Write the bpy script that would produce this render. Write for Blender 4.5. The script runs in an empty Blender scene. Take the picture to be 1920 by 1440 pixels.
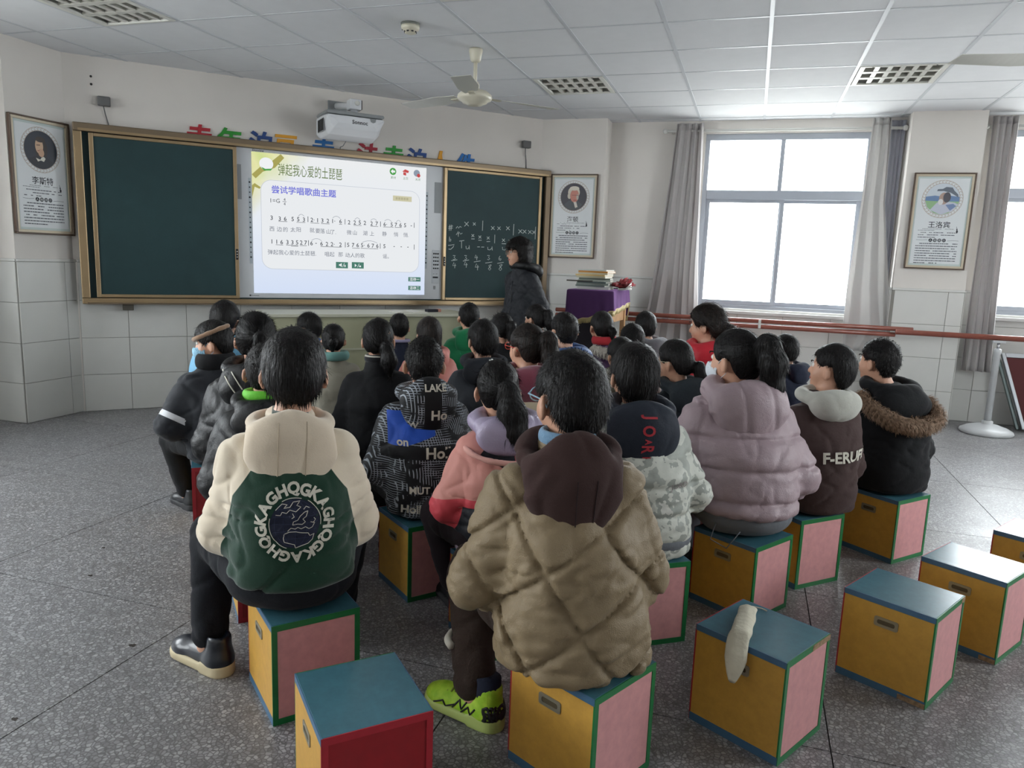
import bpy, bmesh, math, random
import numpy as np
from mathutils import Matrix, Vector
from mathutils.bvhtree import BVHTree

scene = bpy.context.scene
COL = scene.collection
random.seed(7)
rng = np.random.default_rng(11)
PI = math.pi

# ------------------------------------------------------------------ camera
cam_d = bpy.data.cameras.new('camera')
cam = bpy.data.objects.new('camera', cam_d); COL.objects.link(cam)
cam_d.sensor_fit = 'HORIZONTAL'; cam_d.sensor_width = 36.0; cam_d.lens = 36.0 * 1391.9 / 1920.0
cam_d.clip_start = 0.05; cam_d.clip_end = 60
_yaw, _pit, _rol = -0.305005, -0.1664294, 0.0372646
_f = Vector((math.sin(_yaw) * math.cos(_pit), math.cos(_yaw) * math.cos(_pit), math.sin(_pit)))
_r = Vector((math.cos(_yaw), -math.sin(_yaw), 0)); _u = _r.cross(_f)
_r2 = _r * math.cos(_rol) + _u * math.sin(_rol); _u2 = _u * math.cos(_rol) - _r * math.sin(_rol)
cam.matrix_world = Matrix(((_r2.x, _u2.x, -_f.x, 0), (_r2.y, _u2.y, -_f.y, 0), (_r2.z, _u2.z, -_f.z, 1.36), (0, 0, 0, 1)))
scene.camera = cam

# ------------------------------------------------------------------ view, world, window light
vs = scene.view_settings
vs.view_transform = 'Standard'; vs.look = 'None'; vs.gamma = 1.0; vs.use_curve_mapping = False
vs.exposure = 1.25
EV = 2.0 ** vs.exposure
world = bpy.data.worlds.new('overcast_sky'); scene.world = world; world.use_nodes = True
_bg = world.node_tree.nodes['Background']
_bg.inputs[0].default_value = (0.93, 0.97, 1.0, 1); _bg.inputs[1].default_value = 8.0
cy = scene.cycles
cy.use_denoising = True
cy.use_adaptive_sampling = True; cy.adaptive_threshold = 0.07
cy.max_bounces = 6; cy.diffuse_bounces = 3; cy.glossy_bounces = 2; cy.transmission_bounces = 4; cy.transparent_max_bounces = 8
cy.sample_clamp_indirect = 6.0; cy.caustics_reflective = False; cy.caustics_refractive = False

def portal(name, loc, rot, sx, sy):
    l = bpy.data.lights.new(name, 'AREA'); l.shape = 'RECTANGLE'; l.size = sx; l.size_y = sy
    l.cycles.is_portal = True
    o = bpy.data.objects.new(name, l); COL.objects.link(o); o.location = loc; o.rotation_euler = rot
    return o
# the sky reaches the room through the windows of the front wall and of the left wall
portal('window_daylight', (0.2, 8.12, 1.8), (-PI / 2, 0, 0), 1.5, 1.7)
portal('window_daylight', (2.9, 8.12, 1.8), (-PI / 2, 0, 0), 1.6, 1.7)
portal('window_daylight', (-5.62, 1.9, 1.8), (0, -PI / 2, 0), 1.7, 2.2)
portal('window_daylight', (-5.62, -0.75, 1.8), (0, -PI / 2, 0), 1.7, 2.2)
portal('window_daylight', (4.37, 3.6, 1.8), (0, PI / 2, 0), 1.7, 1.8)

# ------------------------------------------------------------------ helpers: materials
def L(r, g=None, b=None):
    if g is None: r, g, b = r
    f = lambda c: (c / 255 / 12.92) if c / 255 <= 0.04045 else ((c / 255 + 0.055) / 1.055) ** 2.4
    return (f(r), f(g), f(b), 1.0)

class NT:
    def __init__(s, m): s.t = m.node_tree; s.n = s.t.nodes
    def new(s, ty, **kw):
        x = s.n.new(ty)
        for k, v in kw.items(): setattr(x, k, v)
        return x
    def link(s, a, b): s.t.links.new(a, b)
    def obj(s): return s.new('ShaderNodeTexCoord').outputs['Object']
    def noise(s, scale, detail=3, rough=.5, vec=None, stretch=None):
        n = s.new('ShaderNodeTexNoise'); n.inputs['Scale'].default_value = scale
        n.inputs['Detail'].default_value = detail; n.inputs['Roughness'].default_value = rough
        v = vec or s.obj()
        if stretch:
            mp = s.new('ShaderNodeMapping'); mp.inputs['Scale'].default_value = stretch; s.link(v, mp.inputs[0]); v = mp.outputs[0]
        s.link(v, n.inputs['Vector']); return n.outputs['Fac']
    def ramp(s, fac, stops, interp='LINEAR'):
        r = s.new('ShaderNodeValToRGB'); cr = r.color_ramp; cr.interpolation = interp
        while len(cr.elements) < len(stops): cr.elements.new(.5)
        for e, (p, c) in zip(cr.elements, stops): e.position = p; e.color = c
        s.link(fac, r.inputs[0]); return r.outputs[0]
    def mix(s, fac, a, b, blend='MIX'):
        m = s.new('ShaderNodeMix', data_type='RGBA', blend_type=blend)
        for i, v in ((0, fac), (6, a), (7, b)):
            if hasattr(v, 'is_linked'): s.link(v, m.inputs[i])
            else: m.inputs[i].default_value = v
        return m.outputs[2]
    def math(s, op, a, b=0.0, clamp=False):
        m = s.new('ShaderNodeMath', operation=op, use_clamp=clamp)
        for i, v in ((0, a), (1, b)):
            if hasattr(v, 'is_linked'): s.link(v, m.inputs[i])
            else: m.inputs[i].default_value = v
        return m.outputs[0]
    def attr(s, name): 
        a = s.new('ShaderNodeAttribute'); a.attribute_name = name; return a.outputs['Fac']
    def sep(s, v):
        x = s.new('ShaderNodeSeparateXYZ'); s.link(v, x.inputs[0]); return x.outputs
    def bump(s, h, strength, dist=.01):
        b = s.new('ShaderNodeBump'); b.inputs['Strength'].default_value = strength; b.inputs['Distance'].default_value = dist
        s.link(h, b.inputs['Height']); s.link(b.outputs[0], s.bsdf.inputs['Normal'])

def base_mat(name, col=(.5, .5, .5, 1), rough=.6, metal=0.0, spec=.5, sheen=0.0, coat=0.0):
    m = bpy.data.materials.new(name); m.use_nodes = True
    nt = NT(m); b = m.node_tree.nodes['Principled BSDF']; nt.bsdf = b
    b.inputs['Base Color'].default_value = col; b.inputs['Roughness'].default_value = rough
    b.inputs['Metallic'].default_value = metal; b.inputs['Specular IOR Level'].default_value = spec
    b.inputs['Sheen Weight'].default_value = sheen; b.inputs['Coat Weight'].default_value = coat
    m.diffuse_color = col
    return m, nt, b

def mat(name, col, rough=.6, metal=0.0, spec=.5, var=None, bump=None, sheen=0.0, coat=0.0):
    m, nt, b = base_mat(name, col, rough, metal, spec, sheen, coat)
    if var:
        f = nt.noise(var[0], 4)
        d = tuple(c * (1 - var[1]) for c in col[:3]) + (1,); l_ = tuple(min(1, c * (1 + var[1])) for c in col[:3]) + (1,)
        nt.link(nt.ramp(f, [(.3, d), (.7, l_)]), b.inputs['Base Color'])
    if bump: nt.bump(nt.noise(bump[0], 4), bump[1], bump[2] if len(bump) > 2 else .004)
    return m

def emit(name, col, strength):
    m = bpy.data.materials.new(name); m.use_nodes = True; n = m.node_tree.nodes; n.remove(n['Principled BSDF'])
    e = n.new('ShaderNodeEmission'); e.inputs[0].default_value = col; e.inputs[1].default_value = strength
    m.node_tree.links.new(e.outputs[0], n['Material Output'].inputs[0]); m.cycles.emission_sampling = 'NONE'; return m

# ------------------------------------------------------------------ helpers: objects and meshes
def link(o, parent=None):
    COL.objects.link(o)
    if parent is not None: o.parent = parent
    return o

def tag(o, label=None, cat=None, group=None, kind=None):
    if label: o['label'] = label
    if cat: o['category'] = cat
    if group: o['group'] = group
    if kind: o['kind'] = kind
    return o

def empty(name, loc=(0, 0, 0), rz=0.0, scale=1.0):
    o = bpy.data.objects.new(name, None); link(o); o.location = loc; o.rotation_euler = (0, 0, rz)
    o.scale = (scale,) * 3; o.empty_display_size = .1
    return o

def mobj(name, me, parent=None, m=None):
    o = bpy.data.objects.new(name, me)
    if m is not None:
        if not me.materials: me.materials.append(m)
        elif me.materials[0] != m: o.material_slots[0].link = 'OBJECT'; o.material_slots[0].material = m
    return link(o, parent)

def np_mesh(name, V, F, smooth=True):
    """fast mesh from numpy arrays; F is (n,3) or (n,4)"""
    me = bpy.data.meshes.new(name); V = np.asarray(V, np.float32); F = np.asarray(F, np.int32)
    n, k = F.shape
    me.vertices.add(len(V)); me.vertices.foreach_set('co', V.ravel())
    me.loops.add(n * k); me.loops.foreach_set('vertex_index', F.ravel())
    me.polygons.add(n); me.polygons.foreach_set('loop_start', np.arange(0, n * k, k, dtype=np.int32))
    me.polygons.foreach_set('loop_total', np.full(n, k, np.int32))
    if smooth: me.polygons.foreach_set('use_smooth', np.ones(n, bool))
    me.update(calc_edges=True)
    return me

def py_mesh(name, V, F, smooth=False):
    me = bpy.data.meshes.new(name); me.from_pydata([tuple(map(float, v)) for v in V], [], [tuple(map(int, f)) for f in F])
    if smooth:
        for p in me.polygons: p.use_smooth = True
    me.update(); return me

_BF = [(0, 3, 2, 1), (4, 5, 6, 7), (0, 1, 5, 4), (1, 2, 6, 5), (2, 3, 7, 6), (3, 0, 4, 7)]
def box_vf(x0, x1, y0, y1, z0, z1):
    return [(x0, y0, z0), (x1, y0, z0), (x1, y1, z0), (x0, y1, z0), (x0, y0, z1), (x1, y0, z1), (x1, y1, z1), (x0, y1, z1)], _BF

def bevel_mesh(me, w, seg=2, angle=.6):
    bm = bmesh.new(); bm.from_mesh(me)
    ed = [e for e in bm.edges if len(e.link_faces) == 2 and e.calc_face_angle() > angle]
    bmesh.ops.bevel(bm, geom=ed, offset=w, segments=seg, affect='EDGES', profile=.5)
    bm.to_mesh(me); bm.free(); return me

def box(name, x0, x1, y0, y1, z0, z1, m, parent=None, bev=0.0, seg=2):
    me = py_mesh(name, *box_vf(x0, x1, y0, y1, z0, z1))
    if bev: bevel_mesh(me, bev, seg)
    return mobj(name, me, parent, m)

def boxes(name, lst, m, parent=None, bev=0.0):
    V, F = [], []
    for b in lst:
        v, f = box_vf(*b); F += [tuple(i + len(V) for i in q) for q in f]; V += v
    me = py_mesh(name, V, F)
    if bev: bevel_mesh(me, bev, 1)
    return mobj(name, me, parent, m)

def tube_vf(pts, r, n=8, closed=False, caps=True):
    pts = np.array(pts, float); m = len(pts)
    r = np.broadcast_to(np.asarray(r, float), (m,)) if np.ndim(r) < 2 else r
    V, F = [], []
    T = np.gradient(pts, axis=0) if not closed else np.roll(pts, -1, 0) - np.roll(pts, 1, 0)
    T /= np.linalg.norm(T, axis=1)[:, None] + 1e-12
    ref = np.array([0, 0, 1.0]) if abs(T[0][2]) < .9 else np.array([1.0, 0, 0])
    u = np.cross(T[0], ref); u /= np.linalg.norm(u)
    for i in range(m):
        u = u - T[i] * (u @ T[i]); u /= np.linalg.norm(u) + 1e-12; w = np.cross(T[i], u)
        for j in range(n):
            a = 2 * PI * j / n; V.append(pts[i] + (u * math.cos(a) + w * math.sin(a)) * r[i])
    k = m if closed else m - 1
    for i in range(k):
        for j in range(n):
            a = i * n + j; b = i * n + (j + 1) % n; c = ((i + 1) % m) * n + (j + 1) % n; d = ((i + 1) % m) * n + j
            F.append((a, b, c, d))
    if caps and not closed:
        F.append(tuple(range(n))[::-1]); F.append(tuple((m - 1) * n + j for j in range(n)))
    return V, F

def tube(name, pts, r, m, parent=None, n=8, closed=False):
    V, F = tube_vf(pts, r, n, closed); return mobj(name, py_mesh(name, V, F, True), parent, m)

def tubes(name, lst, r, m, parent=None, n=6):
    V, F = [], []
    for p in lst:
        v, f = tube_vf(p, r, n); F += [tuple(i + len(V) for i in q) for q in f]; V += list(v)
    return mobj(name, py_mesh(name, V, F, True), parent, m)

def lathe(name, prof, m, parent=None, n=32, smooth=True):
    V, F = [], []
    for r, z in prof:
        for j in range(n): a = 2 * PI * j / n; V.append((r * math.cos(a), r * math.sin(a), z))
    for i in range(len(prof) - 1):
        for j in range(n): F.append((i * n + j, i * n + (j + 1) % n, (i + 1) * n + (j + 1) % n, (i + 1) * n + j))
    F.append(tuple(range(n))[::-1]); F.append(tuple((len(prof) - 1) * n + j for j in range(n)))
    me = py_mesh(name, V, F, smooth)
    return mobj(name, me, parent, m)

def poly_prism(name, pts, y0, y1, m, parent=None, bev=0):
    """polygon in the x-z plane extruded from y0 to y1"""
    n = len(pts); V = [(x, y0, z) for x, z in pts] + [(x, y1, z) for x, z in pts]
    F = [tuple(range(n)), tuple(range(2 * n - 1, n - 1, -1))] + [(i, n + i, n + (i + 1) % n, (i + 1) % n) for i in range(n)]
    me = py_mesh(name, V, F)
    bm = bmesh.new(); bm.from_mesh(me); bmesh.ops.recalc_face_normals(bm, faces=bm.faces); bm.to_mesh(me); bm.free()
    if bev: bevel_mesh(me, bev, 2)
    return mobj(name, me, parent, m)

_txt = {}
def text_vf(body, size, bold=0.0, res=2):
    """glyph outlines as flat triangles/ngons, centred on the origin: (n,2) points, faces"""
    key = (body, bold, res)
    if key not in _txt:
        c = bpy.data.curves.new('glyphs', 'FONT'); c.body = body; c.align_x = 'CENTER'; c.align_y = 'CENTER'
        c.resolution_u = res; c.offset = bold; c.size = 1.0
        o = bpy.data.objects.new('glyphs', c); COL.objects.link(o)
        me = bpy.data.meshes.new_from_object(o.evaluated_get(bpy.context.evaluated_depsgraph_get()))
        V = np.array([v.co[:2] for v in me.vertices]).reshape(-1, 2); F = [tuple(p.vertices) for p in me.polygons]
        if len(V):
            V = V - (V.max(0) + V.min(0)) / 2
        bpy.data.objects.remove(o); bpy.data.curves.remove(c); bpy.data.meshes.remove(me)
        _txt[key] = (V, F)
    V, F = _txt[key]
    return V * size, F

def flat_join(name, items, y, m, parent=None):
    """items: list of ((n,2) points, faces, dx, dz) laid in the x-z plane at depth y"""
    V, F = [], []
    for v, f, dx, dz in items:
        F += [tuple(i + len(V) for i in q) for q in f]; V += [(p[0] + dx, y, p[1] + dz) for p in v]
    o = mobj(name, py_mesh(name, V, F), parent, m)
    if len(items) > 5: o['kind'] = 'stuff'
    return o

def words(name, lst, y, m, parent=None, bold=0.0, sx=1.0, res=2):
    """lst: (text, x, z, size)"""
    it = []
    for s, x, z, size in lst:
        v, f = text_vf(s, size, bold, res); v = v * np.array([sx, 1]); it.append((v, f, x, z))
    return flat_join(name, it, y, m, parent)

def ribbon_vf(pl, w):
    P = np.array(pl, float); T = np.gradient(P, axis=0); T /= np.linalg.norm(T, axis=1)[:, None] + 1e-9
    N = np.stack([-T[:, 1], T[:, 0]], 1) * w / 2
    V = np.concatenate([P + N, P - N]); n = len(P)
    return V, [(i, n + i, n + i + 1, i + 1) for i in range(n - 1)]

def ribbons(name, lines, w, y, m, parent=None):
    return flat_join(name, [ribbon_vf(l, w) + (0, 0) for l in lines], y, m, parent)

def disc_pts(cx, cz, r, n=32, rz=None):
    return [(cx + r * math.cos(2 * PI * i / n), cz + (rz or r) * math.sin(2 * PI * i / n)) for i in range(n)]
def flat_poly(name, polys, y, m, parent=None):
    return flat_join(name, [(np.array(p), [tuple(range(len(p)))], 0, 0) for p in polys], y, m, parent)

def clip_poly(P, lines):
    """clip a polygon (list of xy) by half planes a*x+b*y<=c"""
    for a, b, c in lines:
        out = []
        for i in range(len(P)):
            p, q = P[i], P[(i + 1) % len(P)]
            dp, dq = a * p[0] + b * p[1] - c, a * q[0] + b * q[1] - c
            if dp <= 0: out.append(p)
            if (dp < 0 < dq) or (dq < 0 < dp):
                t = dp / (dp - dq); out.append((p[0] + (q[0] - p[0]) * t, p[1] + (q[1] - p[1]) * t))
        P = out
        if len(P) < 3: return []
    return P
def prism_xy(name, P, z0, z1, m, parent=None):
    n = len(P); V = [(x, y, z0) for x, y in P] + [(x, y, z1) for x, y in P]
    F = [tuple(range(n))[::-1], tuple(range(n, 2 * n))] + [(i, (i + 1) % n, n + (i + 1) % n, n + i) for i in range(n)]
    return mobj(name, py_mesh(name, V, F), parent, m)

# ================================================================== the room
m_plaster = mat('white_plaster', L(224, 219, 213), .9, var=(2.5, .03), bump=(60, .06))
m_tile = mat('pale_glazed_wall_tile', L(216, 216, 212), .3, var=(3, .03))
m_grout = mat('tile_grout', L(150, 148, 142), .9)
m_ceil = mat('mineral_fibre_ceiling_board', L(232, 234, 238), .9, var=(8, .015), bump=(300, .08, .002))
m_rail = mat('white_ceiling_grid_metal', L(206, 210, 216), .45, metal=.0)
m_alu = mat('grey_window_aluminium', L(178, 184, 194), .4, metal=.1)
m_white = mat('white_painted_metal', L(215, 215, 210), .4)
m_black = mat('black_plastic', L(25, 25, 27), .5)
m_void = mat('ceiling_void', L(70, 70, 72), .9)

def terrazzo():
    m, nt, b = base_mat('worn_grey_terrazzo', rough=.38, spec=.55)
    oc = nt.new('ShaderNodeNewGeometry').outputs['Position']
    v = nt.new('ShaderNodeTexVoronoi'); v.inputs['Scale'].default_value = 75; v.inputs['Randomness'].default_value = 1
    nt.link(oc, v.inputs['Vector'])
    e = nt.new('ShaderNodeTexVoronoi', feature='DISTANCE_TO_EDGE'); e.inputs['Scale'].default_value = 75; nt.link(oc, e.inputs['Vector'])
    s = nt.sep(v.outputs['Color'])
    chip = nt.ramp(s[0], [(.0, L(128, 128, 130)), (.35, L(144, 144, 147)), (.7, L(162, 162, 165)), (1, L(180, 180, 183))])
    edge = nt.ramp(e.outputs['Distance'], [(.02, (0, 0, 0, 1)), (.16, (1, 1, 1, 1))])
    c = nt.mix(edge, L(104, 103, 104), chip)
    big = nt.ramp(nt.noise(.9, 5, .6, vec=oc), [(.35, (.86, .84, .82, 1)), (.65, (1, 1, 1, 1))])
    c = nt.mix(1.0, c, big, 'MULTIPLY')
    spots = nt.ramp(nt.noise(9, 2, .5, vec=oc), [(.74, (1, 1, 1, 1)), (.80, (.55, .53, .5, 1))])
    c = nt.mix(.6, c, nt.mix(1.0, c, spots, 'MULTIPLY'))
    nt.link(c, b.inputs['Base Color'])
    r = nt.ramp(nt.noise(2.2, 4, vec=oc), [(.3, (.30, .30, .30, 1)), (.7, (.46, .46, .46, 1))]); nt.link(r, b.inputs['Roughness'])
    return m
m_floor = terrazzo()
m_joint = mat('dark_floor_joint', L(86, 83, 80), .8)

XL, XR, YB, YF = -5.45, 4.2, -2.0, 7.9          # left, right, back and front (window) wall faces
WA = np.array([-5.117, 4.633]); WB = np.array([-2.107, 7.73])   # the slanted board wall
WT = (WB - WA) / np.linalg.norm(WB - WA); WN = np.array([WT[1], -WT[0]]); WLEN = float(np.linalg.norm(WB - WA))
WANG = math.atan2(WT[1], WT[0])
HALF = [(-1, 0, -XL), (1, 0, XR), (0, -1, -YB), (0, 1, YF), (float(-WN[0]), float(-WN[1]), float(-(WN @ WA)))]
CH = 2.78

# floor: cast slabs between dark joint strips
floor = box('floor', XL - .2, XR + .2, YB - .2, YF + .2, -.12, -.012, m_joint); tag(floor, kind='structure')
for i in range(-4, 7):
    for j in range(-4, 6):
        x0 = -1.87 + 1.1 * i; y0 = 2.13 + 1.11 * j; g = .0022
        P = clip_poly([(x0 + g, y0 + g), (x0 + 1.1 - g, y0 + g), (x0 + 1.1 - g, y0 + 1.11 - g), (x0 + g, y0 + 1.11 - g)], HALF)
        if P: prism_xy('floor_slab', P, -.012, 0, m_floor, floor)

m_pit = mat('dark_floor_pit', L(58, 52, 46), .9)
for px_, py_, r_ in ((-1.925, 1.875, .013), (-1.916, 1.434, .010), (-2.512, 2.25, .010), (-2.70, 2.496, .008)):
    P = [(px_ + r_ * (1 + .3 * math.sin(3 * a + px_)) * math.cos(a), py_ + r_ * .7 * (1 + .25 * math.sin(5 * a)) * math.sin(a)) for a in np.linspace(0, 2 * PI, 14, endpoint=False)]
    prism_xy('floor_pit', P, -.002, .0006, m_pit, floor)

# ceiling: boards laid in a metal grid
ceil = box('ceiling', XL - .2, XR + .2, YB - .2, YF + .2, CH + .16, CH + .26, m_void); tag(ceil, kind='structure')
LAMPS = [(-5, -1), (-1, -1), (3, -1), (-1, 3), (3, 3), (-1, -5), (3, -5), (-5, -5)]
xg = lambda i: -1.222 + .6 * i
yg = lambda j: 4.154 + .6 * j
full = None
for i in range(-8, 10):
    for j in range(-11, 7):
        if (i, j) in LAMPS: continue
        g = .010
        Q = [(xg(i) + g, yg(j) + g), (xg(i + 1) - g, yg(j) + g), (xg(i + 1) - g, yg(j + 1) - g), (xg(i) + g, yg(j + 1) - g)]
        P = clip_poly(Q, HALF)
        if not P: continue
        if P == Q:
            if full is None:
                v, f = box_vf(0, .6 - 2 * g, 0, .6 - 2 * g, 0, .015); full = py_mesh('ceiling_board', v, f)
            o = mobj('ceiling_board', full, ceil, m_ceil); o.location = (Q[0][0], Q[0][1], CH + .003)
        else: prism_xy('ceiling_board', P, CH + .003, CH + .018, m_ceil, ceil)
def seg_clip(p, q):
    t0, t1 = 0.0, 1.0
    for a, b, c in HALF:
        d0 = a * p[0] + b * p[1] - c; d1 = a * q[0] + b * q[1] - c
        if d0 > 0 and d1 > 0: return None
        if d0 > 0: t0 = max(t0, d0 / (d0 - d1))
        if d1 > 0: t1 = min(t1, d0 / (d0 - d1))
    if t1 - t0 < 1e-3: return None
    l = lambda t: (p[0] + (q[0] - p[0]) * t, p[1] + (q[1] - p[1]) * t)
    return l(t0), l(t1)
for i in range(-8, 11):
    s = seg_clip((xg(i), YB), (xg(i), YF))
    if s: box('ceiling_rail', xg(i) - .0115, xg(i) + .0115, s[0][1], s[1][1], CH, CH + .02, m_rail, ceil)
for j in range(-11, 8):
    s = seg_clip((XL, yg(j)), (XR, yg(j)))
    if s: box('ceiling_rail', s[0][0], s[1][0], yg(j) - .009, yg(j) + .009, CH + .001, CH + .02, m_rail, ceil)

# walls
def wall(name, lst, parent=None):
    o = boxes(name, lst, m_plaster, parent); tag(o, kind='structure'); return o
WZ = CH + .1
w_left = wall('wall_left', [(XL - .25, XL, YB - .2, -1.85, 0, WZ), (XL - .25, XL, .35, .8, 0, WZ), (XL - .25, XL, 3.0, 4.9, 0, WZ),
                            (XL - .25, XL, -1.85, .35, 0, .95), (XL - .25, XL, -1.85, .35, 2.65, WZ), (XL - .25, XL, .8, 3.0, 0, .95), (XL - .25, XL, .8, 3.0, 2.65, WZ)])
w_back = wall('wall_back', [(XL, XR, YB - .2, YB, 0, WZ)])
w_right = wall('wall_right', [(XR, XR + .25, YB - .2, 2.7, 0, WZ), (XR, XR + .25, 4.5, YF + .2, 0, WZ), (XR, XR + .25, 2.7, 4.5, 0, .95), (XR, XR + .25, 2.7, 4.5, 2.65, WZ)])
WX0, WX1, VX0, VX1 = -.56, .97, 2.05, 3.75
w_front = wall('wall_front', [(-2.6, WX0, YF, YF + .25, 0, WZ), (WX0, WX1, YF, YF + .25, 0, .93), (WX0, WX1, YF, YF + .25, 2.66, WZ),
                              (WX1, VX0, YF, YF + .25, 0, WZ), (VX0, VX1, YF, YF + .25, 0, 1.0), (VX0, VX1, YF, YF + .25, 2.66, WZ), (VX1, XR, YF, YF + .25, 0, WZ)])
# slanted wall behind the board, in its own frame: x along the wall, -y into the room
w_board = empty('wall_board', (WA[0], WA[1], 0), WANG); tag(w_board, kind='structure')
box('plaster', -.35, WLEN + .3, .0, .2, 0, WZ, m_plaster, w_board)
# piers
p_left = wall('wall_pier_left', [(XL - .05, -5.135, 4.125, 4.75, 0, WZ)])
p_mid = wall('wall_pier_middle', [(-2.3, -1.51, 7.655, YF + .05, 0, WZ)])
p_right = wall('wall_pier_right', [(1.235, 1.825, 7.64, YF + .05, 0, WZ)])

# dado of wall tiles, 0.44 x 0.30, each tile its own piece, over grout
tile_full = {}
def dado(parent, origin, ux, length, top=1.21, x_off=0.0, tw=.44, th=.303, z_start=0.0):
    """tiles on a vertical face: origin (x,y) of the run, unit direction ux; the face normal is to the right of ux"""
    ux = np.array(ux, float); nrm = np.array([ux[1], -ux[0]]); ang = math.atan2(ux[1], ux[0])
    gr = py_mesh('grout', *box_vf(0, length, -.004, 0.002, 0, top)); g = mobj('grout', gr, parent, m_grout)
    g.location = (origin[0], origin[1], 0); g.rotation_euler = (0, 0, ang)
    z = z_start; row = 0
    while z < top - .02:
        z1 = min(z + th, top); x = x_off - tw if x_off > 0 else 0.0
        while x < length - .005:
            a, b_ = max(x, 0.0), min(x + tw, length)
            if b_ - a > .012:
                key = (round(b_ - a, 3), round(z1 - z, 3))
                if key not in tile_full:
                    v, f = box_vf(.0018, key[0] - .0018, -.010, 0, .0018, key[1] - .0018)
                    tile_full[key] = bevel_mesh(py_mesh('wall_tile', v, f), .0015, 1)
                o = mobj('wall_tile', tile_full[key], parent, m_tile)
                o.location = (origin[0] + ux[0] * a, origin[1] + ux[1] * a, z); o.rotation_euler = (0, 0, ang)
            x += tw
        z = z1; row += 1
    c = py_mesh('dado_cap', *box_vf(0, length, -.016, 0, top, top + .022)); bevel_mesh(c, .006, 2)
    o = mobj('dado_cap', c, parent, m_tile); o.location = (origin[0], origin[1], 0); o.rotation_euler = (0, 0, ang)
dado(w_board, (0, 0), (1, 0), WLEN, x_off=.344)
dado(p_left, (-5.135, 4.125), (0, 1), .53, x_off=.40)
dado(p_left, (XL, 4.125), (1, 0), .315)
dado(p_mid, (-2.17, 7.655), (1, 0), .66, x_off=.12)
dado(p_mid, (-1.51, 7.655), (0, 1), .245)
dado(w_front, (-1.51, YF), (1, 0), .95, x_off=.10)
dado(w_front, (WX0, YF), (1, 0), WX1 - WX0, top=.93)
dado(w_front, (WX1, YF), (1, 0), .265)
dado(p_right, (1.235, 7.64), (1, 0), .59, x_off=.46)
dado(p_right, (1.825, 7.64), (0, 1), .26)
dado(p_right, (1.235, YF), (0, -1), .26)
dado(w_front, (1.825, YF), (1, 0), VX0 - 1.825)
dado(w_front, (VX0, YF), (1, 0), VX1 - VX0, top=1.0)
dado(w_left, (XL, 3.0), (0, 1), 1.12)

# two drill holes with plugs high on the board wall
for z in (2.634, 2.576):
    o = lathe('wall_plug', [(.009, 0), (.009, .004), (.006, .006)], m_black, w_board, 12); o.rotation_euler = (PI / 2, 0, 0); o.location = (.166, -.001, z)

# windows
def glass_mat():
    m = bpy.data.materials.new('window_glass'); m.use_nodes = True; n = m.node_tree.nodes; n.remove(n['Principled BSDF'])
    t = n.new('ShaderNodeBsdfTransparent'); t.inputs[0].default_value = (.95, .96, .96, 1)
    g = n.new('ShaderNodeBsdfGlossy'); g.inputs['Roughness'].default_value = .05
    x = n.new('ShaderNodeMixShader'); x.inputs[0].default_value = .06
    l = m.node_tree.links; l.new(t.outputs[0], x.inputs[1]); l.new(g.outputs[0], x.inputs[2]); l.new(x.outputs[0], n['Material Output'].inputs[0])
    return m
m_glass = glass_mat()
m_sill = mat('pale_stone_sill', L(205, 204, 202), .4)
def window(name, x0, x1, z0, z1, mid, tr, loc=(0, 0, 0), rz=0.0):
    w = empty(name, loc, rz); tag(w, kind='structure')
    y0, y1 = .03, .09; t = .045
    box('outer_frame', x0, x1, y0, y1, z1 - .06, z1, m_alu, w, .003); box('outer_frame', x0, x1, y0, y1, z0, z0 + .055, m_alu, w, .003)
    box('outer_frame', x0, x0 + t, y0, y1, z0 + .055, z1 - .06, m_alu, w, .003); box('outer_frame', x1 - t, x1, y0, y1, z0 + .055, z1 - .06, m_alu, w, .003)
    box('transom', x0 + t, x1 - t, y0 - .004, y1, tr - .045, tr + .045, m_alu, w, .004)
    box('mullion', mid - .05, mid - .01, y0, y1, tr + .045, z1 - .06, m_alu, w, .003)
    for k, (a, b_, yy) in enumerate(((x0 + t, mid + .03, .045), (mid - .02, x1 - t, .065))):
        s = empty('sash'); s.parent = w
        for nm, q in (('stile', (a, a + .04, yy, yy + .02, z0 + .055, tr - .045)), ('stile', (b_ - .04, b_, yy, yy + .02, z0 + .055, tr - .045)),
                      ('sash_rail', (a + .04, b_ - .04, yy, yy + .02, z0 + .055, z0 + .10)), ('sash_rail', (a + .04, b_ - .04, yy, yy + .02, tr - .075, tr - .045))):
            box(nm, *q, m_alu, s, .002)
        box('pane', a + .04, b_ - .04, yy + .008, yy + .012, z0 + .10, tr - .075, m_glass, s)
    box('pane', x0 + t, mid - .05, .058, .062, tr + .045, z1 - .06, m_glass, w); box('pane', mid - .01, x1 - t, .058, .062, tr + .045, z1 - .06, m_glass, w)
    box('sash_lock', mid + .012, mid + .028, .022, .045, 1.42, 1.50, m_alu, w, .003)
    box('sill', x0 - .02, x1 + .02, -.06, .03, z0 - .035, z0, m_sill, w, .006)
    box('outside_sill', x0, x1, .09, .25, z0 - .02, z0, m_sill, w)
    return w
window('window_1', WX0, WX1, .93, 2.66, .205, 2.075, (0, YF, 0))
window('window_2', VX0, VX1, 1.0, 2.66, 2.90, 2.11, (0, YF, 0))
window('window_3', -1.1, 1.1, .95, 2.65, 0, 2.07, (XL, 1.9, 0), PI / 2)
window('window_4', -1.1, 1.1, .95, 2.65, 0, 2.07, (XL, -.75, 0), PI / 2)
ground = box('unseen_ground_plane', -45, 45, -40, 50, -6.3, -6.1, mat('ground_bounce_grey', L(188, 186, 180), .9, var=(.3, .06))); tag(ground, kind='structure')  # unseen ground, added to limit and tune the upward light on the ceiling
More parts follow.
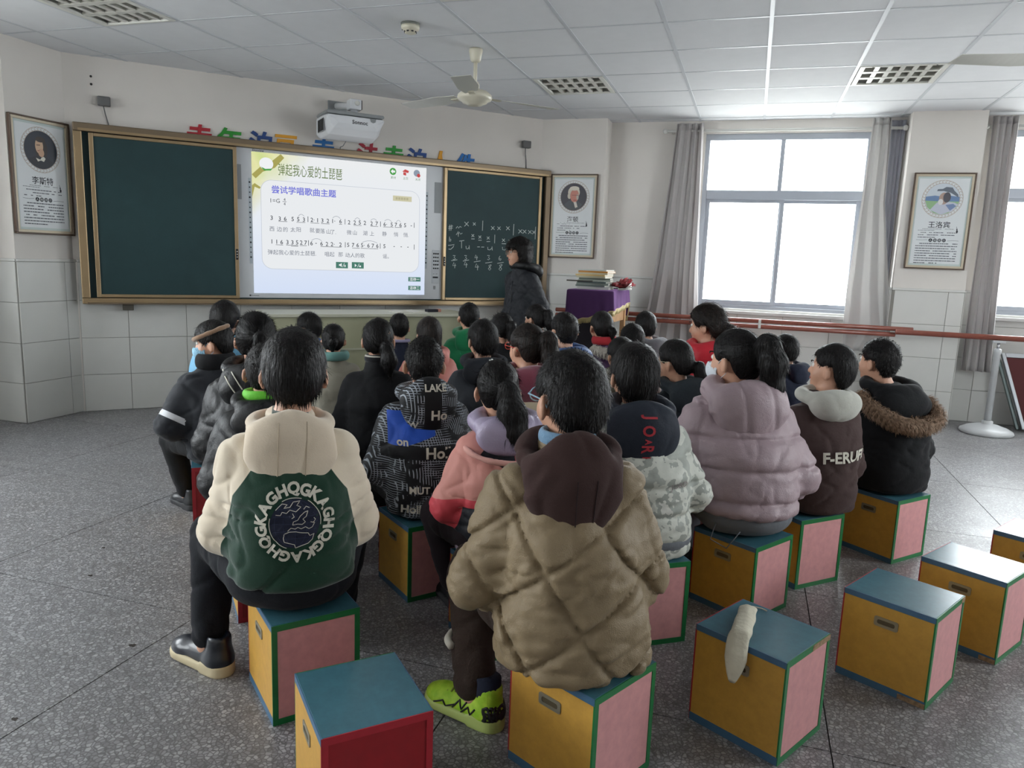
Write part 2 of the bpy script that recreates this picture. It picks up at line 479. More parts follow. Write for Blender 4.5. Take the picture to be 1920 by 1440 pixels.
window('window_5', -.9, .9, .95, 2.65, 0, 2.07, (XR, 3.6, 0), -PI / 2)

# ================================================================== ceiling lamps, fans, detector
m_louver = mat('bright_anodised_louver', L(222, 221, 214), .3, metal=.15)
m_lampbox = mat('lamp_housing_white', L(222, 222, 216), .4)
m_tube_l = mat('unlit_tube_glass', L(225, 226, 222), .2)
def louver_lamp(i, j, label):
    r = empty('louver_ceiling_lamp', (xg(i) + .3, yg(j) + .3, CH)); tag(r, label, 'ceiling light', 'square louvered ceiling lamps')
    w = .283
    for q in ((-w, w, -w, -w + .022, -.004, .012), (-w, w, w - .022, w, -.004, .012), (-w, -w + .035, -w + .022, w - .022, -.004, .012), (w - .035, w, -w + .022, w - .022, -.004, .012)):
        box('frame_bar', *q, m_lampbox, r, .002)
    box('housing', -w, w, -w, w, .09, .10, m_lampbox, r)
    for s in (-1, 1):
        box('housing_side', s * w - .002, s * w + .002, -w, w, .012, .09, m_lampbox, r); box('housing_side', -w, w, s * w - .002, s * w + .002, .012, .09, m_lampbox, r)
    ch = (2 * w - .044) / 3
    for k in range(3):
        yc = -w + .022 + ch * (k + .5)
        t = tube('lamp_tube', [(-w + .03, yc, .06), (w - .03, yc, .06)], .013, m_tube_l, r, 10)
        for n_ in range(1, 6):
            x = -w + .035 + (2 * w - .07) * n_ / 6; h = ch / 2 - .004
            V = [(x - .016, yc - h, .004), (x + .016, yc - h, .004), (x + .016, yc + h, .004), (x - .016, yc + h, .004), (x - .001, yc - h, .055), (x + .001, yc - h, .055), (x + .001, yc + h, .055), (x - .001, yc + h, .055)]
            mobj('louver_blade', py_mesh('louver_blade', V, _BF), r, m_louver)
    for k in (1, 2):
        y = -w + .022 + ch * k
        V, F = [], []
        for x in (-w + .035, w - .035):
            for yy, zz in ((-.022, .002), (.022, .002), (.012, .03), (.002, .075), (-.002, .075), (-.012, .03)): V.append((x, y + yy, zz))
        F = [(a, (a + 1) % 6, 6 + (a + 1) % 6, 6 + a) for a in range(6)] + [tuple(range(6))[::-1], tuple(range(6, 12))]
        mobj('reflector', py_mesh('reflector', V, F), r, m_louver)
    for s in (-1, 1):
        o = lathe('screw', [(.006, -.006), (.006, -.004)], m_black, r, 10); o.location = (s * .2, -w + .011, 0)
for (i, j), lb in zip(LAMPS, ['louvered square ceiling lamp at the top left, above the green chalkboard', 'louvered ceiling lamp cut by the top edge, nearer than the smoke detector',
        'louvered ceiling lamp outside the frame, near right row', 'louvered square ceiling lamp just right of the white ceiling fan', 'louvered square ceiling lamp above the window with grey curtains, beside the right fan blade',
        'louvered ceiling lamp behind the viewer in the middle row', 'louvered ceiling lamp behind the viewer in the right row', 'louvered ceiling lamp behind the viewer in the left row']):
    louver_lamp(i, j, lb)

m_fan = mat('cream_enamel', L(214, 209, 190), .35)
m_blade = mat('grey_white_fan_blade', L(200, 200, 192), .4)
def fan(loc, a0, label):
    r = empty('ceiling_fan', (loc[0], loc[1], 0)); tag(r, label, 'ceiling fan')
    zc = 2.455
    o = lathe('canopy', [(.045, CH), (.048, CH - .012), (.036, CH - .075), (.028, CH - .085), (.016, CH - .088)], m_fan, r, 24)
    lathe('down_rod', [(.0135, zc + .07), (.0135, CH - .08)], m_fan, r, 14)
    lathe('coupling', [(.03, zc + .05), (.032, zc + .09), (.02, zc + .11)], m_fan, r, 20)
    lathe('motor', [(.02, zc - .048), (.055, zc - .045), (.06, zc - .035), (.085, zc - .032), (.092, zc - .02), (.115, zc - .012), (.122, zc + .005), (.118, zc + .022), (.09, zc + .045), (.04, zc + .055), (.02, zc + .06)], m_fan, r, 36)
    for k in range(3):
        a = math.radians(a0 + 120 * k)
        V, F = [], []
        N = 12
        for i in range(N + 1):
            t = i / N; x = .15 + .49 * t; wd = (.045 + .028 * min(1, t * 3)) * (1 - .12 * t); dz = -.012 * t
            tw = math.radians(13 - 7 * t)
            for s, h in ((-1, -.0015), (1, -.0015), (1, .0015), (-1, .0015)):
                y = s * wd; V.append((x, y * math.cos(tw), zc + .012 + dz + y * math.sin(tw) + h))
        for i in range(N):
            for s in range(4): F.append((i * 4 + s, i * 4 + (s + 1) % 4, i * 4 + 4 + (s + 1) % 4, i * 4 + 4 + s))
        F += [(3, 2, 1, 0), (N * 4, N * 4 + 1, N * 4 + 2, N * 4 + 3)]
        bl = mobj('blade', py_mesh('blade', V, F), r, m_blade); bl.rotation_euler = (0, 0, a)
        me = bevel_mesh(py_mesh('blade_bracket', *box_vf(.09, .2, -.022, .022, zc + .002, zc + .009)), .002, 1)
        br = mobj('blade_bracket', me, bl, m_fan)
fan((-1.95, 5.08), 163, 'white three-blade ceiling fan hanging right of the projector')
fan((1.50, 4.72), 198, 'ceiling fan at the right edge with only its blades showing')

d = empty('smoke_detector', (-2.16, 4.48, CH)); tag(d, 'round cream smoke detector on the ceiling left of the fan', 'smoke detector')
lathe('base_plate', [(.058, -.012), (.06, 0)], mat('grey_rubber_ring', L(120, 122, 115), .6), d, 28)
lathe('body', [(.02, -.058), (.034, -.056), (.038, -.042), (.052, -.036), (.057, -.026), (.057, -.012)], m_fan, d, 28)
for k in range(8):
    a = 2 * PI * k / 8; o = box('vent_slot', -.007, .007, -.003, .003, -.053, -.045, m_black, d); o.location = (.0365 * math.cos(a), .0365 * math.sin(a), 0); o.rotation_euler = (0, 0, a + PI / 2)
o = lathe('status_lamp', [(.004, -.04), (.004, -.03)], m_black, d, 8); o.location = (-.045, -.02, 0)

# ================================================================== chalkboard with whiteboard and projection
m_bronze = mat('champagne_aluminium_profile', L(164, 142, 110), .36, metal=.7, var=(6, .06))
m_bronze_d = mat('brown_aluminium_profile', L(128, 112, 92), .4, metal=.6)
def chalk_mat():
    m, nt, b = base_mat('dark_green_chalkboard', rough=.55, spec=.35)
    c = nt.ramp(nt.noise(1.6, 6, .62), [(.3, L(29, 55, 57)), (.62, L(37, 65, 67)), (.8, L(54, 82, 82))])
    nt.link(c, b.inputs['Base Color']); nt.bump(nt.noise(220, 2), .1, .002); return m
m_chalk = chalk_mat()
m_wb = mat('whiteboard_enamel', L(205, 208, 212), .35)
m_wbgrey = mat('grey_sensor_panel', L(150, 154, 156), .5)
m_chalkline = mat('white_chalk', L(196, 204, 200), .95)
bd = empty('chalkboard', (WA[0], WA[1], 0), WANG)
tag(bd, 'long green sliding chalkboard in a bronze frame with a lit whiteboard in its middle', 'chalkboard')
box('back_panel', .05, 4.24, -.079, -.012, .92, 2.25, m_chalk, bd)
box('top_rail', .025, 4.262, -.135, -.012, 2.205, 2.268, m_bronze_d, bd, .008)
box('top_rail_lip', .06, 4.23, -.139, -.135, 2.207, 2.226, m_bronze, bd)
box('bottom_rail', .025, 4.30, -.135, -.012, .888, .935, m_bronze, bd, .006)
box('chalk_tray', .06, 4.27, -.165, -.135, .888, .900, m_bronze_d, bd, .003)
box('side_post', .025, .085, -.135, -.012, .935, 2.205, m_bronze, bd, .006)
box('side_post', 4.205, 4.262, -.135, -.012, .935, 2.205, m_bronze_d, bd, .006)
def slider(x0, x1):
    s = empty('sliding_panel'); s.parent = bd
    box('green_surface', x0 + .03, x1 - .03, -.112, -.085, .955, 2.178, m_chalk, s)
    box('panel_frame', x0, x0 + .032, -.122, -.08, .94, 2.20, m_bronze, s, .004); box('panel_frame', x1 - .03, x1, -.122, -.08, .94, 2.20, m_bronze, s, .004)
    box('panel_frame', x0 + .032, x1 - .03, -.122, -.08, 2.174, 2.20, m_bronze, s, .004); box('panel_frame', x0 + .032, x1 - .03, -.122, -.08, .94, .966, m_bronze, s, .004)
    return s
sl = slider(.128, 1.205); sr = slider(3.085, 4.165)
for s, x in ((sl, 1.19), (sr, 3.1)):
    lk = box('panel_lock', x - .010, x + .010, -.128, -.121, 1.27, 1.36, m_black, s, .003)
    for k in range(3):
        b_ = lathe('lock_stud', [(.005, 0), (.005, .003)], m_white, lk, 8); b_.rotation_euler = (PI / 2, 0, 0); b_.location = (x, -.128, 1.292 + k * .023)
wb = box('whiteboard', 1.205, 3.09, -.085, -.055, .945, 2.204, m_wb, bd, .002)
box('sensor_panel', 1.207, 1.243, -.088, -.085, 1.778, 2.065, m_wbgrey, wb); box('sensor_panel', 3.0, 3.068, -.088, -.085, 1.771, 2.058, m_wbgrey, wb)
CHALK= [[(3.308, 1.703), (3.355, 1.665)], [(3.352, 1.706), (3.309, 1.66)], [(3.4, 1.701), (3.43, 1.676)], [(3.428, 1.702), (3.401, 1.674)], [(3.6, 1.676), (3.64, 1.644)], [(3.637, 1.678), (3.602, 1.641)], [(3.671, 1.676), (3.708, 1.646)], [(3.705, 1.678), (3.672, 1.643)], [(3.77, 1.683), (3.811, 1.65)], [(3.807, 1.685), (3.771, 1.647)], [(3.912, 1.661), (3.957, 1.626)], [(3.953, 1.663), (3.913, 1.622)], [(3.963, 1.659), (4.005, 1.627)], [(4.001, 1.661), (3.964, 1.623)], [(4.025, 1.658), (4.068, 1.626)], [(4.064, 1.66), (4.027, 1.622)], [(4.074, 1.657), (4.114, 1.627)], [(4.11, 1.659), (4.076, 1.623)], [(3.388, 1.588), (3.418, 1.563)], [(3.415, 1.589), (3.389, 1.561)], [(3.465, 1.577), (3.495, 1.553)], [(3.493, 1.579), (3.466, 1.55)], [(3.557, 1.572), (3.587, 1.548)], [(3.585, 1.574), (3.558, 1.545)], [(3.728, 1.559), (3.762, 1.532)], [(3.759, 1.561), (3.729, 1.529)], [(3.803, 1.553), (3.834, 1.528)], [(3.832, 1.555), (3.804, 1.525)], [(3.872, 1.538), (3.898, 1.517)], [(3.896, 1.539), (3.873, 1.515)], [(3.507, 1.726), (3.505, 1.628)], [(3.857, 1.712), (3.854, 1.599)], [(4.112, 1.699), (4.111, 1.571)], [(3.645, 1.596), (3.645, 1.511)], [(3.386, 1.543), (3.423, 1.544)], [(3.464, 1.533), (3.5, 1.535)], [(3.555, 1.524), (3.595, 1.527)], [(3.725, 1.511), (3.774, 1.511)], [(3.8, 1.501), (3.843, 1.502)], [(3.141, 1.648), (3.186, 1.657)], [(3.139, 1.633), (3.185, 1.638)], [(3.155, 1.668), (3.149, 1.611)], [(3.173, 1.669), (3.166, 1.612)], [(3.219, 1.637), (3.235, 1.656), (3.247, 1.639), (3.261, 1.657), (3.278, 1.649)], [(3.223, 1.574), (3.237, 1.596), (3.246, 1.577), (3.257, 1.603), (3.269, 1.583), (3.288, 1.595)], [(3.242, 1.609), (3.247, 1.558)], [(3.153, 1.554), (3.152, 1.509), (3.166, 1.512), (3.168, 1.529), (3.154, 1.532)], [(3.141, 1.47), (3.174, 1.474), (3.204, 1.482), (3.195, 1.457), (3.168, 1.433), (3.146, 1.435)], [(3.258, 1.516), (3.31, 1.524)], [(3.282, 1.517), (3.284, 1.448)], [(3.331, 1.472), (3.334, 1.446), (3.35, 1.443), (3.364, 1.46), (3.365, 1.479), (3.368, 1.441)], [(3.454, 1.468), (3.483, 1.469)], [(3.498, 1.468), (3.531, 1.469)], [(3.569, 1.472), (3.573, 1.446), (3.595, 1.443), (3.614, 1.461), (3.617, 1.479), (3.622, 1.44)], [(3.734, 1.479), (3.738, 1.452), (3.761, 1.448), (3.783, 1.465), (3.792, 1.481), (3.799, 1.444)], [(3.194, 1.374), (3.219, 1.374), (3.205, 1.355), (3.222, 1.346), (3.208, 1.333), (3.195, 1.339)], [(3.317, 1.378), (3.342, 1.379), (3.329, 1.36), (3.345, 1.35), (3.332, 1.337), (3.318, 1.343)], [(3.568, 1.387), (3.594, 1.388), (3.581, 1.368), (3.598, 1.358), (3.584, 1.345), (3.569, 1.351)], [(3.442, 1.389), (3.43, 1.36), (3.464, 1.364)], [(3.453, 1.38), (3.452, 1.337)], [(3.206, 1.308), (3.193, 1.277), (3.23, 1.28)], [(3.218, 1.298), (3.216, 1.252)], [(3.329, 1.319), (3.316, 1.287), (3.353, 1.291)], [(3.341, 1.308), (3.34, 1.261)], [(3.452, 1.303), (3.437, 1.268), (3.479, 1.272)], [(3.465, 1.291), (3.464, 1.239)], [(3.713, 1.388), (3.699, 1.367), (3.7, 1.35), (3.719, 1.345), (3.727, 1.357), (3.704, 1.361)], [(3.611, 1.298), (3.587, 1.289), (3.613, 1.256), (3.598, 1.242), (3.583, 1.255), (3.617, 1.296)], [(3.735, 1.304), (3.708, 1.295), (3.736, 1.257), (3.72, 1.242), (3.703, 1.256), (3.741, 1.302)], [(3.177, 1.324), (3.241, 1.335)], [(3.302, 1.324), (3.368, 1.337)], [(3.422, 1.319), (3.495, 1.332)], [(3.548, 1.312), (3.625, 1.325)], [(3.683, 1.313), (3.755, 1.325)]]
w_ = ribbons('chalk_writing', CHALK, .0065, -.1135, m_chalkline, sr)

# the projected slide (the picture the projector throws on the whiteboard)
SC = 1.0 / EV
def slide_mat():
    m = bpy.data.materials.new('projected_slide'); m.use_nodes = True; nt = NT(m); n = nt.n; n.remove(n['Principled BSDF'])
    x, y, z = nt.sep(nt.obj())
    # yellow-green artwork in the upper left corner, pale blue towards the foot of the slide
    dx = nt.math('SUBTRACT', x, 1.326); dz = nt.math('SUBTRACT', 2.18, z)
    d = nt.math('ADD', nt.math('MULTIPLY', dx, .9), nt.math('MULTIPLY', dz, .75))
    d = nt.math('ADD', d, nt.math('MULTIPLY', nt.math('SUBTRACT', nt.noise(5, 3), .5), .22))
    blue = nt.ramp(nt.math('DIVIDE', dz, 1.19), [(0, L(244, 246, 247)), (.5, L(238, 244, 253)), (1, L(220, 232, 255))])
    art = nt.ramp(nt.noise(4, 2, .5), [(.3, L(226, 222, 150)), (.55, L(236, 236, 178)), (.75, L(212, 226, 150))])
    c = nt.mix(nt.ramp(d, [(.16, (1, 1, 1, 1)), (.46, (0, 0, 0, 1))]), blue, art)
    e = n.new('ShaderNodeEmission'); nt.link(c, e.inputs[0]); e.inputs[1].default_value = .92 * SC
    nt.link(e.outputs[0], n['Material Output'].inputs[0]); return m
scr = box('projected_slide', 1.328, 2.912, -.0875, -.085, .987, 2.179, slide_mat(), wb)
em = lambda nm, *c: emit(nm, L(*c), .9 * SC)
e_ink, e_grey, e_green, e_vio = em('slide_ink', 66, 70, 80), em('slide_lyrics', 118, 124, 138), em('slide_title_green', 96, 120, 58), em('slide_heading_violet', 128, 132, 226)
e_btn, e_white, e_red, e_leaf = em('slide_button', 84, 132, 118), em('slide_white', 250, 252, 255), em('slide_red', 205, 84, 84), em('slide_leaf_green', 84, 168, 84)
e_card, e_line, e_sand, e_oliv, e_arc = em('slide_card', 244, 247, 250), em('slide_line', 206, 212, 222), em('slide_sand', 214, 210, 178), em('slide_olive', 176, 170, 96), em('slide_arcs', 150, 156, 168)
Y0 = -.0885
# corner artwork: broad petals and ribbons
flat_poly('slide_petals', [[(1.328, 1.99), (1.36, 1.96), (1.42, 2.02), (1.52, 2.06), (1.60, 2.15), (1.57, 2.179), (1.48, 2.10), (1.40, 2.06)],
                           [(1.328, 1.90), (1.35, 1.92), (1.40, 1.89), (1.39, 1.875), (1.35, 1.89), (1.328, 1.80)]], Y0 + .0004, e_oliv, wb)
def rrect(x0, x1, z0, z1, r, n=8):
    P = []
    for cx, cz, a in ((x1 - r, z1 - r, 0), (x0 + r, z1 - r, 90), (x0 + r, z0 + r, 180), (x1 - r, z0 + r, 270)):
        for k in range(n + 1): t = math.radians(a + 90 * k / n); P.append((cx + r * math.cos(t), cz + r * math.sin(t)))
    return P
rr = rrect(1.40, 2.848, 1.20, 1.955, .09)
flat_poly('slide_card', [rrect(1.40, 2.848, 1.20, 1.955, .09)], Y0, e_card, wb)
ribbons('slide_card_outline', [rr + [rr[0]]], .004, Y0 - .0004, e_line, wb)
flat_poly('slide_ball', [disc_pts(1.449, 2.088, .058, 28, .052)], Y0, e_white, wb)
flat_poly('slide_ball_leaf', [[(1.405, 2.06), (1.44, 2.045), (1.50, 2.052), (1.485, 2.035), (1.43, 2.03)]], Y0 - .0004, e_leaf, wb)
Y1 = Y0 - .0006
words('slide_title', [('弹起我心爱的土琵琶', 1.826, 2.052, .108)], Y1, e_green, wb, bold=.0, sx=.58)
words('slide_heading', [('尝试学唱歌曲主题', 1.77, 1.880, .0705)], Y1, e_vio, wb, bold=.02)
words('slide_key', [('1=G', 1.518, 1.785, .05), ('4', 1.597, 1.800, .036), ('4', 1.597, 1.763, .036)], Y1, e_ink, wb)
DIG= [('3', 1.486, 1.638), ('3', 1.554, 1.634), ('6', 1.601, 1.636), ('5', 1.665, 1.637), ('5', 1.713, 1.638), ('3', 1.762, 1.637), ('|', 1.798, 1.643), ('2·', 1.838, 1.64), ('1', 1.883, 1.639), ('3', 1.925, 1.639), ('2', 1.975, 1.639), ('1·', 2.028, 1.64), ('6', 2.09, 1.641), ('|', 2.131, 1.64), ('2', 2.169, 1.637), ('2', 2.221, 1.638), ('5', 2.268, 1.64), ('2', 2.316, 1.64), ('2', 2.38, 1.638), ('7', 2.429, 1.639), ('|', 2.465, 1.637), ('6·', 2.511, 1.638), ('5', 2.574, 1.638), ('7', 2.615, 1.638), ('6', 2.661, 1.639), ('5', 2.706, 1.639), ('-', 2.768, 1.637), ('|', 2.797, 1.644), ('1', 1.485, 1.436), ('1', 1.526, 1.435), ('6', 1.568, 1.434), ('3', 1.617, 1.435), ('3', 1.66, 1.435), ('5', 1.701, 1.436), ('2', 1.737, 1.437), ('7', 1.776, 1.437), ('|', 1.801, 1.436), ('6', 1.828, 1.435), ('-', 1.868, 1.436), ('6', 1.917, 1.435), ('2', 1.966, 1.434), ('2·', 2.017, 1.434), ('2', 2.089, 1.434), ('|', 2.133, 1.434), ('5', 2.16, 1.434), ('7', 2.206, 1.434), ('6', 2.249, 1.435), ('5·', 2.297, 1.436), ('6', 2.351, 1.436), ('7', 2.393, 1.435), ('6', 2.436, 1.436), ('|', 2.464, 1.436), ('5', 2.505, 1.436), ('-', 2.6, 1.437), ('-', 2.67, 1.437), ('-', 2.737, 1.437), ('|', 2.8, 1.44)]
LYR= [('西', 1.487, 1.544), ('边', 1.55, 1.544), ('的', 1.602, 1.545), ('太', 1.666, 1.546), ('阳', 1.715, 1.548), ('就', 1.834, 1.55), ('要', 1.884, 1.546), ('落', 1.926, 1.546), ('山', 1.98, 1.545), ('了.', 2.023, 1.542), ('微', 2.169, 1.547), ('山', 2.222, 1.547), ('湖', 2.319, 1.547), ('上', 2.384, 1.547), ('静', 2.504, 1.55), ('悄', 2.616, 1.55), ('悄.', 2.716, 1.55), ('弹起我心爱的土琵琶.', 1.659, 1.345), ('唱起', 1.99, 1.344), ('那', 2.09, 1.344), ('动人的歌', 2.225, 1.342), ('谣。', 2.519, 1.343)]
UND= [(1.543, 1.611, 1.618, 1.612), (1.698, 1.611, 1.775, 1.613), (1.819, 1.613, 1.898, 1.612), (1.914, 1.611, 1.991, 1.612), (2.077, 1.614, 2.104, 1.615), (2.211, 1.611, 2.285, 1.613), (2.369, 1.613, 2.443, 1.613), (2.492, 1.612, 2.592, 1.614), (2.603, 1.614, 2.673, 1.616), (1.517, 1.409, 1.58, 1.409), (1.606, 1.41, 1.711, 1.41), (1.649, 1.403, 1.711, 1.403), (1.724, 1.41, 1.786, 1.411), (1.908, 1.409, 2.098, 1.411), (2.197, 1.407, 2.269, 1.408), (2.278, 1.408, 2.444, 1.409)]
ARC= [(1.714, 1.668, 1.765, 1.669), (2.018, 1.671, 2.088, 1.669), (2.221, 1.667, 2.27, 1.667), (2.371, 1.667, 2.429, 1.668), (2.503, 1.67, 2.574, 1.667), (2.618, 1.667, 2.661, 1.668), (1.828, 1.463, 1.918, 1.464), (2.291, 1.466, 2.436, 1.465)]
words('slide_notes', [(a, x, z, .052) for a, x, z in DIG], Y1, e_ink, wb, bold=.008)
words('slide_lyrics', [(a, x, z, .046) for a, x, z in LYR], Y1, e_grey, wb)
ribbons('slide_note_beams', [[(a, b), (c, d)] for a, b, c, d in UND] + [[(1.58, 1.782), (1.614, 1.782)]], .0035, Y1, e_ink, wb)
ribbons('slide_slurs', [[(a + (c - a) * t, b + (d - b) * t + .018 * 4 * t * (1 - t) - .004) for t in np.linspace(0, 1, 9)] for a, b, c, d in ARC], .0035, Y1, e_arc, wb)
for (x0, z1, x1, z0) in ((2.047, 1.277, 2.158, 1.221), (2.194, 1.280, 2.307, 1.223), (2.745, 1.155, 2.870, 1.114), (2.746, 1.072, 2.871, 1.031)):
    flat_poly('slide_button', [[(x0, z0), (x1, z0), (x1, z1), (x0, z1)]], Y1, e_btn, wb)
Y2 = Y1 - .0006
flat_poly('slide_button_icons', [[(2.075, 1.243), (2.085, 1.243), (2.10, 1.232), (2.10, 1.268), (2.085, 1.257), (2.075, 1.257)], [(2.107, 1.232), (2.111, 1.232), (2.127, 1.268), (2.123, 1.268)], [(2.125, 1.234), (2.135, 1.234), (2.135, 1.252), (2.125, 1.252)],
                                 [(2.222, 1.235), (2.24, 1.25), (2.222, 1.266)], [(2.246, 1.234), (2.25, 1.234), (2.266, 1.268), (2.262, 1.268)], [(2.264, 1.236), (2.28, 1.236), (2.28, 1.25), (2.264, 1.25)]], Y2, e_white, wb)
words('slide_button_words', [('活动一', 2.808, 1.135, .034), ('活动二', 2.809, 1.052, .034)], Y2, e_white, wb, bold=.01)
flat_poly('slide_tab', [[(2.583, 1.857), (2.768, 1.857), (2.768, 1.905), (2.583, 1.905)]], Y1, e_sand, wb)
flat_poly('slide_tab_words', [[(2.61 + k * .026, 1.87), (2.63 + k * .026, 1.87), (2.63 + k * .026, 1.892), (2.61 + k * .026, 1.892)] for k in range(5)], Y2, em('slide_tab_ink', 190, 186, 154), wb)
flat_poly('slide_icon_back', [disc_pts(2.581, 2.121, .032)], Y1, e_leaf, wb)
flat_poly('slide_icon_arrow', [[(2.558, 2.121), (2.582, 2.142), (2.582, 2.130), (2.602, 2.130), (2.602, 2.112), (2.582, 2.112), (2.582, 2.10)]], Y2, e_white, wb)
flat_poly('slide_icon_home', [[(2.672, 2.128), (2.70, 2.150), (2.738, 2.138), (2.730, 2.118), (2.70, 2.124)], [(2.682, 2.098), (2.71, 2.094), (2.71, 2.12), (2.682, 2.124)]], Y1, e_red, wb)
flat_poly('slide_icon_globe', [disc_pts(2.815, 2.124, .031)], Y1, em('slide_globe', 150, 162, 178), wb)
flat_poly('slide_icon_cross', [disc_pts(2.834, 2.104, .017)], Y2, e_red, wb)
words('slide_icon_names', [('素材', 2.585, 2.066, .026), ('主页', 2.705, 2.068, .026), ('关闭', 2.826, 2.068, .026)], Y1, em('slide_icon_ink', 110, 150, 110), wb)
# printing on the whiteboard itself: maker's name, tool strips, button pad
m_print = mat('black_print', L(40, 42, 46), .7)
words('maker_name', [('Donview', 1.385, 2.192, .026)], -.0858, m_print, wb, bold=.012)
words('maker_mark', [('■Donview', 1.33, .966, .018)], -.0858, m_print, wb)
for x in (1.309, 2.922):
    box('tool_strip', x - .012, x + .012, -.0862, -.085, 1.24, 1.96, mat('pale_tool_strip', L(176, 186, 194), .5), wb)
    flat_poly('tool_icons', [disc_pts(x, 1.925 - k * .042, .006 if k % 3 else .008, 8) for k in range(16)], -.0866, m_print, wb)
box('button_pad', 2.985, 3.062, -.090, -.085, 1.10, 1.42, mat('pale_button_pad', L(196, 200, 205), .5), wb, .003)
for r_ in range(5):
    for c_ in range(3):
        o = lathe('pad_button', [(.0075, 0), (.0075, .003)], m_print, wb, 10); o.rotation_euler = (PI / 2, 0, 0); o.location = (3.003 + c_ * .021, -.090, 1.385 - r_ * .035)
flat_poly('pad_print', [[(2.996, 1.19), (3.012, 1.19), (3.012, 1.193), (2.996, 1.193)], [(3.026, 1.19), (3.044, 1.19), (3.044, 1.193), (3.026, 1.193)], [(2.995, 1.15), (3.05, 1.15), (3.05, 1.166), (2.995, 1.166)]], -.0905, m_print, wb)
flat_poly('pad_mark', [[(3.003, 1.045 + k * .011), (3.028, 1.045 + k * .011), (3.028, 1.051 + k * .011), (3.003, 1.051 + k * .011)] for k in range(3)], -.0858, m_print, wb)

# eraser holder under the left end of the tray
h = box('eraser_holder', .305, .385, -.09, -.012, .835, .885, mat('brown_tin', L(96, 92, 82), .5), None, .004); h.location = (WA[0], WA[1], 0); h.rotation_euler = (0, 0, WANG)
tag(h, 'small dark metal holder fixed under the left end of the chalkboard', 'holder')

# coloured cut-out characters on the wall, their lower halves behind the board
WORDS = [('走', .93, (176, 36, 48), 'red cut-out character, first from the left above the chalkboard'), ('年', 1.165, (42, 150, 48), 'green cut-out character, second from the left above the chalkboard'),
         ('泊', 1.415, (30, 66, 128), 'navy blue cut-out character between the green and the orange one, left of the projector'), ('豆', 1.625, (226, 160, 44), 'orange cut-out character left of the projector'),
         ('走', 1.955, (32, 104, 170), 'blue cut-out character under the left corner of the projector'), ('法', 2.36, (160, 30, 50), 'red cut-out character under the right corner of the projector'),
         ('走', 2.61, (38, 146, 52), 'green cut-out character right of the projector'), ('泊', 2.838, (30, 70, 135), 'navy blue cut-out character right of the projector'),
         ('人', 3.08, (226, 160, 44), 'orange cut-out character right of the projector, second from the right'), ('件', 3.348, (34, 112, 186), 'blue cut-out character, last on the right above the chalkboard')]
for ch, s_, c_, lb in WORDS:
    v, f = text_vf(ch, .205, .028); n = len(v)
    sh = np.array([[1, .12], [0, 1]])
    v = v @ sh.T
    V = [(p[0], -.014, p[1]) for p in v] + [(p[0], -.002, p[1]) for p in v]
    ed = {}
    for q in f:
        for a, b_ in zip(q, q[1:] + q[:1]): ed[(a, b_)] = 1
    F = [tuple(q) for q in f] + [tuple(n + i for i in q[::-1]) for q in f] + [(b_, a, n + a, n + b_) for a, b_ in ed if (b_, a) not in ed]
    o = mobj('wall_character', py_mesh('wall_character', V, F), None, mat('foam_letter', L(*c_), .6)); p = WA + WT * s_
    o.location = (p[0], p[1], 2.262); o.rotation_euler = (0, 0, WANG); tag(o, lb, 'wall letter', 'coloured cut-out characters above the chalkboard')

# two small grey sound boxes with a cable down to the board
m_grey = mat('grey_mesh_box', L(104, 104, 104), .7, bump=(400, .4))
for s_, z_, lb in ((.247, 2.452, 'small grey speaker box with cable above the left end of the chalkboard'), (4.004, 2.51, 'small grey speaker box with cable above the right end of the chalkboard')):
    r = empty('wall_speaker', (float((WA + WT * s_)[0]), float((WA + WT * s_)[1]), 0), WANG); tag(r, lb, 'speaker', 'small wall speakers above the chalkboard')
    bx_ = box('speaker_box', -.045, .045, -.07, -.018, z_ - .035, z_ + .035, m_grey, r, .008); bx_.rotation_euler = (0, 0, 0)
    box('wall_bracket', -.012, .012, -.02, 0, z_ - .02, z_ + .02, m_black, r, .002)
    tube('cable', [(-.005, -.035, z_ - .035), (.005, -.02, z_ - .09), (.02, -.012, z_ - .15), (.03, -.006, 2.26)], .0045, m_grey, r, 6)

# short-throw projector on its wall arm
m_pj = mat('projector_white_plastic', L(226, 228, 232), .35); m_pjg = mat('projector_grey_plastic', L(140, 144, 146), .45)
pj = empty('projector', (float((WA + WT * 2.11)[0]), float((WA + WT * 2.11)[1]), 0), WANG); tag(pj, 'white short-throw projector on a wall arm above the whiteboard', 'projector')
def pj_body():
    # outline seen from the front (x-z), thicker at the rear; built as a loft along y
    secs = [(-.52, .185, .245, 2.425, 2.487), (-.50, .215, .25, 2.385, 2.492), (-.40, .235, .252, 2.345, 2.497), (-.24, .25, .252, 2.325, 2.50), (-.16, .25, .25, 2.33, 2.50)]
    V, F = [], []
    for y, wb_, wt, z0, z1 in secs:
        V += [(-wb_ + .03, y, z0), (wb_ - .03, y, z0), (wb_, y, z0 + .03), (wt, y, z1 - .012), (wt - .012, y, z1), (-wt + .012, y, z1), (-wt, y, z1 - .012), (-wb_, y, z0 + .03)]
    for i in range(len(secs) - 1):
        for k in range(8): F.append((i * 8 + k, i * 8 + (k + 1) % 8, i * 8 + 8 + (k + 1) % 8, i * 8 + 8 + k))
    F += [tuple(range(8))[::-1], tuple(range(len(secs) * 8 - 8, len(secs) * 8))]
    me = py_mesh('body', V, F); bm = bmesh.new(); bm.from_mesh(me); bmesh.ops.recalc_face_normals(bm, faces=bm.faces); bm.to_mesh(me); bm.free()
    return bevel_mesh(me, .008, 2, .5)
body = mobj('body', pj_body(), pj, m_pj)
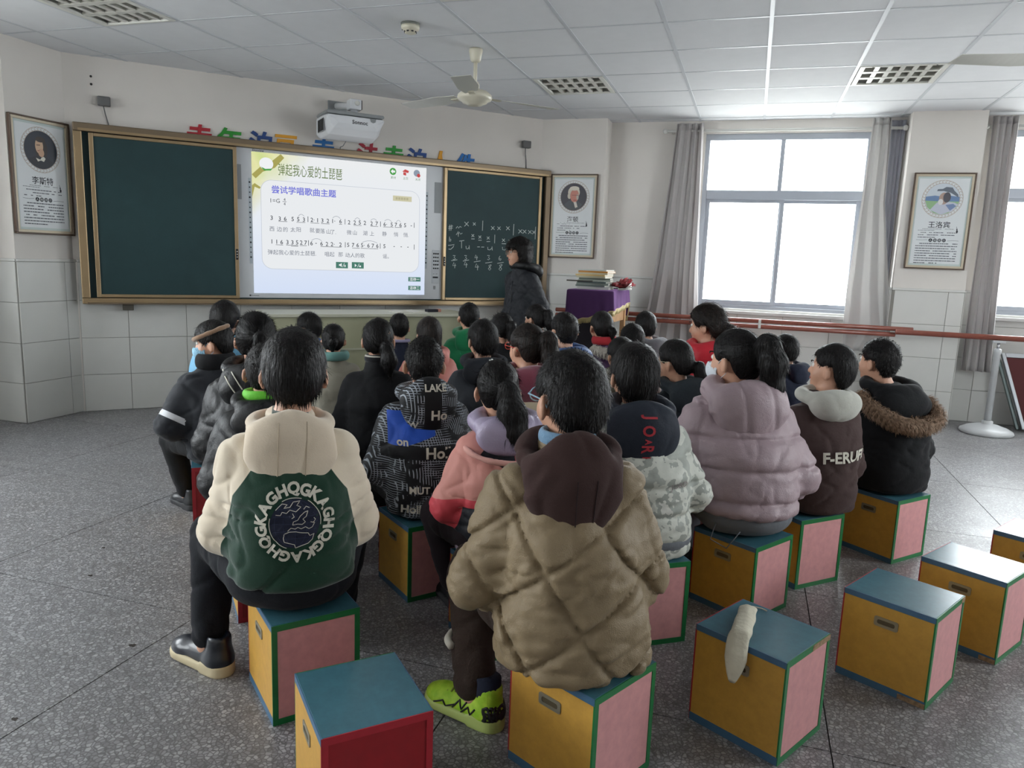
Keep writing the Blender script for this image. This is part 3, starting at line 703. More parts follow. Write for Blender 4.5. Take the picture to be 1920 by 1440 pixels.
tp = poly_prism('top_cover', [(-.235, 0), (.235, 0), (.25, .012), (.24, .03), (-.24, .03), (-.25, .012)], -.505, -.16, m_pjg, pj, .005); tp.location = (0, 0, 2.497)
words('maker_name', [('Sonnoc', .03, 2.445, .045)], -.5235, m_print, body, bold=.01)
flat_poly('sensor_window', [[(.115, 2.486), (.17, 2.486), (.163, 2.46), (.143, 2.452), (.122, 2.46)]], -.5232, m_pjg, body)
box('side_vent', -.252, -.246, -.42, -.22, 2.365, 2.47, m_pjg, pj)
for k in range(9): box('vent_slat', -.255, -.251, -.415 + k * .022, -.408 + k * .022, 2.37, 2.465, m_black, pj)
box('wall_plate', -.11, .06, -.012, 0, 2.56, 2.69, m_pjg, pj, .003)
ar = tube('arm', [(-.03, -.01, 2.65), (.02, -.18, 2.63), (.03, -.34, 2.62)], .028, m_pj, pj, 10)
box('arm_head', -.02, .08, -.40, -.28, 2.57, 2.655, m_pj, pj, .008)
lathe('swivel', [(.05, 2.525), (.05, 2.535), (.032, 2.545), (.03, 2.575)], m_pj, pj, 20).location = (.03, -.34, 0)
o = lathe('adjusting_knob', [(.02, 0), (.02, .015), (.016, .02)], m_white, pj, 14); o.rotation_euler = (PI / 2, 0, 0); o.location = (.04, -.40, 2.62)
box('clamp', .08, .088, -.39, -.30, 2.575, 2.65, m_black, pj)
tube('power_cable', [(.0, -.20, 2.33), (.0, -.1, 2.30), (.0, -.012, 2.30), (.0, -.008, 2.268)], .004, m_pjg, pj, 6)

# ================================================================== framed portrait posters
m_frame_w = mat('dark_walnut_frame', L(92, 74, 62), .4); m_frame_g = mat('pale_gold_inner_frame', L(198, 186, 164), .4, metal=.2)
m_paper = mat('poster_paper', L(222, 226, 228), .35, coat=.5); m_mat = mat('poster_pale_edge', L(196, 208, 206), .4, coat=.5)
m_ring = mat('ring_of_key_pattern', L(176, 160, 146), .6); m_ink = mat('poster_ink', L(44, 46, 54), .6); m_inkl = mat('poster_small_print', L(92, 96, 104), .7)
def poster(loc, rz, name, label, paint, nlines):
    r = empty('framed_poster', loc, rz); tag(r, label, 'poster', 'framed musician posters')
    W, H = .245, .422
    for q in ((-W, W, -.03, 0, H - .012, H), (-W, W, -.03, 0, -H, -H + .012), (-W, -W + .012, -.03, 0, -H + .012, H - .012), (W - .012, W, -.03, 0, -H + .012, H - .012)): box('outer_frame', *q, m_frame_w, r, .003)
    for q in ((-W + .012, W - .012, -.024, 0, H - .032, H - .012), (-W + .012, W - .012, -.024, 0, -H + .012, -H + .032), (-W + .012, -W + .032, -.024, 0, -H + .032, H - .032), (W - .032, W - .012, -.024, 0, -H + .032, H - .032)): box('inner_frame', *q, m_frame_g, r, .002)
    pg = box('printed_sheet', -W + .03, W - .03, -.014, 0, -H + .03, H - .03, m_mat, r)
    y = -.0145
    flat_poly('white_field', [[(-W + .045, -H + .05), (W - .045, -H + .05), (W - .045, H - .05), (-W + .045, H - .05)]], y, m_paper, pg)
    cz = .195
    flat_poly('portrait_ring', [disc_pts(0, cz, .163, 48)], y - .0004, m_paper, pg)
    lines = []
    for k in range(36):
        a0 = 2 * PI * k / 36; a1 = 2 * PI * (k + .62) / 36
        lines.append([(.157 * math.cos(t), cz + .157 * math.sin(t)) for t in np.linspace(a0, a1, 4)] + [(.143 * math.cos(t), cz + .143 * math.sin(t)) for t in np.linspace(a1, a0 + .05, 4)])
    ribbons('ring_key_pattern', lines + [[(rr_ * math.cos(t), cz + rr_ * math.sin(t)) for t in np.linspace(0, 2 * PI, 49)] for rr_ in (.163, .138)], .0035, y - .0008, m_ring, pg)
    for k, (pl, c) in enumerate(paint):
        flat_poly('portrait_colour', [[(px, cz + pz) for px, pz in pl]], y - .0008 - .00025 * k, mat('portrait_paint', L(*c), .45, coat=.4), pg)
    words('name_characters', [(name, .0, -.028, .060)], y - .0006, m_ink, pg, bold=.008)
    flat_poly('small_instrument', [disc_pts(.148, -.086, .008, 12, .012), disc_pts(.146, -.068, .005, 10, .008), [(.143, -.062), (.147, -.062), (.141, -.042), (.139, -.042)]], y - .0006, m_ink, pg)
    rr_ = random.Random(name)
    rows = []
    def line(x0, x1, z, h, dens=.85):
        x = x0
        while x < x1:
            w = rr_.uniform(.006, .03)
            if rr_.random() < dens: rows.append([(x, z - h), (min(x + w, x1), z - h), (min(x + w, x1), z + h), (x, z + h)])
            x += w + .003
    line(-.13, .125, -.066, .0016, .8); line(-.165, -.03, -.078, .0016, .8)
    for k in range(3): line(-.14 if k == 0 else -.16, .155 if k < 2 else -.02, -.098 - .021 * k, .003, .75)
    for k in range(nlines): line(-.14 if k == 0 else -.17, .165 if k < nlines - 1 else .02, -.195 - .0215 * k, .0036, .92)
    flat_poly('small_print', rows, y - .0006, m_inkl, pg)
    bz = -.165
    for k, c in enumerate('人物简介'):
        flat_poly('badge', [disc_pts(-.054 + .036 * k, bz, .0155, 20)], y - .0006, m_ink, pg)
    words('badge_characters', [(c, -.054 + .036 * k, bz, .022) for k, c in enumerate('人物简介')], y - .001, m_paper, pg, bold=.0)
    ribbons('badge_flourish', [[(-.17, bz + .002), (-.12, bz), (-.08, bz + .004)], [(.17, bz - .002), (.12, bz), (.08, bz - .004)]], .0025, y - .0006, m_inkl, pg)
    # sheet of picture glass is left out of the relief: the print has its own gloss coat
    return r
def ov(cx, cz, rx, rz, n=24, rot=0):
    return [(cx + rx * math.cos(t) * math.cos(rot) - rz * math.sin(t) * math.sin(rot), cz + rx * math.cos(t) * math.sin(rot) + rz * math.sin(t) * math.cos(rot)) for t in np.linspace(0, 2 * PI, n, endpoint=False)]
dark = (34, 42, 56)
paintA = [(disc_pts(0, 0, .136, 40), dark), (ov(.005, .005, .05, .085), (44, 36, 34)), ([(-.11, -.075), (-.05, -.05), (.04, -.045), (.10, -.08), (.06, -.12), (0, -.135), (-.06, -.12)], (24, 30, 42)), (ov(-.012, .028, .033, .056), (206, 172, 142)), (ov(.002, -.02, .024, .03), (196, 158, 130)), ([(-.045, -.06), (-.01, -.07), (.0, -.055), (.02, -.045), (.035, -.058), (.02, -.082), (-.005, -.075), (-.03, -.085)], (214, 212, 200)), (ov(-.002, .075, .04, .02), (52, 42, 38)), ([(-.035, .035), (-.005, .038), (-.005, .032), (-.035, .029)], (96, 70, 58)), ([(-.03, -.005), (-.012, -.003), (-.012, -.008), (-.03, -.01)], (150, 96, 86))]
paintB = [(disc_pts(0, 0, .136, 40), (58, 56, 66)), ([(-.10, -.08), (-.05, -.035), (.04, -.035), (.09, -.075), (.06, -.118), (0, -.132), (-.06, -.12)], (70, 76, 82)), (ov(.0, .045, .062, .062), (214, 206, 188)), (ov(-.045, .01, .02, .03), (206, 198, 182)), (ov(.008, .012, .045, .066), (198, 128, 112)), (ov(.04, .0, .012, .03), (190, 182, 168)), ([(.0, -.05), (.03, -.05), (.045, -.1), (.02, -.11)], (214, 206, 196)), ([(-.02, .02), (.05, .02), (.05, .014), (-.02, .014)], (150, 90, 80)), ([(.0, -.03), (.03, -.03), (.03, -.036), (.0, -.036)], (150, 70, 70)), (ov(.005, .085, .05, .022), (220, 212, 196))]
paintC = [(disc_pts(0, 0, .136, 40), (206, 214, 222)), ([(-.134, .02), (-.06, .03), (.0, .02), (.06, .03), (.134, .02), (.135, -.02), (.0, -.02), (-.135, -.02)], (110, 138, 178)), ([(-.135, -.015), (0, -.02), (.135, -.02), (.115, -.07), (.06, -.12), (0, -.136), (-.06, -.12), (-.115, -.07)], (150, 186, 140)), ([(-.09, -.095), (-.04, -.03), (.03, -.02), (.10, -.03), (.128, -.045), (.09, -.10), (0, -.136)], (196, 200, 214)), (ov(.01, .005, .038, .052), (176, 150, 138)), (ov(-.012, -.025, .02, .026), (222, 220, 220)), (ov(.035, .015, .03, .045), (86, 84, 92)), ([(-.05, .068), (.0, .07), (.06, .055), (.125, .015), (.12, .04), (.085, .075), (.07, .10), (.02, .105), (-.005, .088), (-.045, .085)], (104, 112, 124)), ([(.03, -.05), (.09, -.04), (.115, -.06), (.07, -.1)], (120, 140, 178))]
poster((-5.128, 4.372, 1.835), PI / 2, '李斯特', 'framed poster with a dark round portrait of a young man, left of the chalkboard', paintA, 8)
poster((-1.815, 7.648, 1.817), 0, '海顿', 'framed poster with a round portrait in a pale wig, right of the chalkboard', paintB, 9)
poster((1.545, 7.633, 1.832), 0, '王洛宾', 'framed poster with a round portrait in a grey hat, right of the window', paintC, 9)

# ================================================================== desk, draped cabinet, books
m_desk = mat('pale_olive_laminate', L(176, 176, 146), .5, var=(4, .04)); m_desk_t = mat('light_desk_top', L(196, 196, 176), .45)
dk = empty('long_desk', (WA[0], WA[1], 0), WANG); tag(dk, 'long pale olive teacher desk in front of the whiteboard', 'desk')
box('desk_top', 1.30, 3.09, -.83, -.32, .835, .862, m_desk_t, dk, .005)
box('front_panel', 1.33, 2.19, -.81, -.79, .02, .835, m_desk, dk, .003); box('front_panel', 2.195, 3.06, -.81, -.79, .02, .835, m_desk, dk, .003)
box('end_panel', 1.32, 1.342, -.79, -.34, .0, .835, m_desk_t, dk, .003); box('end_panel', 3.05, 3.072, -.79, -.34, .0, .835, m_desk, dk, .003)
box('panel_band', 1.33, 3.06, -.815, -.81, .56, .575, m_desk_t, dk)
def on_board(x, y, z): p = WA + WT * x - WN * y * -1 if False else WA + WT * x + WN * (-y); return (float(p[0]), float(p[1]), z)
m_page = mat('book_paper', L(222, 220, 210), .7)
nb = empty('open_notebook', on_board(2.55, -.62, .862), WANG + .1); tag(nb, 'open white notebook lying on the pale desk', 'notebook')
for s in (-1, 1):
    V = [(s * .005, -.1, .004), (s * .08, -.1, .016), (s * .15, -.1, .006), (s * .15, .1, .006), (s * .08, .1, .016), (s * .005, .1, .004)]
    V2 = [(x, y, 0) for x, y, z in V]; F = [(0, 1, 4, 5), (1, 2, 3, 4), (11, 10, 7, 6), (10, 9, 8, 7)] + [(a, 6 + a, 6 + (a + 1) % 6, (a + 1) % 6) for a in range(6)]
    mobj('page_block', py_mesh('page_block', V + V2, F), nb, m_page)
bp = empty('blackboard_eraser', on_board(2.80, -.60, .862), WANG + .2); tag(bp, 'dark eraser with pink end on the pale desk', 'eraser')
box('felt', -.075, .04, -.025, .025, 0, .025, mat('dark_felt', L(44, 44, 52), .9), bp, .004); box('handle_end', .04, .075, -.022, .022, 0, .027, mat('pink_plastic', L(206, 150, 130), .6), bp, .004)

m_wood = mat('honey_wood', L(186, 146, 106), .45, var=(14, .12))
cab = empty('wooden_cabinet', (-1.37, 6.98, 0), math.radians(-4)); tag(cab, 'honey wood cabinet stand hidden under the purple cloth', 'cabinet')
box('top_board', -.20, .20, -.30, .30, 1.07, 1.10, m_wood, cab, .004)
for sx in (-1, 1):
    for sy in (-1, 1): box('leg', sx * .18 - .022, sx * .18 + .022, sy * .27 - .025, sy * .27 + .025, 0, 1.07, m_wood, cab, .003)
box('apron', -.18, .18, -.285, -.265, .86, 1.07, m_wood, cab); box('apron', -.18, .18, .265, .285, .86, 1.07, m_wood, cab)
box('apron', .17, .19, -.25, .25, .82, 1.07, m_wood, cab); box('apron', -.19, -.17, -.25, .25, .82, 1.07, m_wood, cab)
box('shelf', -.17, .17, -.25, .25, .32, .34, m_wood, cab)
box('front_board', -.16, .16, -.275, -.262, .05, .86, mat('dark_stain', L(36, 32, 40), .6), cab)
def velvet():
    m, nt, b = base_mat('purple_velvet', L(70, 36, 84), .9, sheen=.9)
    b.inputs['Sheen Tint'].default_value = L(190, 140, 210); nt.bump(nt.noise(14, 4), .25, .01); return m
m_velvet = velvet()
cl = empty('velvet_cloth', (-1.37, 6.98, 0), math.radians(-4)); tag(cl, 'purple velvet cloth with gold fringe draped over the cabinet by the teacher', 'cloth')
def drape():
    # perimeter of the table top, hanging down with gentle folds; the hem falls lower on the left
    per = []
    for a, b_ in (((-.215, -.315), (.215, -.315)), ((.215, -.315), (.215, .315)), ((.215, .315), (-.215, .315)), ((-.215, .315), (-.215, -.315))):
        for t in np.linspace(0, 1, 24, endpoint=False): per.append((a[0] + (b_[0] - a[0]) * t, a[1] + (b_[1] - a[1]) * t))
    n = len(per); V, F = [], []
    rows = [(1.0, 1.108, 0)] + [(0, 0, k / 8) for k in range(9)]
    hem = []
    for i, (x, y) in enumerate(per):
        base = .85
        if y < -.3: base = .80 + .13 * (x + .215) / .43
        elif x > .2: base = .93 + .06 * (y + .315) / .63
        hem.append(base + .006 * math.sin(i * .9))
    V.append((0, 0, 1.107))
    for k in range(10):
        for i, (x, y) in enumerate(per):
            if k == 0: V.append((x * .965, y * .975, 1.107))
            else:
                t = (k - 1) / 8; z = 1.10 + (hem[i] - 1.10) * t
                f = 1 + t * (.035 + .03 * math.sin(i * .55) ** 2 + .02 * math.sin(i * 1.3))
                V.append((x * f, y * (1 + (f - 1) * .7), z))
    for i in range(n): F.append((0, 1 + i, 1 + (i + 1) % n))
    for k in range(9):
        for i in range(n): F.append((1 + k * n + i, 1 + (k + 1) * n + i, 1 + (k + 1) * n + (i + 1) % n, 1 + k * n + (i + 1) % n))
    return V, F, n
V, F, n = drape()
o = mobj('drape', py_mesh('drape', V, F, True), cl, m_velvet); md = o.modifiers.new('thickness', 'SOLIDIFY'); md.thickness = .004; md.offset = 1
hem = V[1 + 9 * n:]
fr = []
for i in range(n):
    for t in np.linspace(0, 1, 6, endpoint=False):
        a, b_ = np.array(hem[i]), np.array(hem[(i + 1) % n]); p = a + (b_ - a) * t
        fr.append([p, p + np.array([random.uniform(-.002, .002), random.uniform(-.002, .002), -.045 + random.uniform(-.004, .004)])])
tubes('fringe', fr, .0022, mat('gold_fringe', L(196, 178, 128), .6), cl, 3)
tubes('fringe_braid', [[tuple(np.array(h_)) for h_ in hem] + [hem[0]]], .006, mat('gold_braid', L(206, 186, 140), .5), cl, 6)

# books and papers on the cloth, each its own thing
bz = 1.112
BK = [((.23, .30), .020, (206, 208, 200), 'thick'), ((.24, .29), .012, (120, 132, 126), ''), ((.22, .30), .014, (150, 160, 150), ''), ((.23, .28), .012, (96, 112, 108), ''), ((.235, .30), .013, (168, 176, 164), ''),
      ((.23, .29), .012, (110, 120, 112), ''), ((.22, .28), .014, (206, 200, 170), ''), ((.23, .29), .012, (226, 196, 130), ''), ((.225, .28), .012, (214, 206, 178), ''), ((.22, .29), .013, (228, 160, 70), ''), ((.23, .285), .010, (214, 216, 208), '')]
BN = ['lowest white song book in the stack on the purple cloth', 'second book up in the stack on the purple cloth, green-grey cover', 'third book up in the stack on the purple cloth, pale green cover', 'fourth book up in the stack on the purple cloth, dark green cover', 'fifth book up in the stack on the purple cloth, sage cover',
      'sixth book up in the stack on the purple cloth, grey-green cover', 'seventh book up in the stack on the purple cloth, cream cover', 'fourth book from the top of the stack, pale yellow cover', 'third book from the top of the stack, cream cover', 'orange-spined song book, second from the top of the stack', 'topmost pale song book of the stack on the purple cloth']
for (sz, th, c, _), lb in zip(BK, BN):
    th *= 1.22
    x = -1.40 + random.uniform(-.012, .012); y = 6.93 + random.uniform(-.012, .012); a = math.radians(-4 + random.uniform(-7, 7))
    r = empty('song_book', (x, y, bz), a); tag(r, lb, 'book', 'song books stacked on the purple cloth')
    w, d_ = sz[1] / 2, sz[0] / 2; mc = mat('book_cover', L(*c), .5)
    box('cover', -w, w, -d_, d_, 0, .0018, mc, r); box('cover', -w, w, -d_, d_, th - .0018, th, mc, r)
    box('spine', -w, w, -d_, -d_ + .002, .0018, th - .0018, mc, r); box('page_block', -w + .003, w - .004, -d_ + .002, d_ - .004, .0018, th - .0018, m_page, r)
    bz += th + .0006
pl = empty('loose_papers', (-1.25, 6.93, 1.112), .1); tag(pl, 'crumpled white papers sticking out at the right of the book stack', 'papers')
for k in range(3):
    V, F = [], []
    for i in range(6):
        for j in range(5): V.append((-.03 + i * .024, -.11 + j * .05, .003 + k * .006 + .022 * (i / 5) ** 2 * abs(math.sin(i * 1.7 + j * 1.1 + k)) + .02 * max(0, i - 3) * (k * .5)))
    for i in range(5):
        for j in range(4): F.append((i * 5 + j, i * 5 + j + 1, i * 5 + j + 6, i * 5 + j + 5))
    o = mobj('sheet', py_mesh('sheet', V, F, True), pl, mat('white_paper', L(230, 230, 226), .7)); md = o.modifiers.new('t', 'SOLIDIFY'); md.thickness = .0015
    o.location = (.10, .0, 0)
st_ = tube('conductor_stick', [(-1.645, 6.80, 1.187), (-1.40, 6.80, 1.187)], .006, mat('dark_stick', L(74, 70, 62), .5), None, 8); tag(st_, 'thin dark stick poking out left of the book stack', 'stick')
rd = empty('red_artificial_flower', (-1.15, 7.0, 1.118), 0, 1.25); tag(rd, 'crumpled red fabric flower lying behind the books', 'flower')
m_red = mat('red_silk', L(176, 58, 66), .6, sheen=.3)
for k in range(14):
    a = k * 2.4; V, F = [], []
    for i in range(5):
        for j in range(4):
            t = i / 4; w = .028 * math.sin(PI * (t * .8 + .15)); V.append((t * .095, (j / 3 - .5) * 2 * w, .012 + .06 * t * (1 - .7 * t) + .012 * math.sin(j * 2 + i * 1.4 + k)))
    for i in range(4):
        for j in range(3): F.append((i * 4 + j, i * 4 + j + 1, i * 4 + j + 5, i * 4 + j + 4))
    o = mobj('petal', py_mesh('petal', V, F, True), rd, m_red); o.rotation_euler = (random.uniform(-.3, .3), random.uniform(-.75, .1), a); md = o.modifiers.new('t', 'SOLIDIFY'); md.thickness = .0015
tube('flower_stem', [(0, 0, .004), (-.06, .03, .004), (-.1, .03, .004)], .004, mat('stem_green', L(70, 96, 60), .6), rd, 6)

# ================================================================== curtains and rods
def curtain_mat(name, c):
    m, nt, b = base_mat(name, c, .85, sheen=.25)
    tr = nt.new('ShaderNodeBsdfTranslucent'); tr.inputs[0].default_value = c; mx = nt.new('ShaderNodeMixShader'); mx.inputs[0].default_value = .32
    out = nt.n['Material Output']; nt.link(b.outputs[0], mx.inputs[1]); nt.link(tr.outputs[0], mx.inputs[2]); nt.link(mx.outputs[0], out.inputs[0])
    nt.bump(nt.noise(500, 2, stretch=(1, 1, .2)), .15, .002); return m
m_cur = curtain_mat('grey_beige_curtain', L(212, 210, 208)); m_cur2 = curtain_mat('greige_curtain', L(204, 200, 199))
def curtain(label, m, prof, y, folds, amp, N=90, M=40, skew=0.0):
    """prof: list of (z, x_left, x_right) from top to hem"""
    zs = np.array([p[0] for p in prof][::-1]); xl = np.array([p[1] for p in prof][::-1]); xr = np.array([p[2] for p in prof][::-1])
    V, F = [], []
    for j in range(M + 1):
        z = zs[-1] + (zs[0] - zs[-1]) * j / M; a, b_ = np.interp(z, zs, xl), np.interp(z, zs, xr)
        for i in range(N + 1):
            t = i / N; ph = 2 * PI * folds * t + .35 * math.sin(3 * z + 5 * t)
            am = amp * (.75 + .25 * math.sin(7 * t + 2)) * (1 if j > 1 else .8)
            V.append((a + (b_ - a) * (t + .012 * math.sin(ph * 2)), y + am * math.sin(ph) + .012 * math.sin(2.1 * z + 4 * t) + skew * (zs[-1] - z), z))
    for j in range(M):
        for i in range(N): k = j * (N + 1) + i; F.append((k, k + N + 1, k + N + 2, k + 1))
    r = empty('curtain', (float(xl.mean() + xr.mean()) / 2 * 0, 0, 0)); tag(r, label, 'curtain', 'window curtains')
    o = mobj('fabric', py_mesh('fabric', V, F, True), r, m); md = o.modifiers.new('t', 'SOLIDIFY'); md.thickness = .004
    V2, F2 = [], []
    top = V[:N + 1]
    for x, yy, z in top: V2 += [(x, yy - .005, z - .06), (x, yy - .005, z + .004), (x, yy + .005, z + .004), (x, yy + .005, z - .06)]
    for i in range(N):
        for s in range(4): F2.append((i * 4 + s, i * 4 + (s + 1) % 4, i * 4 + 4 + (s + 1) % 4, i * 4 + 4 + s))
    mobj('heading_tape', py_mesh('heading_tape', V2, F2, True), r, m)
    return r
curtain('grey curtain hanging left of the wide window, flaring towards the floor', m_cur2, [(2.735, -.835, -.58), (2.2, -.87, -.565), (1.4, -.945, -.535), (.56, -1.06, -.48)], 7.765, 4, .036)
curtain('pale curtain right of the wide window, gathered behind the barre', m_cur, [(2.745, .925, 1.075), (2.0, .90, 1.10), (1.2, .86, 1.22), (.86, .86, 1.29), (.62, .885, 1.12)], 7.70, 2.4, .036)
curtain('narrow blue-grey curtain tucked between the window and the pier', mat('blue_grey_curtain', L(172, 174, 184), .9), [(2.74, 1.06, 1.215), (1.9, 1.08, 1.215), (.9, 1.15, 1.225)], 7.82, 4, .014)  # darker, opaque blue-grey cloth than the other curtains
curtain('greige curtain right of the hat portrait poster', m_cur2, [(2.745, 1.885, 2.085), (2.0, 1.90, 2.09), (1.2, 1.90, 2.115), (.50, 1.905, 2.14)], 7.74, 4, .034)
def rod(x0, x1, label):
    r = empty('curtain_rod', (0, 7.80, 2.672)); tag(r, label, 'curtain rod')
    tube('pole', [(x0, 0, 0), (x1, 0, 0)], .014, m_white, r, 10)
    for x in (x0, x1):
        o = lathe('finial', [(.014, 0), (.022, .008), (.026, .022), (.02, .038), (.004, .045)], m_white, r, 14); o.rotation_euler = (0, PI / 2 if x == x1 else -PI / 2, 0); o.location = (x, 0, 0)
    for x in (x0 + .05, x1 - .05): box('bracket', x - .012, x + .012, 0, .1, -.012, .012, m_white, r, .003)
rod(-.93, 1.19, 'white curtain rod above the wide window'); rod(1.88, 4.0, 'white curtain rod above the window at the right edge')

# ================================================================== ballet barres and stand
m_barre = mat('reddish_brown_varnished_wood', L(140, 76, 62), .32, var=(18, .12), coat=.3)
def bar(name, x0, x1, z, label, parent=None, y=7.44, r=.021):
    o = tube(name, [(x0, 0, 0), (x0 + .004, 0, 0), (x1 - .004, 0, 0), (x1, 0, 0)], [r * .8, r, r, r * .8], m_barre, parent, 14); o.location = (0, y, z); return o
br = empty('ballet_barre', (0, 0, 0)); tag(br, 'double reddish wooden barre under the wide window', 'barre')
bar('upper_bar', -1.9, 1.41, .868, '', br); bar('lower_bar', -1.9, 1.27, .815, '', br)
for x in (-1.35, .1): box('wall_bracket', x - .015, x + .015, 7.42, 7.9, .83, .85, m_white, br, .003); box('bar_bracket', x - .012, x + .012, 7.40, 7.43, .80, .88, m_white, br, .003)
b2 = empty('ballet_barre', (0, 0, 0)); tag(b2, 'single reddish wooden barre on the white stand at the right edge', 'barre'); bar('bar', 1.26, 4.0, .845, '', b2, y=7.385, r=.024)
b3 = empty('ballet_barre', (0, 0, 0)); tag(b3, 'end of a wooden barre showing at the left edge of the picture', 'barre')
tube('bar', [(-5.28, .8, .885), (-5.28, 3.9, .885), (-5.28, 3.93, .885)], [.024, .024, .018], m_barre, b3, 14)
for y in (1.0, 3.4): box('wall_bracket', -5.45, -5.28, y - .012, y + .012, .87, .895, m_white, b3, .003)
sd = empty('barre_stand', (2.075, 7.385, 0)); tag(sd, 'white metal barre stand with a domed round base', 'stand')
m_stand = mat('white_enamel_steel', L(206, 208, 210), .35, var=(5, .03))
lathe('base', [(.205, 0), (.212, .012), (.205, .03), (.16, .055), (.10, .075), (.055, .085), (.045, .088), (.044, .11), (.03, .115)], m_stand, sd, 40)
pol = lathe('pole', [(.028, .1), (.027, .70), (.030, .705), (.030, .745), (.02, .75)], m_stand, sd, 20)
lathe('inner_pole', [(.012, .74), (.012, .80)], mat('chrome', L(190, 192, 196), .2, metal=.9), sd, 12)
box('saddle', -.05, .05, -.018, .018, .80, .822, m_stand, sd, .004)
# folded board leaning on the wall
fb = empty('display_board', (2.66, 7.60, 0), 0); tag(fb, 'dark red panel with aluminium frame leaning by the wall at the right edge', 'panel')
m_fal = mat('dull_aluminium', L(168, 172, 176), .35, metal=.6)
def lean(o): o.rotation_euler = (math.radians(-14), 0, 0); return o
sk = .20
def para(name, x0, x1, z0, z1, y0, y1, m):
    return lean(poly_prism(name, [(x0 + sk * (.68 - z0) / .68 * 1.0, z0), (x1 + sk * (.68 - z0) / .68, z0), (x1 + sk * (.68 - z1) / .68, z1), (x0 + sk * (.68 - z1) / .68, z1)], y0, y1, m, fb, .004))
para('red_board', -.42, .6, .06, .66, -.03, -.015, mat('dark_red_felt', L(92, 44, 46), .85))
para('frame_bar', -.45, -.42, .02, .70, -.04, -.005, m_fal); para('frame_bar', .6, .63, .02, .70, -.04, -.005, m_fal)
para('frame_bar', -.42, .6, .66, .70, -.04, -.005, m_fal); para('frame_bar', -.42, .6, .02, .06, -.04, -.005, m_fal)
para('rear_frame', -.485, -.455, .02, .71, .0, .03, mat('grey_green_steel', L(110, 122, 120), .4, metal=.4))

# ================================================================== stools: coloured box stools
def stool_mat(name, c, rough, wear, sc=0.0):
    m, nt, b = base_mat(name, L(*c), rough)
    gr = nt.ramp(nt.noise(34, 5, .65), [(.3, L(*(max(0, int(k * .93)) for k in c))), (.7, L(*c))])
    st = nt.ramp(nt.noise(7, 6, .7), [(.66, (0, 0, 0, 1)), (.74, (1, 1, 1, 1))])
    nt.link(nt.mix(nt.math('MULTIPLY', st, wear), gr, L(92, 74, 56)), b.inputs['Base Color'])
    if sc:
        rr_ = nt.ramp(nt.noise(60, 3, .6, stretch=(.25, 1, 1)), [(.45, (rough,) * 3 + (1,)), (.62, (min(1, rough + sc),) * 3 + (1,))]); nt.link(rr_, b.inputs['Roughness'])
    return m
m_sy = stool_mat('ochre_laminate', (206, 158, 70), .45, .16); m_sp = stool_mat('pink_laminate', (222, 160, 160), .5, .10); m_sr = stool_mat('red_laminate', (150, 26, 34), .45, .05)
m_sg = stool_mat('green_edge_band', (22, 118, 62), .4, .25); m_sb = stool_mat('teal_top_laminate', (70, 116, 130), .22, .05, .05); m_sbl = stool_mat('blue_edge_band', (72, 110, 142), .4, .12); m_srb = stool_mat('crimson_edge_band', (172, 38, 50), .45, .08)
m_hand = mat('worn_nickel_pull', L(160, 156, 140), .4, metal=.6); m_chip = mat('bare_chipboard', L(150, 124, 96), .95, var=(90, .35)); m_hole = mat('dark_slot', L(92, 82, 62), .6, metal=.3)
SH, SWX, SWY = .310, .1435, .1315
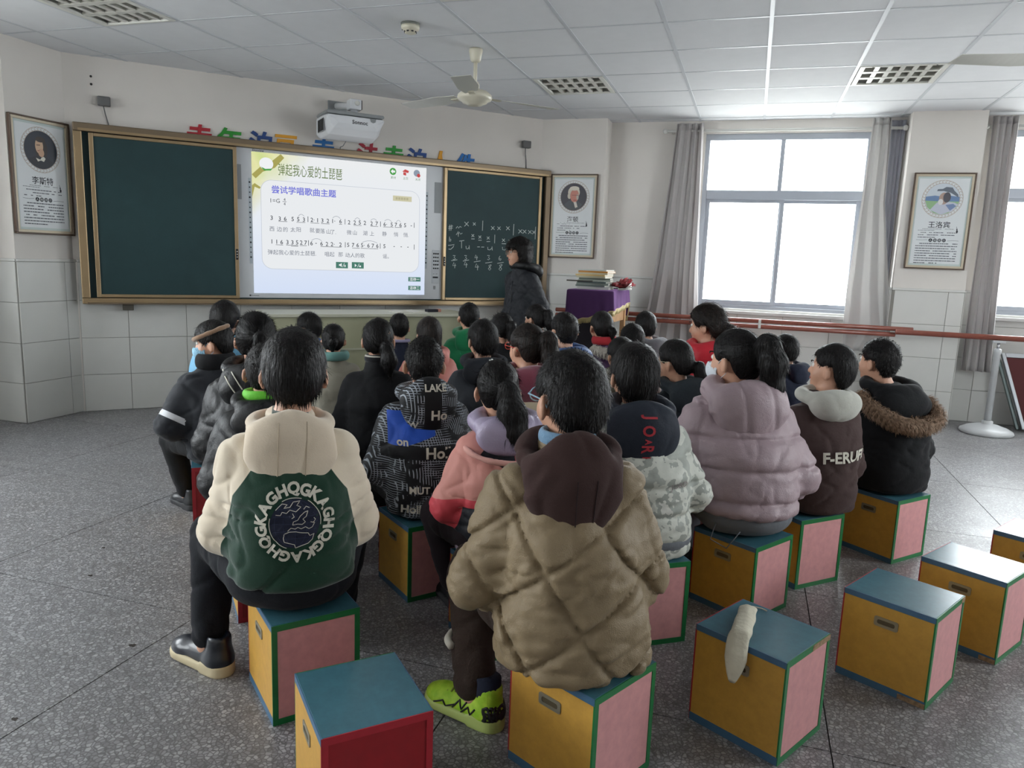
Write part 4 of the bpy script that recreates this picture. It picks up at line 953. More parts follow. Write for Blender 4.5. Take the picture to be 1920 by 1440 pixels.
def make_stool():
    r = empty('box_stool'); e = .019
    P = {}
    def bx(nm, *a): o = box(nm, *a); return o
    bx('top_panel', -SWX + .002, SWX - .002, -SWY + .002, SWY - .002, SH - e, SH, m_sb, r, .0015)
    bx('bottom_panel', -SWX + .003, SWX - .003, -SWY + .003, SWY - .003, .004, e, m_sbl, r)
    for s in (-1, 1):
        y0, y1 = sorted((s * (SWY - .014), s * (SWY - .0005)))
        bx('ochre_side', -SWX + .003, SWX - .003, y0, y1, e + .006, SH - e - .001, m_sy, r)
        ya, yb = sorted((s * (SWY - .0045), s * SWY))
        bx('blue_edge', -SWX + .001, SWX - .001, ya, yb, SH - e, SH - .0004, m_sbl, r); bx('blue_edge', -SWX + .001, SWX - .001, ya, yb, 0, e + .006, m_sbl, r)
        # pull: plate with a recessed slot
        h = empty('pull_handle'); h.parent = r
        a, b_ = sorted((s * (SWY - .001), s * (SWY + .0022)))
        zc, hw, hh = SH - .075, .0375, .0165
        fr_o, fr_i = rrect(-hw, hw, zc - hh, zc + hh, .007, 5), rrect(-hw + .010, hw - .010, zc - hh + .009, zc + hh - .009, .006, 5)
        n = len(fr_o); yo = s * (SWY + .0022); yi = s * (SWY - .001); yd = s * (SWY - .006)
        V = [(x, yo, z) for x, z in fr_o] + [(x, yo, z) for x, z in fr_i] + [(x, yi, z) for x, z in fr_o] + [(x, yd, z) for x, z in fr_i]
        F = []
        for k in range(n):
            k2 = (k + 1) % n; F += [(k, k2, n + k2, n + k), (k, 2 * n + k, 2 * n + k2, k2), (n + k, n + k2, 3 * n + k2, 3 * n + k)]
        me = py_mesh('pull_plate', V, F, False); bm = bmesh.new(); bm.from_mesh(me); bmesh.ops.recalc_face_normals(bm, faces=bm.faces); bm.to_mesh(me); bm.free()
        mobj('pull_plate', me, h, m_hand)
        mobj('pull_slot', py_mesh('pull_slot', [(x, s * (SWY + .0004), z) for x, z in fr_i], [tuple(range(n)) if s < 0 else tuple(range(n))[::-1]]), h, m_hole)
    for s, mp, mg, nm in ((1, m_sp, m_sg, 'pink_end'), (-1, m_sr, m_srb, 'red_end')):
        x0, x1 = sorted((s * (SWX - .012), s * (SWX - .001)))
        bx(nm, x0, x1, -SWY + .014, SWY - .014, e, SH - e, mp, r)
        xa, xb = sorted((s * (SWX - .004), s * (SWX + .0008)))
        en = 'green_edge' if s > 0 else 'crimson_edge'
        for q in ((-SWY + .0008, SWY - .0008, SH - e, SH - .0006), (-SWY + .0008, SWY - .0008, .0, e), (-SWY + .0004, -SWY + .0165, e, SH - e), (SWY - .0165, SWY - .0004, e, SH - e)): bx(en, xa, xb, q[0], q[1], q[2], q[3], mg, r)
    return r
def copy_tree(o, parent=None):
    c = o.copy(); COL.objects.link(c); c.parent = parent
    for ch in list(o.children): copy_tree(ch, c)
    return c
STOOL0 = make_stool(); _used = [False]
def stool(x, y, rot, label, group='box stools', jit=0):
    if not _used[0]: o = STOOL0; _used[0] = True
    else: o = copy_tree(STOOL0)
    o.location = (x, y, 0); o.rotation_euler = (0, 0, math.radians(rot)); tag(o, label, 'stool', group); return o
stool(-.82, 1.478, 135, 'empty box stool with its red end facing, at the bottom edge')
e1 = stool(.118, 2.19, -29.5, 'empty box stool with the cloth pencil case lying on it')
e2 = stool(.575, 2.645, -30, 'empty box stool with scratched shiny top, between two other empty stools')
e3 = stool(.890, 3.05, -34, 'empty box stool with bright shiny top at the right edge')
e4 = stool(1.25, 3.51, -33, 'empty box stool cut by the right edge, farthest of the empty ones')
# bare chipboard where edge bands came off
for p_, (x0, x1, y0, y1, z0, z1) in ((e1, (SWX - .003, SWX + .0014, .02, SWY - .001, SH - .0185, SH - .001)), (e2, (.06, SWX - .001, -SWY - .0008, -SWY + .002, .001, .018)), (e2, (SWX - .003, SWX + .0014, .1, SWY - .001, SH - .0185, SH - .001)), (e3, (.09, SWX - .001, -SWY - .0008, -SWY + .002, .001, .018))):
    box('bare_chipboard_patch', x0, x1, y0, y1, z0, z1, m_chip, p_)

# cloth pencil case lying over the edge of a stool
def pencil_case():
    r = empty('pencil_case', (.060, 2.145, SH + .0015), math.radians(83)); tag(r, 'cream cloth pencil case lying across the edge of an empty stool', 'pencil case')
    V, F = [], []; N, K = 36, 22
    for i in range(N + 1):
        t = i / N; x = -.155 + .31 * t; w = .031 * min(1, (min(t, 1 - t) * 8 + .12)) ** .5 * (1 - .18 * t); h = w * .62
        zb = -(.55 * max(0, -x - .065) ** 1.25 * 3.0)
        for k in range(K):
            a = 2 * PI * k / K; q = 1 + .05 * math.sin(5 * a + 8 * t) + .05 * math.sin(3 * a - 21 * t)
            yy = w * math.cos(a) * q; zz = h * math.sin(a) * q
            V.append((x, yy, zb + max(h * .93 + zz, 0.0)))
    for i in range(N):
        for k in range(K): F.append((i * K + k, i * K + (k + 1) % K, i * K + K + (k + 1) % K, i * K + K + k))
    F += [tuple(range(K))[::-1], tuple(N * K + k for k in range(K))]
    mobj('cloth_tube', py_mesh('cloth_tube', V, F, True), r, mat('cream_canvas', L(206, 200, 180), .9, var=(20, .08), bump=(50, .5, .01)))
    tube('drawstring', [(.15, 0, .014), (.165, -.01, .008), (.175, -.035, .003), (.168, -.05, .002)], .0022, mat('cream_cord', L(190, 184, 168), .8), r, 5)
pencil_case()

# ================================================================== people: implicit surfaces meshed into continuous skins
f32 = np.float32
def smin(a, b, k):
    h = np.maximum(k - np.abs(a - b), 0) / k; return np.minimum(a, b) - h * h * (k * .25)
def smax(a, b, k): return -smin(-a, -b, k)
def rcone(P, a, b, r1, r2):
    a = np.asarray(a, f32); b = np.asarray(b, f32); ba = b - a; pa = P - a
    t = np.clip((pa @ ba) / max(1e-9, float(ba @ ba)), 0, 1)
    d = pa - t[:, None] * ba
    return np.sqrt((d * d).sum(1)) - (r1 + (r2 - r1) * t)
def chain(P, pts, rs, k=.02):
    d = None
    for i in range(len(pts) - 1):
        e = rcone(P, pts[i], pts[i + 1], rs[i], rs[i + 1]); d = e if d is None else smin(d, e, k)
    return d
def ell(P, c, r, R=None):
    q = P - np.asarray(c, f32)
    if R is not None: q = q @ R
    r = np.asarray(r, f32); q1 = q / r; k0 = np.sqrt((q1 * q1).sum(1)); q2 = q1 / r; k1 = np.sqrt((q2 * q2).sum(1)) + 1e-6
    return k0 * (k0 - 1) / k1
def torus(P, c, R0, r0, Rm=None, sx=1.0):
    q = P - np.asarray(c, f32)
    if Rm is not None: q = q @ Rm
    a = np.sqrt((q[:, 0] / sx) ** 2 + q[:, 1] ** 2) - R0
    return np.sqrt(a * a + q[:, 2] ** 2) - r0
def rotm(ax, deg):
    a = math.radians(deg); c, s = math.cos(a), math.sin(a)
    return np.array({'x': [[1, 0, 0], [0, c, -s], [0, s, c]], 'y': [[c, 0, s], [0, 1, 0], [-s, 0, c]], 'z': [[c, -s, 0], [s, c, 0], [0, 0, 1]]}[ax], f32)
_nk = np.random.default_rng(5)
NK = _nk.normal(size=(24, 3)).astype(f32); NK /= np.linalg.norm(NK, axis=1)[:, None]; NP = _nk.uniform(0, 6.28, 24).astype(f32)
def wn(P, f, seed=0, n=4):
    """cheap smooth noise, about -1..1"""
    s = 0
    for i in range(n):
        a, b, c = (seed * 5 + i * 3) % 24, (seed * 5 + i * 3 + 1) % 24, (seed * 5 + i * 3 + 2) % 24
        s = s + np.sin((P @ NK[a]) * f * (1 + .35 * i) + NP[b] + 1.6 * np.sin((P @ NK[c]) * f * .7 + NP[a]))
    return s / n
def fold(P, f, seed=0):
    """soft creases: 0 on the cloth, dips along wandering lines"""
    n = wn(P, f, seed, 3); return np.exp(-(n / .16) ** 2)
def bulge(P, n, Lp, ph=0.0, w=.014):
    s = (P @ np.asarray(n, f32)) / Lp + ph; s = s - np.floor(s); d = np.minimum(s, 1 - s) * Lp
    return 1 - np.exp(-(d / w) ** 1.2)

def snet(f, lo, hi, h):
    """surface nets over a sparse block grid; returns vertices, quads"""
    lo = np.asarray(lo, f32); hi = np.asarray(hi, f32); B = 4
    n = (np.ceil((hi - lo) / h / B).astype(int) + 1); N = n * B
    g = np.stack(np.meshgrid(*[np.arange(k) for k in n], indexing='ij'), -1).reshape(-1, 3)
    dc = f((lo + (g * B + 1.5) * h).astype(f32))
    near = np.abs(dc) < h * 6.2
    Fc = np.where(dc < 0, -1.0, 1.0).astype(f32).reshape(n) * h * 4
    F = Fc.repeat(B, 0).repeat(B, 1).repeat(B, 2)
    gb = g[near]; off = np.stack(np.meshgrid(*[np.arange(B)] * 3, indexing='ij'), -1).reshape(-1, 3)
    I = (gb[:, None, :] * B + off[None]).reshape(-1, 3)
    vals = np.empty(len(I), f32)
    for s in range(0, len(I), 120000): vals[s:s + 120000] = f((lo + I[s:s + 120000] * h).astype(f32))
    F[I[:, 0], I[:, 1], I[:, 2]] = vals
    S = F < 0
    c = [S[i:N[0] - 1 + i, j:N[1] - 1 + j, k:N[2] - 1 + k] for i in (0, 1) for j in (0, 1) for k in (0, 1)]
    cnt = sum(x.astype(np.int8) for x in c); act = (cnt > 0) & (cnt < 8); A = np.argwhere(act)
    vid = np.full(act.shape, -1, np.int64); vid[act] = np.arange(len(A))
    co = np.array([(i, j, k) for i in (0, 1) for j in (0, 1) for k in (0, 1)])
    val = np.stack([F[A[:, 0] + o[0], A[:, 1] + o[1], A[:, 2] + o[2]] for o in co], 1)
    acc = np.zeros((len(A), 3), f32); m = np.zeros(len(A), f32)
    for a in range(8):
        for b in range(a + 1, 8):
            if np.abs(co[a] - co[b]).sum() != 1: continue
            x = (val[:, a] < 0) != (val[:, b] < 0); t = val[:, a] / np.where(x, val[:, a] - val[:, b], 1)
            p = co[a] + (co[b] - co[a]) * t[:, None]; acc += np.where(x[:, None], p, 0); m += x
    V = lo + (A + acc / m[:, None]) * h
    Q = []
    for ax in range(3):
        o1, o2 = [(1, 2), (2, 0), (0, 1)][ax]
        sl0 = [slice(1, -1)] * 3; sl1 = [slice(1, -1)] * 3; sl0[ax] = slice(0, -1); sl1[ax] = slice(1, None)
        s0, s1 = S[tuple(sl0)], S[tuple(sl1)]; E = np.argwhere(s0 != s1)
        if not len(E): continue
        base = E + 1; base[:, ax] = E[:, ax]; ins = s0[s0 != s1]
        def cell(d1, d2):
            q = base.copy(); q[:, o1] -= d1; q[:, o2] -= d2
            ok = (q < np.array(vid.shape)).all(1); r = np.full(len(q), -1); r[ok] = vid[q[ok, 0], q[ok, 1], q[ok, 2]]; return r
        q = np.stack([cell(1, 1), cell(0, 1), cell(0, 0), cell(1, 0)], 1); q[~ins] = q[~ins][:, ::-1]
        Q.append(q[(q >= 0).all(1)])
    return V.astype(f32), np.concatenate(Q)

def vnormals(V, Q):
    n = np.cross(V[Q[:, 2]] - V[Q[:, 0]], V[Q[:, 3]] - V[Q[:, 1]]) if Q.shape[1] == 4 else np.cross(V[Q[:, 1]] - V[Q[:, 0]], V[Q[:, 2]] - V[Q[:, 0]])
    N = np.zeros_like(V)
    for k in range(Q.shape[1]): np.add.at(N, Q[:, k], n)
    return N / (np.linalg.norm(N, axis=1)[:, None] + 1e-9)

def strands(V, N, count, length, width, dirf, lift=.3, jit=.25, root=-.002, rg=None):
    """hair or fur strands as thin tapering blades: (verts, tris)"""
    rg = rg or rng
    i = rg.integers(0, len(V), count); p = V[i] + N[i] * root + rg.normal(0, .0015, (count, 3)); n = N[i]
    d = dirf(p, n); d /= np.linalg.norm(d, axis=1)[:, None] + 1e-6; d = d - n * (d * n).sum(1)[:, None]; ln0 = np.linalg.norm(d, axis=1)
    ok = ln0 > .35; p, n, d, ln0 = p[ok], n[ok], d[ok], ln0[ok]; count = len(p); d /= ln0[:, None]
    d = d + n * lift + rg.normal(0, jit, (count, 3)); d /= np.linalg.norm(d, axis=1)[:, None]
    ln = length * rg.uniform(.55, 1.15, count)[:, None]
    s = np.cross(d, n); s /= np.linalg.norm(s, axis=1)[:, None] + 1e-6
    w = width * rg.uniform(.6, 1.2, count)[:, None]
    mid = p + d * ln * .55; d2 = d - n * lift * .9 + np.array([0, 0, -.25]); tip = mid + d2 / (np.linalg.norm(d2, axis=1)[:, None]) * ln * .5
    W = np.stack([p - s * w, p + s * w, mid - s * w * .8, mid + s * w * .8, tip], 1).reshape(-1, 3)
    b = np.arange(count)[:, None] * 5
    T = np.concatenate([b + np.array([[0, 1, 3]]), b + np.array([[0, 3, 2]]), b + np.array([[2, 3, 4]])])
    return W, T

# ---- clothing materials
def cloth(name, c, rough=.85, sheen=.08, wr=(40, .25), var=.06, spec=.3, weave=True):
    if max(c) < 80: sheen = min(sheen, .03)
    m, nt, b = base_mat(name, L(*c), rough, sheen=sheen, spec=spec)
    f = nt.noise(5, 4); cl_ = L(*c)
    nt.link(nt.ramp(f, [(.3, tuple(k * (1 - var) for k in cl_[:3]) + (1,)), (.7, tuple(min(1, k * (1 + var)) for k in cl_[:3]) + (1,))]), b.inputs['Base Color'])
    h = nt.noise(wr[0], 5, .6)
    if weave: h = nt.math('ADD', h, nt.math('MULTIPLY', nt.noise(420, 1), .25))
    nt.bump(h, wr[1], .010); return m
def cloth_mask(name, cols, attrs, rough=.85, sheen=.2, wr=(40, .25), spec=.3, pat=None):
    """base colour cols[0]; where attribute attrs[i] > 0 the colour cols[i+1] takes over. pat[i] can be a node function"""
    m, nt, b = base_mat(name, L(*cols[0]), rough, sheen=sheen, spec=spec)
    def colr(i): return pat[i](nt) if pat and pat.get(i) else L(*cols[i])
    c = colr(0)
    for i, a in enumerate(attrs):
        fac = nt.math('MULTIPLY', nt.math('ADD', nt.attr(a), .0008), 600, True); c = nt.mix(fac, c, colr(i + 1))
    nt.link(c, b.inputs['Base Color']) if hasattr(c, 'is_linked') else None
    nt.bump(nt.math('ADD', nt.noise(wr[0], 5, .6), nt.math('MULTIPLY', nt.noise(420, 1), .25)), wr[1], .006); return m
def hair_mat(name, c, c2):
    m, nt, b = base_mat(name, L(*c), .48, spec=.22)
    nt.link(nt.ramp(nt.noise(60, 4, .6, stretch=(1, 1, .12)), [(.35, L(*c)), (.75, L(*c2))]), b.inputs['Base Color'])
    nt.bump(nt.noise(130, 3, .6, stretch=(1, 1, .08)), .9, .006); return m
m_hair = hair_mat('black_hair', (12, 11, 12), (27, 23, 22)); m_hair_b = hair_mat('dark_brown_hair', (20, 16, 15), (46, 36, 31))
m_skin = mat('skin', L(206, 158, 132), .5, var=(30, .05))
m_lip = mat('lips', L(176, 104, 98), .5); m_brow = mat('eyebrow', L(40, 32, 30), .8)
def eye_mat():
    m, nt, b = base_mat('eye', rough=.15); x, y, z = nt.sep(nt.obj()); nt.link(nt.ramp(nt.math('DIVIDE', y, .0125), [(.80, L(225, 222, 216)), (.84, L(36, 24, 20))]), b.inputs['Base Color']); return m
m_eye = eye_mat()
m_sole_w = mat('cream_rubber_sole', L(206, 192, 158), .7); m_sole_d = mat('dark_rubber_sole', L(50, 50, 52), .7)

def lathe_me(prof, n=12):
    o = lathe('tmp', prof, m_eye, None, n); me = o.data; bpy.data.objects.remove(o); return me
EYE_ME = np_mesh('eye', *snet(lambda P: ell(P, (0, 0, 0), (.0125, .0125, .0115)), (-.02,) * 3, (.02,) * 3, .0035)); EYE_ME.materials.append(m_eye)
def brow_me():
    v, f = tube_vf([(-.016, -.004, -.002), (-.006, .001, .003), (.006, .001, .003), (.016, -.004, -.001)], [.0015, .0032, .003, .0012], 6); me = py_mesh('eyebrow', v, f, True); me.materials.append(m_brow); return me
BROW_ME = brow_me()
LIP_ME = np_mesh('lips', *snet(lambda P: smin(ell(P, (0, 0, .004), (.019, .007, .004)), ell(P, (0, 0, -.004), (.016, .008, .0045)), .002), (-.024, -.012, -.012), (.024, .012, .012), .0028)); LIP_ME.materials.append(m_lip)
def hand_f(P):
    d = ell(P, (0, .045, 0), (.034, .048, .014))
    for k, (x, ln, a) in enumerate(((-.026, .055, -.12), (-.009, .066, -.03), (.009, .062, .05), (.025, .048, .14))):
        b0 = np.array([x, .08, 0]); b1 = b0 + np.array([math.sin(a), math.cos(a), -.25]) * ln * .55; b2 = b1 + np.array([math.sin(a) * .6, .55, -.8]) * ln * .5
        d = smin(d, smin(rcone(P, b0, b1, .0088, .008), rcone(P, b1, b2, .008, .0068), .004), .006)
    t0 = np.array([-.026, .03, 0]); t1 = np.array([-.052, .06, -.012]); t2 = np.array([-.052, .085, -.024])
    d = smin(d, smin(rcone(P, t0, t1, .012, .0095), rcone(P, t1, t2, .0095, .0075), .004), .008)
    return smin(d, rcone(P, (0, -.03, 0), (0, .02, 0), .021, .02), .02)
HAND_ME = np_mesh('hand', *snet(hand_f, (-.075, -.055, -.06), (.05, .16, .03), .005)); HAND_ME.materials.append(m_skin)
def shoe_f(P):
    d = smin(rcone(P, (0, -.055, .045), (0, .10, .034), .040, .036), ell(P, (0, .115, .034), (.043, .055, .032)), .02)
    d = smin(d, rcone(P, (0, -.045, .05), (0, -.05, .108), .040, .037), .02)
    d = smax(d, -ell(P, (0, -.044, .138), (.029, .036, .032)), .008)
    return smax(d, .012 - P[:, 2], .006)
def sole_f(P):
    d2 = np.minimum(np.minimum(rcone(P * np.array([1, 1, 0], f32), (0, -.055, 0), (0, .09, 0), .042, .047), ell(P * np.array([1, 1, 0], f32), (0, .115, 0), (.047, .06, 1))), 9)
    h = np.abs(P[:, 2] - (.014 + .003)) - (.015 + .006 * (P[:, 1] < -.0))
    return smax(d2, h, .008)
SHOE_ME = np_mesh('shoe', *snet(shoe_f, (-.06, -.12, 0), (.06, .19, .15), .0065)); SOLE_ME = np_mesh('sole', *snet(sole_f, (-.065, -.125, -.02), (.065, .195, .06), .006))

def ik(h, a, l1, l2, pole):
    h, a, pole = map(lambda q: np.asarray(q, float), (h, a, pole)); d = a - h; L_ = min(np.linalg.norm(d), (l1 + l2) * .999); u = d / np.linalg.norm(d)
    x = (l1 * l1 - l2 * l2 + L_ * L_) / (2 * L_); hgt = math.sqrt(max(0, l1 * l1 - x * x)); p = pole - u * (pole @ u); p /= np.linalg.norm(p)
    return h + u * x + p * hgt, h + u * L_

def set_attr(me, name, vals):
    a = me.attributes.new(name, 'FLOAT', 'POINT'); a.data.foreach_set('value', np.asarray(vals, f32))

class Person:
    def __init__(s, pos, ztop, face, label, head=None, pitch=0.0, tilt=0.0, lean=8.0, lx=0.0, stand=False, bulk=1.0, arms=None, feet=None, res=1.0, seat=.31, group='pupils seated on box stools', hx=0.0, hy=0.0, headk=1.0):
        s.res = res; s.stand = stand; s.bulk = bulk; s.headk = headk
        k = (ztop - seat) / .783 if not stand else ztop / 1.585; s.k = k
        s.root = empty('person', (pos[0], pos[1], 0), math.radians(face - 90), k); tag(s.root, label, 'person', group if not stand else None)
        zs = s.zs = seat / k if not stand else .80
        s.hip = np.array([0, 0, zs + .095]); la = math.radians(lean)
        s.c2 = s.hip + np.array([lx, .43 * math.sin(la), .43 * math.cos(la)])
        s.c1 = s.hip + np.array([lx * .35, -.035 + .12 * math.sin(la), .22])
        s.hc = s.c2 + np.array([hx, .032 + hy, .135])
        hd = 0 if head is None else head - face
        s.RH = rotm('z', hd) @ rotm('x', pitch) @ rotm('y', tilt)      # head frame -> person frame
        s.sh = [s.c2 + np.array([sx * .130, -.008, -.092]) for sx in (-1, 1)]
        wr = [(-.075, .23, zs + .165), (.075, .23, zs + .165)] if not stand else [(-.21, .06, zs + .02), (.21, .06, zs + .02)]
        if arms: wr = [np.array(a, float) + np.array([0, 0, zs]) if a is not None else w for a, w in zip(arms, wr)]
        s.el, s.wr = [], []
        for i, sx in enumerate((-1, 1)):
            e, w = ik(s.sh[i], wr[i], .245, .215, (sx * .75, -.75, -.35) if not stand else (sx * .5, -1, 0)); s.el.append(e); s.wr.append(w)
        ft = feet or [(-.10, .30), (.10, .30)]
        if stand: ft = feet or [(-.10, .0), (.10, .0)]
        s.hj = [s.hip + np.array([sx * .085, .01, -.01 if not stand else -.02]) for sx in (-1, 1)]
        s.kn, s.an, s.ftd = [], [], []
        for i, sx in enumerate((-1, 1)):
            l1, l2 = (.345, .335) if not stand else (.40, .385)
            kn, an = ik(s.hj[i], (ft[i][0], ft[i][1], .085), l1, l2, (sx * .35, 1.0, .55) if not stand else (sx * .1, 1, 0)); s.kn.append(kn); s.an.append(an)
            s.ftd.append(ft[i][2] if len(ft[i]) > 2 else -sx * 8.0)
    # ---- surfaces
    def spine(s, z):
        zz = [s.zs - .6, s.zs - .02, s.hip[2], s.c1[2], s.c2[2] - .04, s.c2[2] + .06]
        xx = [0, 0, s.hip[0], s.c1[0], s.c2[0], s.c2[0]]; yy = [.0, -.0, s.hip[1] - .015, s.c1[1], s.c2[1] - .012, s.c2[1] + .01]
        return np.interp(z, zz, xx), np.interp(z, zz, yy)
    def loft(s, P, prof, w=1.0):
        """prof: (height above the seat, half width, half depth)"""
        z = P[:, 2]; zc, a, b = np.array([p[0] for p in prof]) + s.zs, np.array([p[1] for p in prof]) * w, np.array([p[2] for p in prof]) * w
        A = np.interp(z, zc, a).astype(f32); Bq = np.interp(z, zc, b).astype(f32); xc, yc = s.spine(z)
        x = P[:, 0] - xc; y = P[:, 1] - yc; k0 = np.sqrt((x / A) ** 2 + (y / Bq) ** 2); k1 = np.sqrt((x / A ** 2) ** 2 + (y / Bq ** 2) ** 2) + 1e-4
        return np.maximum(k0 * (k0 - 1) / k1, (k0 - 1) * np.minimum(A, Bq)) * .9
    def toh(s, P): return ((P - s.hc.astype(f32)) @ s.RH) / s.headk
    def fromh(s, p): return s.hc + s.RH @ (np.asarray(p, float) * s.headk)
    def head_f(s, H):
        d = smin(ell(H, (0, -.012, .025), (.073, .090, .088)), ell(H, (0, .020, -.032), (.057, .064, .076)), .03)
        d = smin(d, ell(H, (0, .052, -.083), (.026, .026, .022)), .03)
        for sx in (-1, 1):
            d = smin(d, ell(H, (sx * .034, .050, -.030), (.026, .026, .028)), .02)
            d = smax(d, -ell(H, (sx * .030, .092, .012), (.019, .014, .011)), .012)
        d = smin(d, rcone(H, (0, .076, .012), (0, .096, -.022), .007, .0115), .012)
        for sx in (-1, 1):
            d = smin(d, ell(H, (sx * .083, -.010, -.014), (.010, .023, .034), rotm('z', sx * 32)), .010)
            d = smax(d, -ell(H, (sx * .094, .002, -.008), (.006, .010, .018), rotm('z', sx * 32)), .006)
        return d * s.headk
    def body(s):
        prof = [(-.0, .125, .10), (.10, .135, .105), (.22, .115, .085), (.36, .128, .088), (.44, .11, .07), (.49, .05, .05), (.55, .045, .045)]
        if s.stand: prof = [(-.12, .10, .08)] + prof
        def f(P):
            d = smax(s.loft(P, prof), P[:, 2] - (s.c2[2] + .03), .02)
            d = smax(d, (s.zs + (.008 if not s.stand else -.15)) - P[:, 2], .03)
            d = smin(d, rcone(P, s.c2 + (0, -.005, -.06), s.fromh((0, -.022, -.05)), .05, .047), .03)
            for i in (0, 1):
                d = smin(d, chain(P, [s.sh[i], s.el[i], s.wr[i]], [.042, .034, .023]), .03)
                d = smin(d, chain(P, [s.hj[i], s.kn[i], s.an[i]], [.072, .05, .033]), .03)
                dr = np.array([math.sin(math.radians(-s.ftd[i])), math.cos(math.radians(-s.ftd[i])), 0])
                d = smin(d, rcone(P, s.an[i] + np.array([0, -.0, -.035]), s.an[i] + dr * .13 + np.array([0, 0, -.05]), .032, .024), .02)
            return smin(d, s.head_f(s.toh(P)), .025)
        pts = np.array([s.hc, s.hip, *s.sh, *s.el, *s.wr, *s.kn, *s.an]); lo, hi = pts.min(0) - .17, pts.max(0) + .17
        V, Q = snet(f, lo, hi, .0105 * s.res); me = np_mesh('body', V, Q); s.bodyo = mobj('body', me, s.root, m_skin)
        Rb = Matrix(s.RH.tolist())
        for sx in (-1, 1):
            for nm, me_, p in (('eye', EYE_ME, (sx * .030, .0685, .012)), ('eyebrow', BROW_ME, (sx * .031, .083, .030))):
                o = mobj(nm, me_, s.root); o.location = s.fromh(p); o.rotation_euler = Rb.to_euler(); o.scale = (s.headk,) * 3
        o = mobj('lips', LIP_ME, s.root); o.location = s.fromh((0, .083, -.052)); o.rotation_euler = Rb.to_euler(); o.scale = (s.headk,) * 3
        for i, sx in enumerate((-1, 1)):
            o = mobj('hand', HAND_ME, s.root); fw = s.wr[i] - s.el[i]; fw /= np.linalg.norm(fw); up = np.array([0, 0, 1.0]); x = np.cross(fw, up); x /= np.linalg.norm(x); up = np.cross(x, fw)
            m3 = Matrix((( x[0], fw[0], up[0]), (x[1], fw[1], up[1]), (x[2], fw[2], up[2])))
            o.rotation_euler = m3.to_euler(); o.location = s.wr[i]; o.scale = (-sx * .9 * (1 if True else 1), .9, .9)
        return s
    def top(s, m, hem=.0, bulk=None, disp=None, attrs=None, sleeve=.062, h=.010, wr=.004, cut_neck=.035, prof=None, name='jacket', cuffs=None, tuck=.0):
        bk = bulk or s.bulk
        pr = prof or [(hem - .06, .165, .135), (hem + .02, .170, .14), (.12, .172, .137), (.22, .165, .125), (.33, .168, .122), (.40, .160, .112), (.455, .120, .092), (.50, .078, .074), (.56, .066, .068)]
        rs = [sleeve * 1.05 * bk, sleeve * .98 * bk, sleeve * .74 * bk]
        def groups(P):
            t = smax(s.loft(P, pr, bk), P[:, 2] - (s.c2[2] + cut_neck), .015)
            t = smax(t, (s.zs + hem) - P[:, 2], .03)
            sl_ = None
            for i in (0, 1):
                e = chain(P, [s.sh[i] + np.array([0, 0, -.005]), s.el[i], s.wr[i] + (s.wr[i] - s.el[i]) * .02], rs, .03); sl_ = e if sl_ is None else np.minimum(sl_, e)
            return t, sl_
        def f(P):
            t, q = groups(P); d = smin(t, q, .055 if not disp else .03)
            if wr: d = d + wn(P, 24, 1, 3) * wr * .6 + fold(P * np.array([1, 1, 1.9], f32), 19, 2) * wr * .8 + fold(P * np.array([1.3, 1, 1.0], f32), 30, 3) * wr * .5 - wr * .35
            if disp: d = d - disp(P, t, q)
            return d
        pts = np.array([s.hip, s.c2, *s.sh, *s.el, *s.wr, s.hip + (0, 0, hem - .1)]); lo, hi = pts.min(0) - .20, pts.max(0) + .17
        lo[2] = min(lo[2], s.zs + hem - .05); hi[2] = s.c2[2] + .12
        V, Q = snet(f, lo, hi, h * s.res); me = np_mesh(name, V, Q); s.jf = f
        if attrs:
            t, q = groups(V)
            for nm, fn in attrs.items(): set_attr(me, nm, fn(V, t, q))
        s.jacket = mobj(name, me, s.root, m); s.jbvh = BVHTree.FromPolygons([tuple(map(float, v)) for v in V], [tuple(map(int, q)) for q in Q])
        return s.jacket
    def piece(s, name, f, lo, hi, h, m, parent=None, attrs=None):
        V, Q = snet(f, lo, hi, h * s.res); me = np_mesh(name, V, Q)
        if attrs:
            for nm, fn in attrs.items(): set_attr(me, nm, fn(V))
        o = mobj(name, me, parent or s.root, m); o['_n'] = 0; del o['_n']; s.last = (V, Q); return o
    def collar(s, m, r=.070, t=.020, up=.035, name='collar', hgt=1.6, back=-.008):
        c = s.c2 + np.array([0, back, up])
        def f(P):
            q = P - c.astype(f32); a = np.sqrt((q[:, 0] / 1.12) ** 2 + q[:, 1] ** 2) - r; return np.sqrt(a * a + (q[:, 2] / hgt) ** 2) - t + wn(P, 40, 3, 2) * .0015
        return s.piece(name, f, c - (.13, .13, .08), c + (.13, .13, .08), .007, m)
    def hood(s, m, w=.135, hgt=.125, dep=.058, drop=-.075, rim=.088, rimt=.028, open_=.0, disp=None, back=-.115, attrs=None, name='hood', tiltd=24, rimup=.02, wr=.003, h=.008, cave=None, vtip=0.0):
        c = s.c2 + np.array([0, back, drop]); cr = s.c2 + np.array([0, -.030, rimup]); Rt = rotm('x', tiltd)
        def f(P):
            q = P - c.astype(f32)
            wv = w * (1 - vtip * np.clip(-q[:, 2] / hgt, 0, 1)); qs = np.stack([q[:, 0] * (w / np.maximum(wv, .02)), q[:, 1], q[:, 2]], 1)
            d = ell(qs, (0, 0, 0), (w, dep, hgt))
            d = smin(d, torus(P, cr, rim, rimt, Rt, 1.18), .045)
            if cave: d = smax(d, -ell(P, cr + np.array([0, cave[0], cave[1]]), (cave[2], cave[3], cave[4]), Rt), .02)
            d = d + wn(P, 32, 4, 3) * wr * .6 + fold(P * np.array([1, 1, .8], f32), 24, 1) * wr * .9
            if disp: d = d - disp(P)
            return d
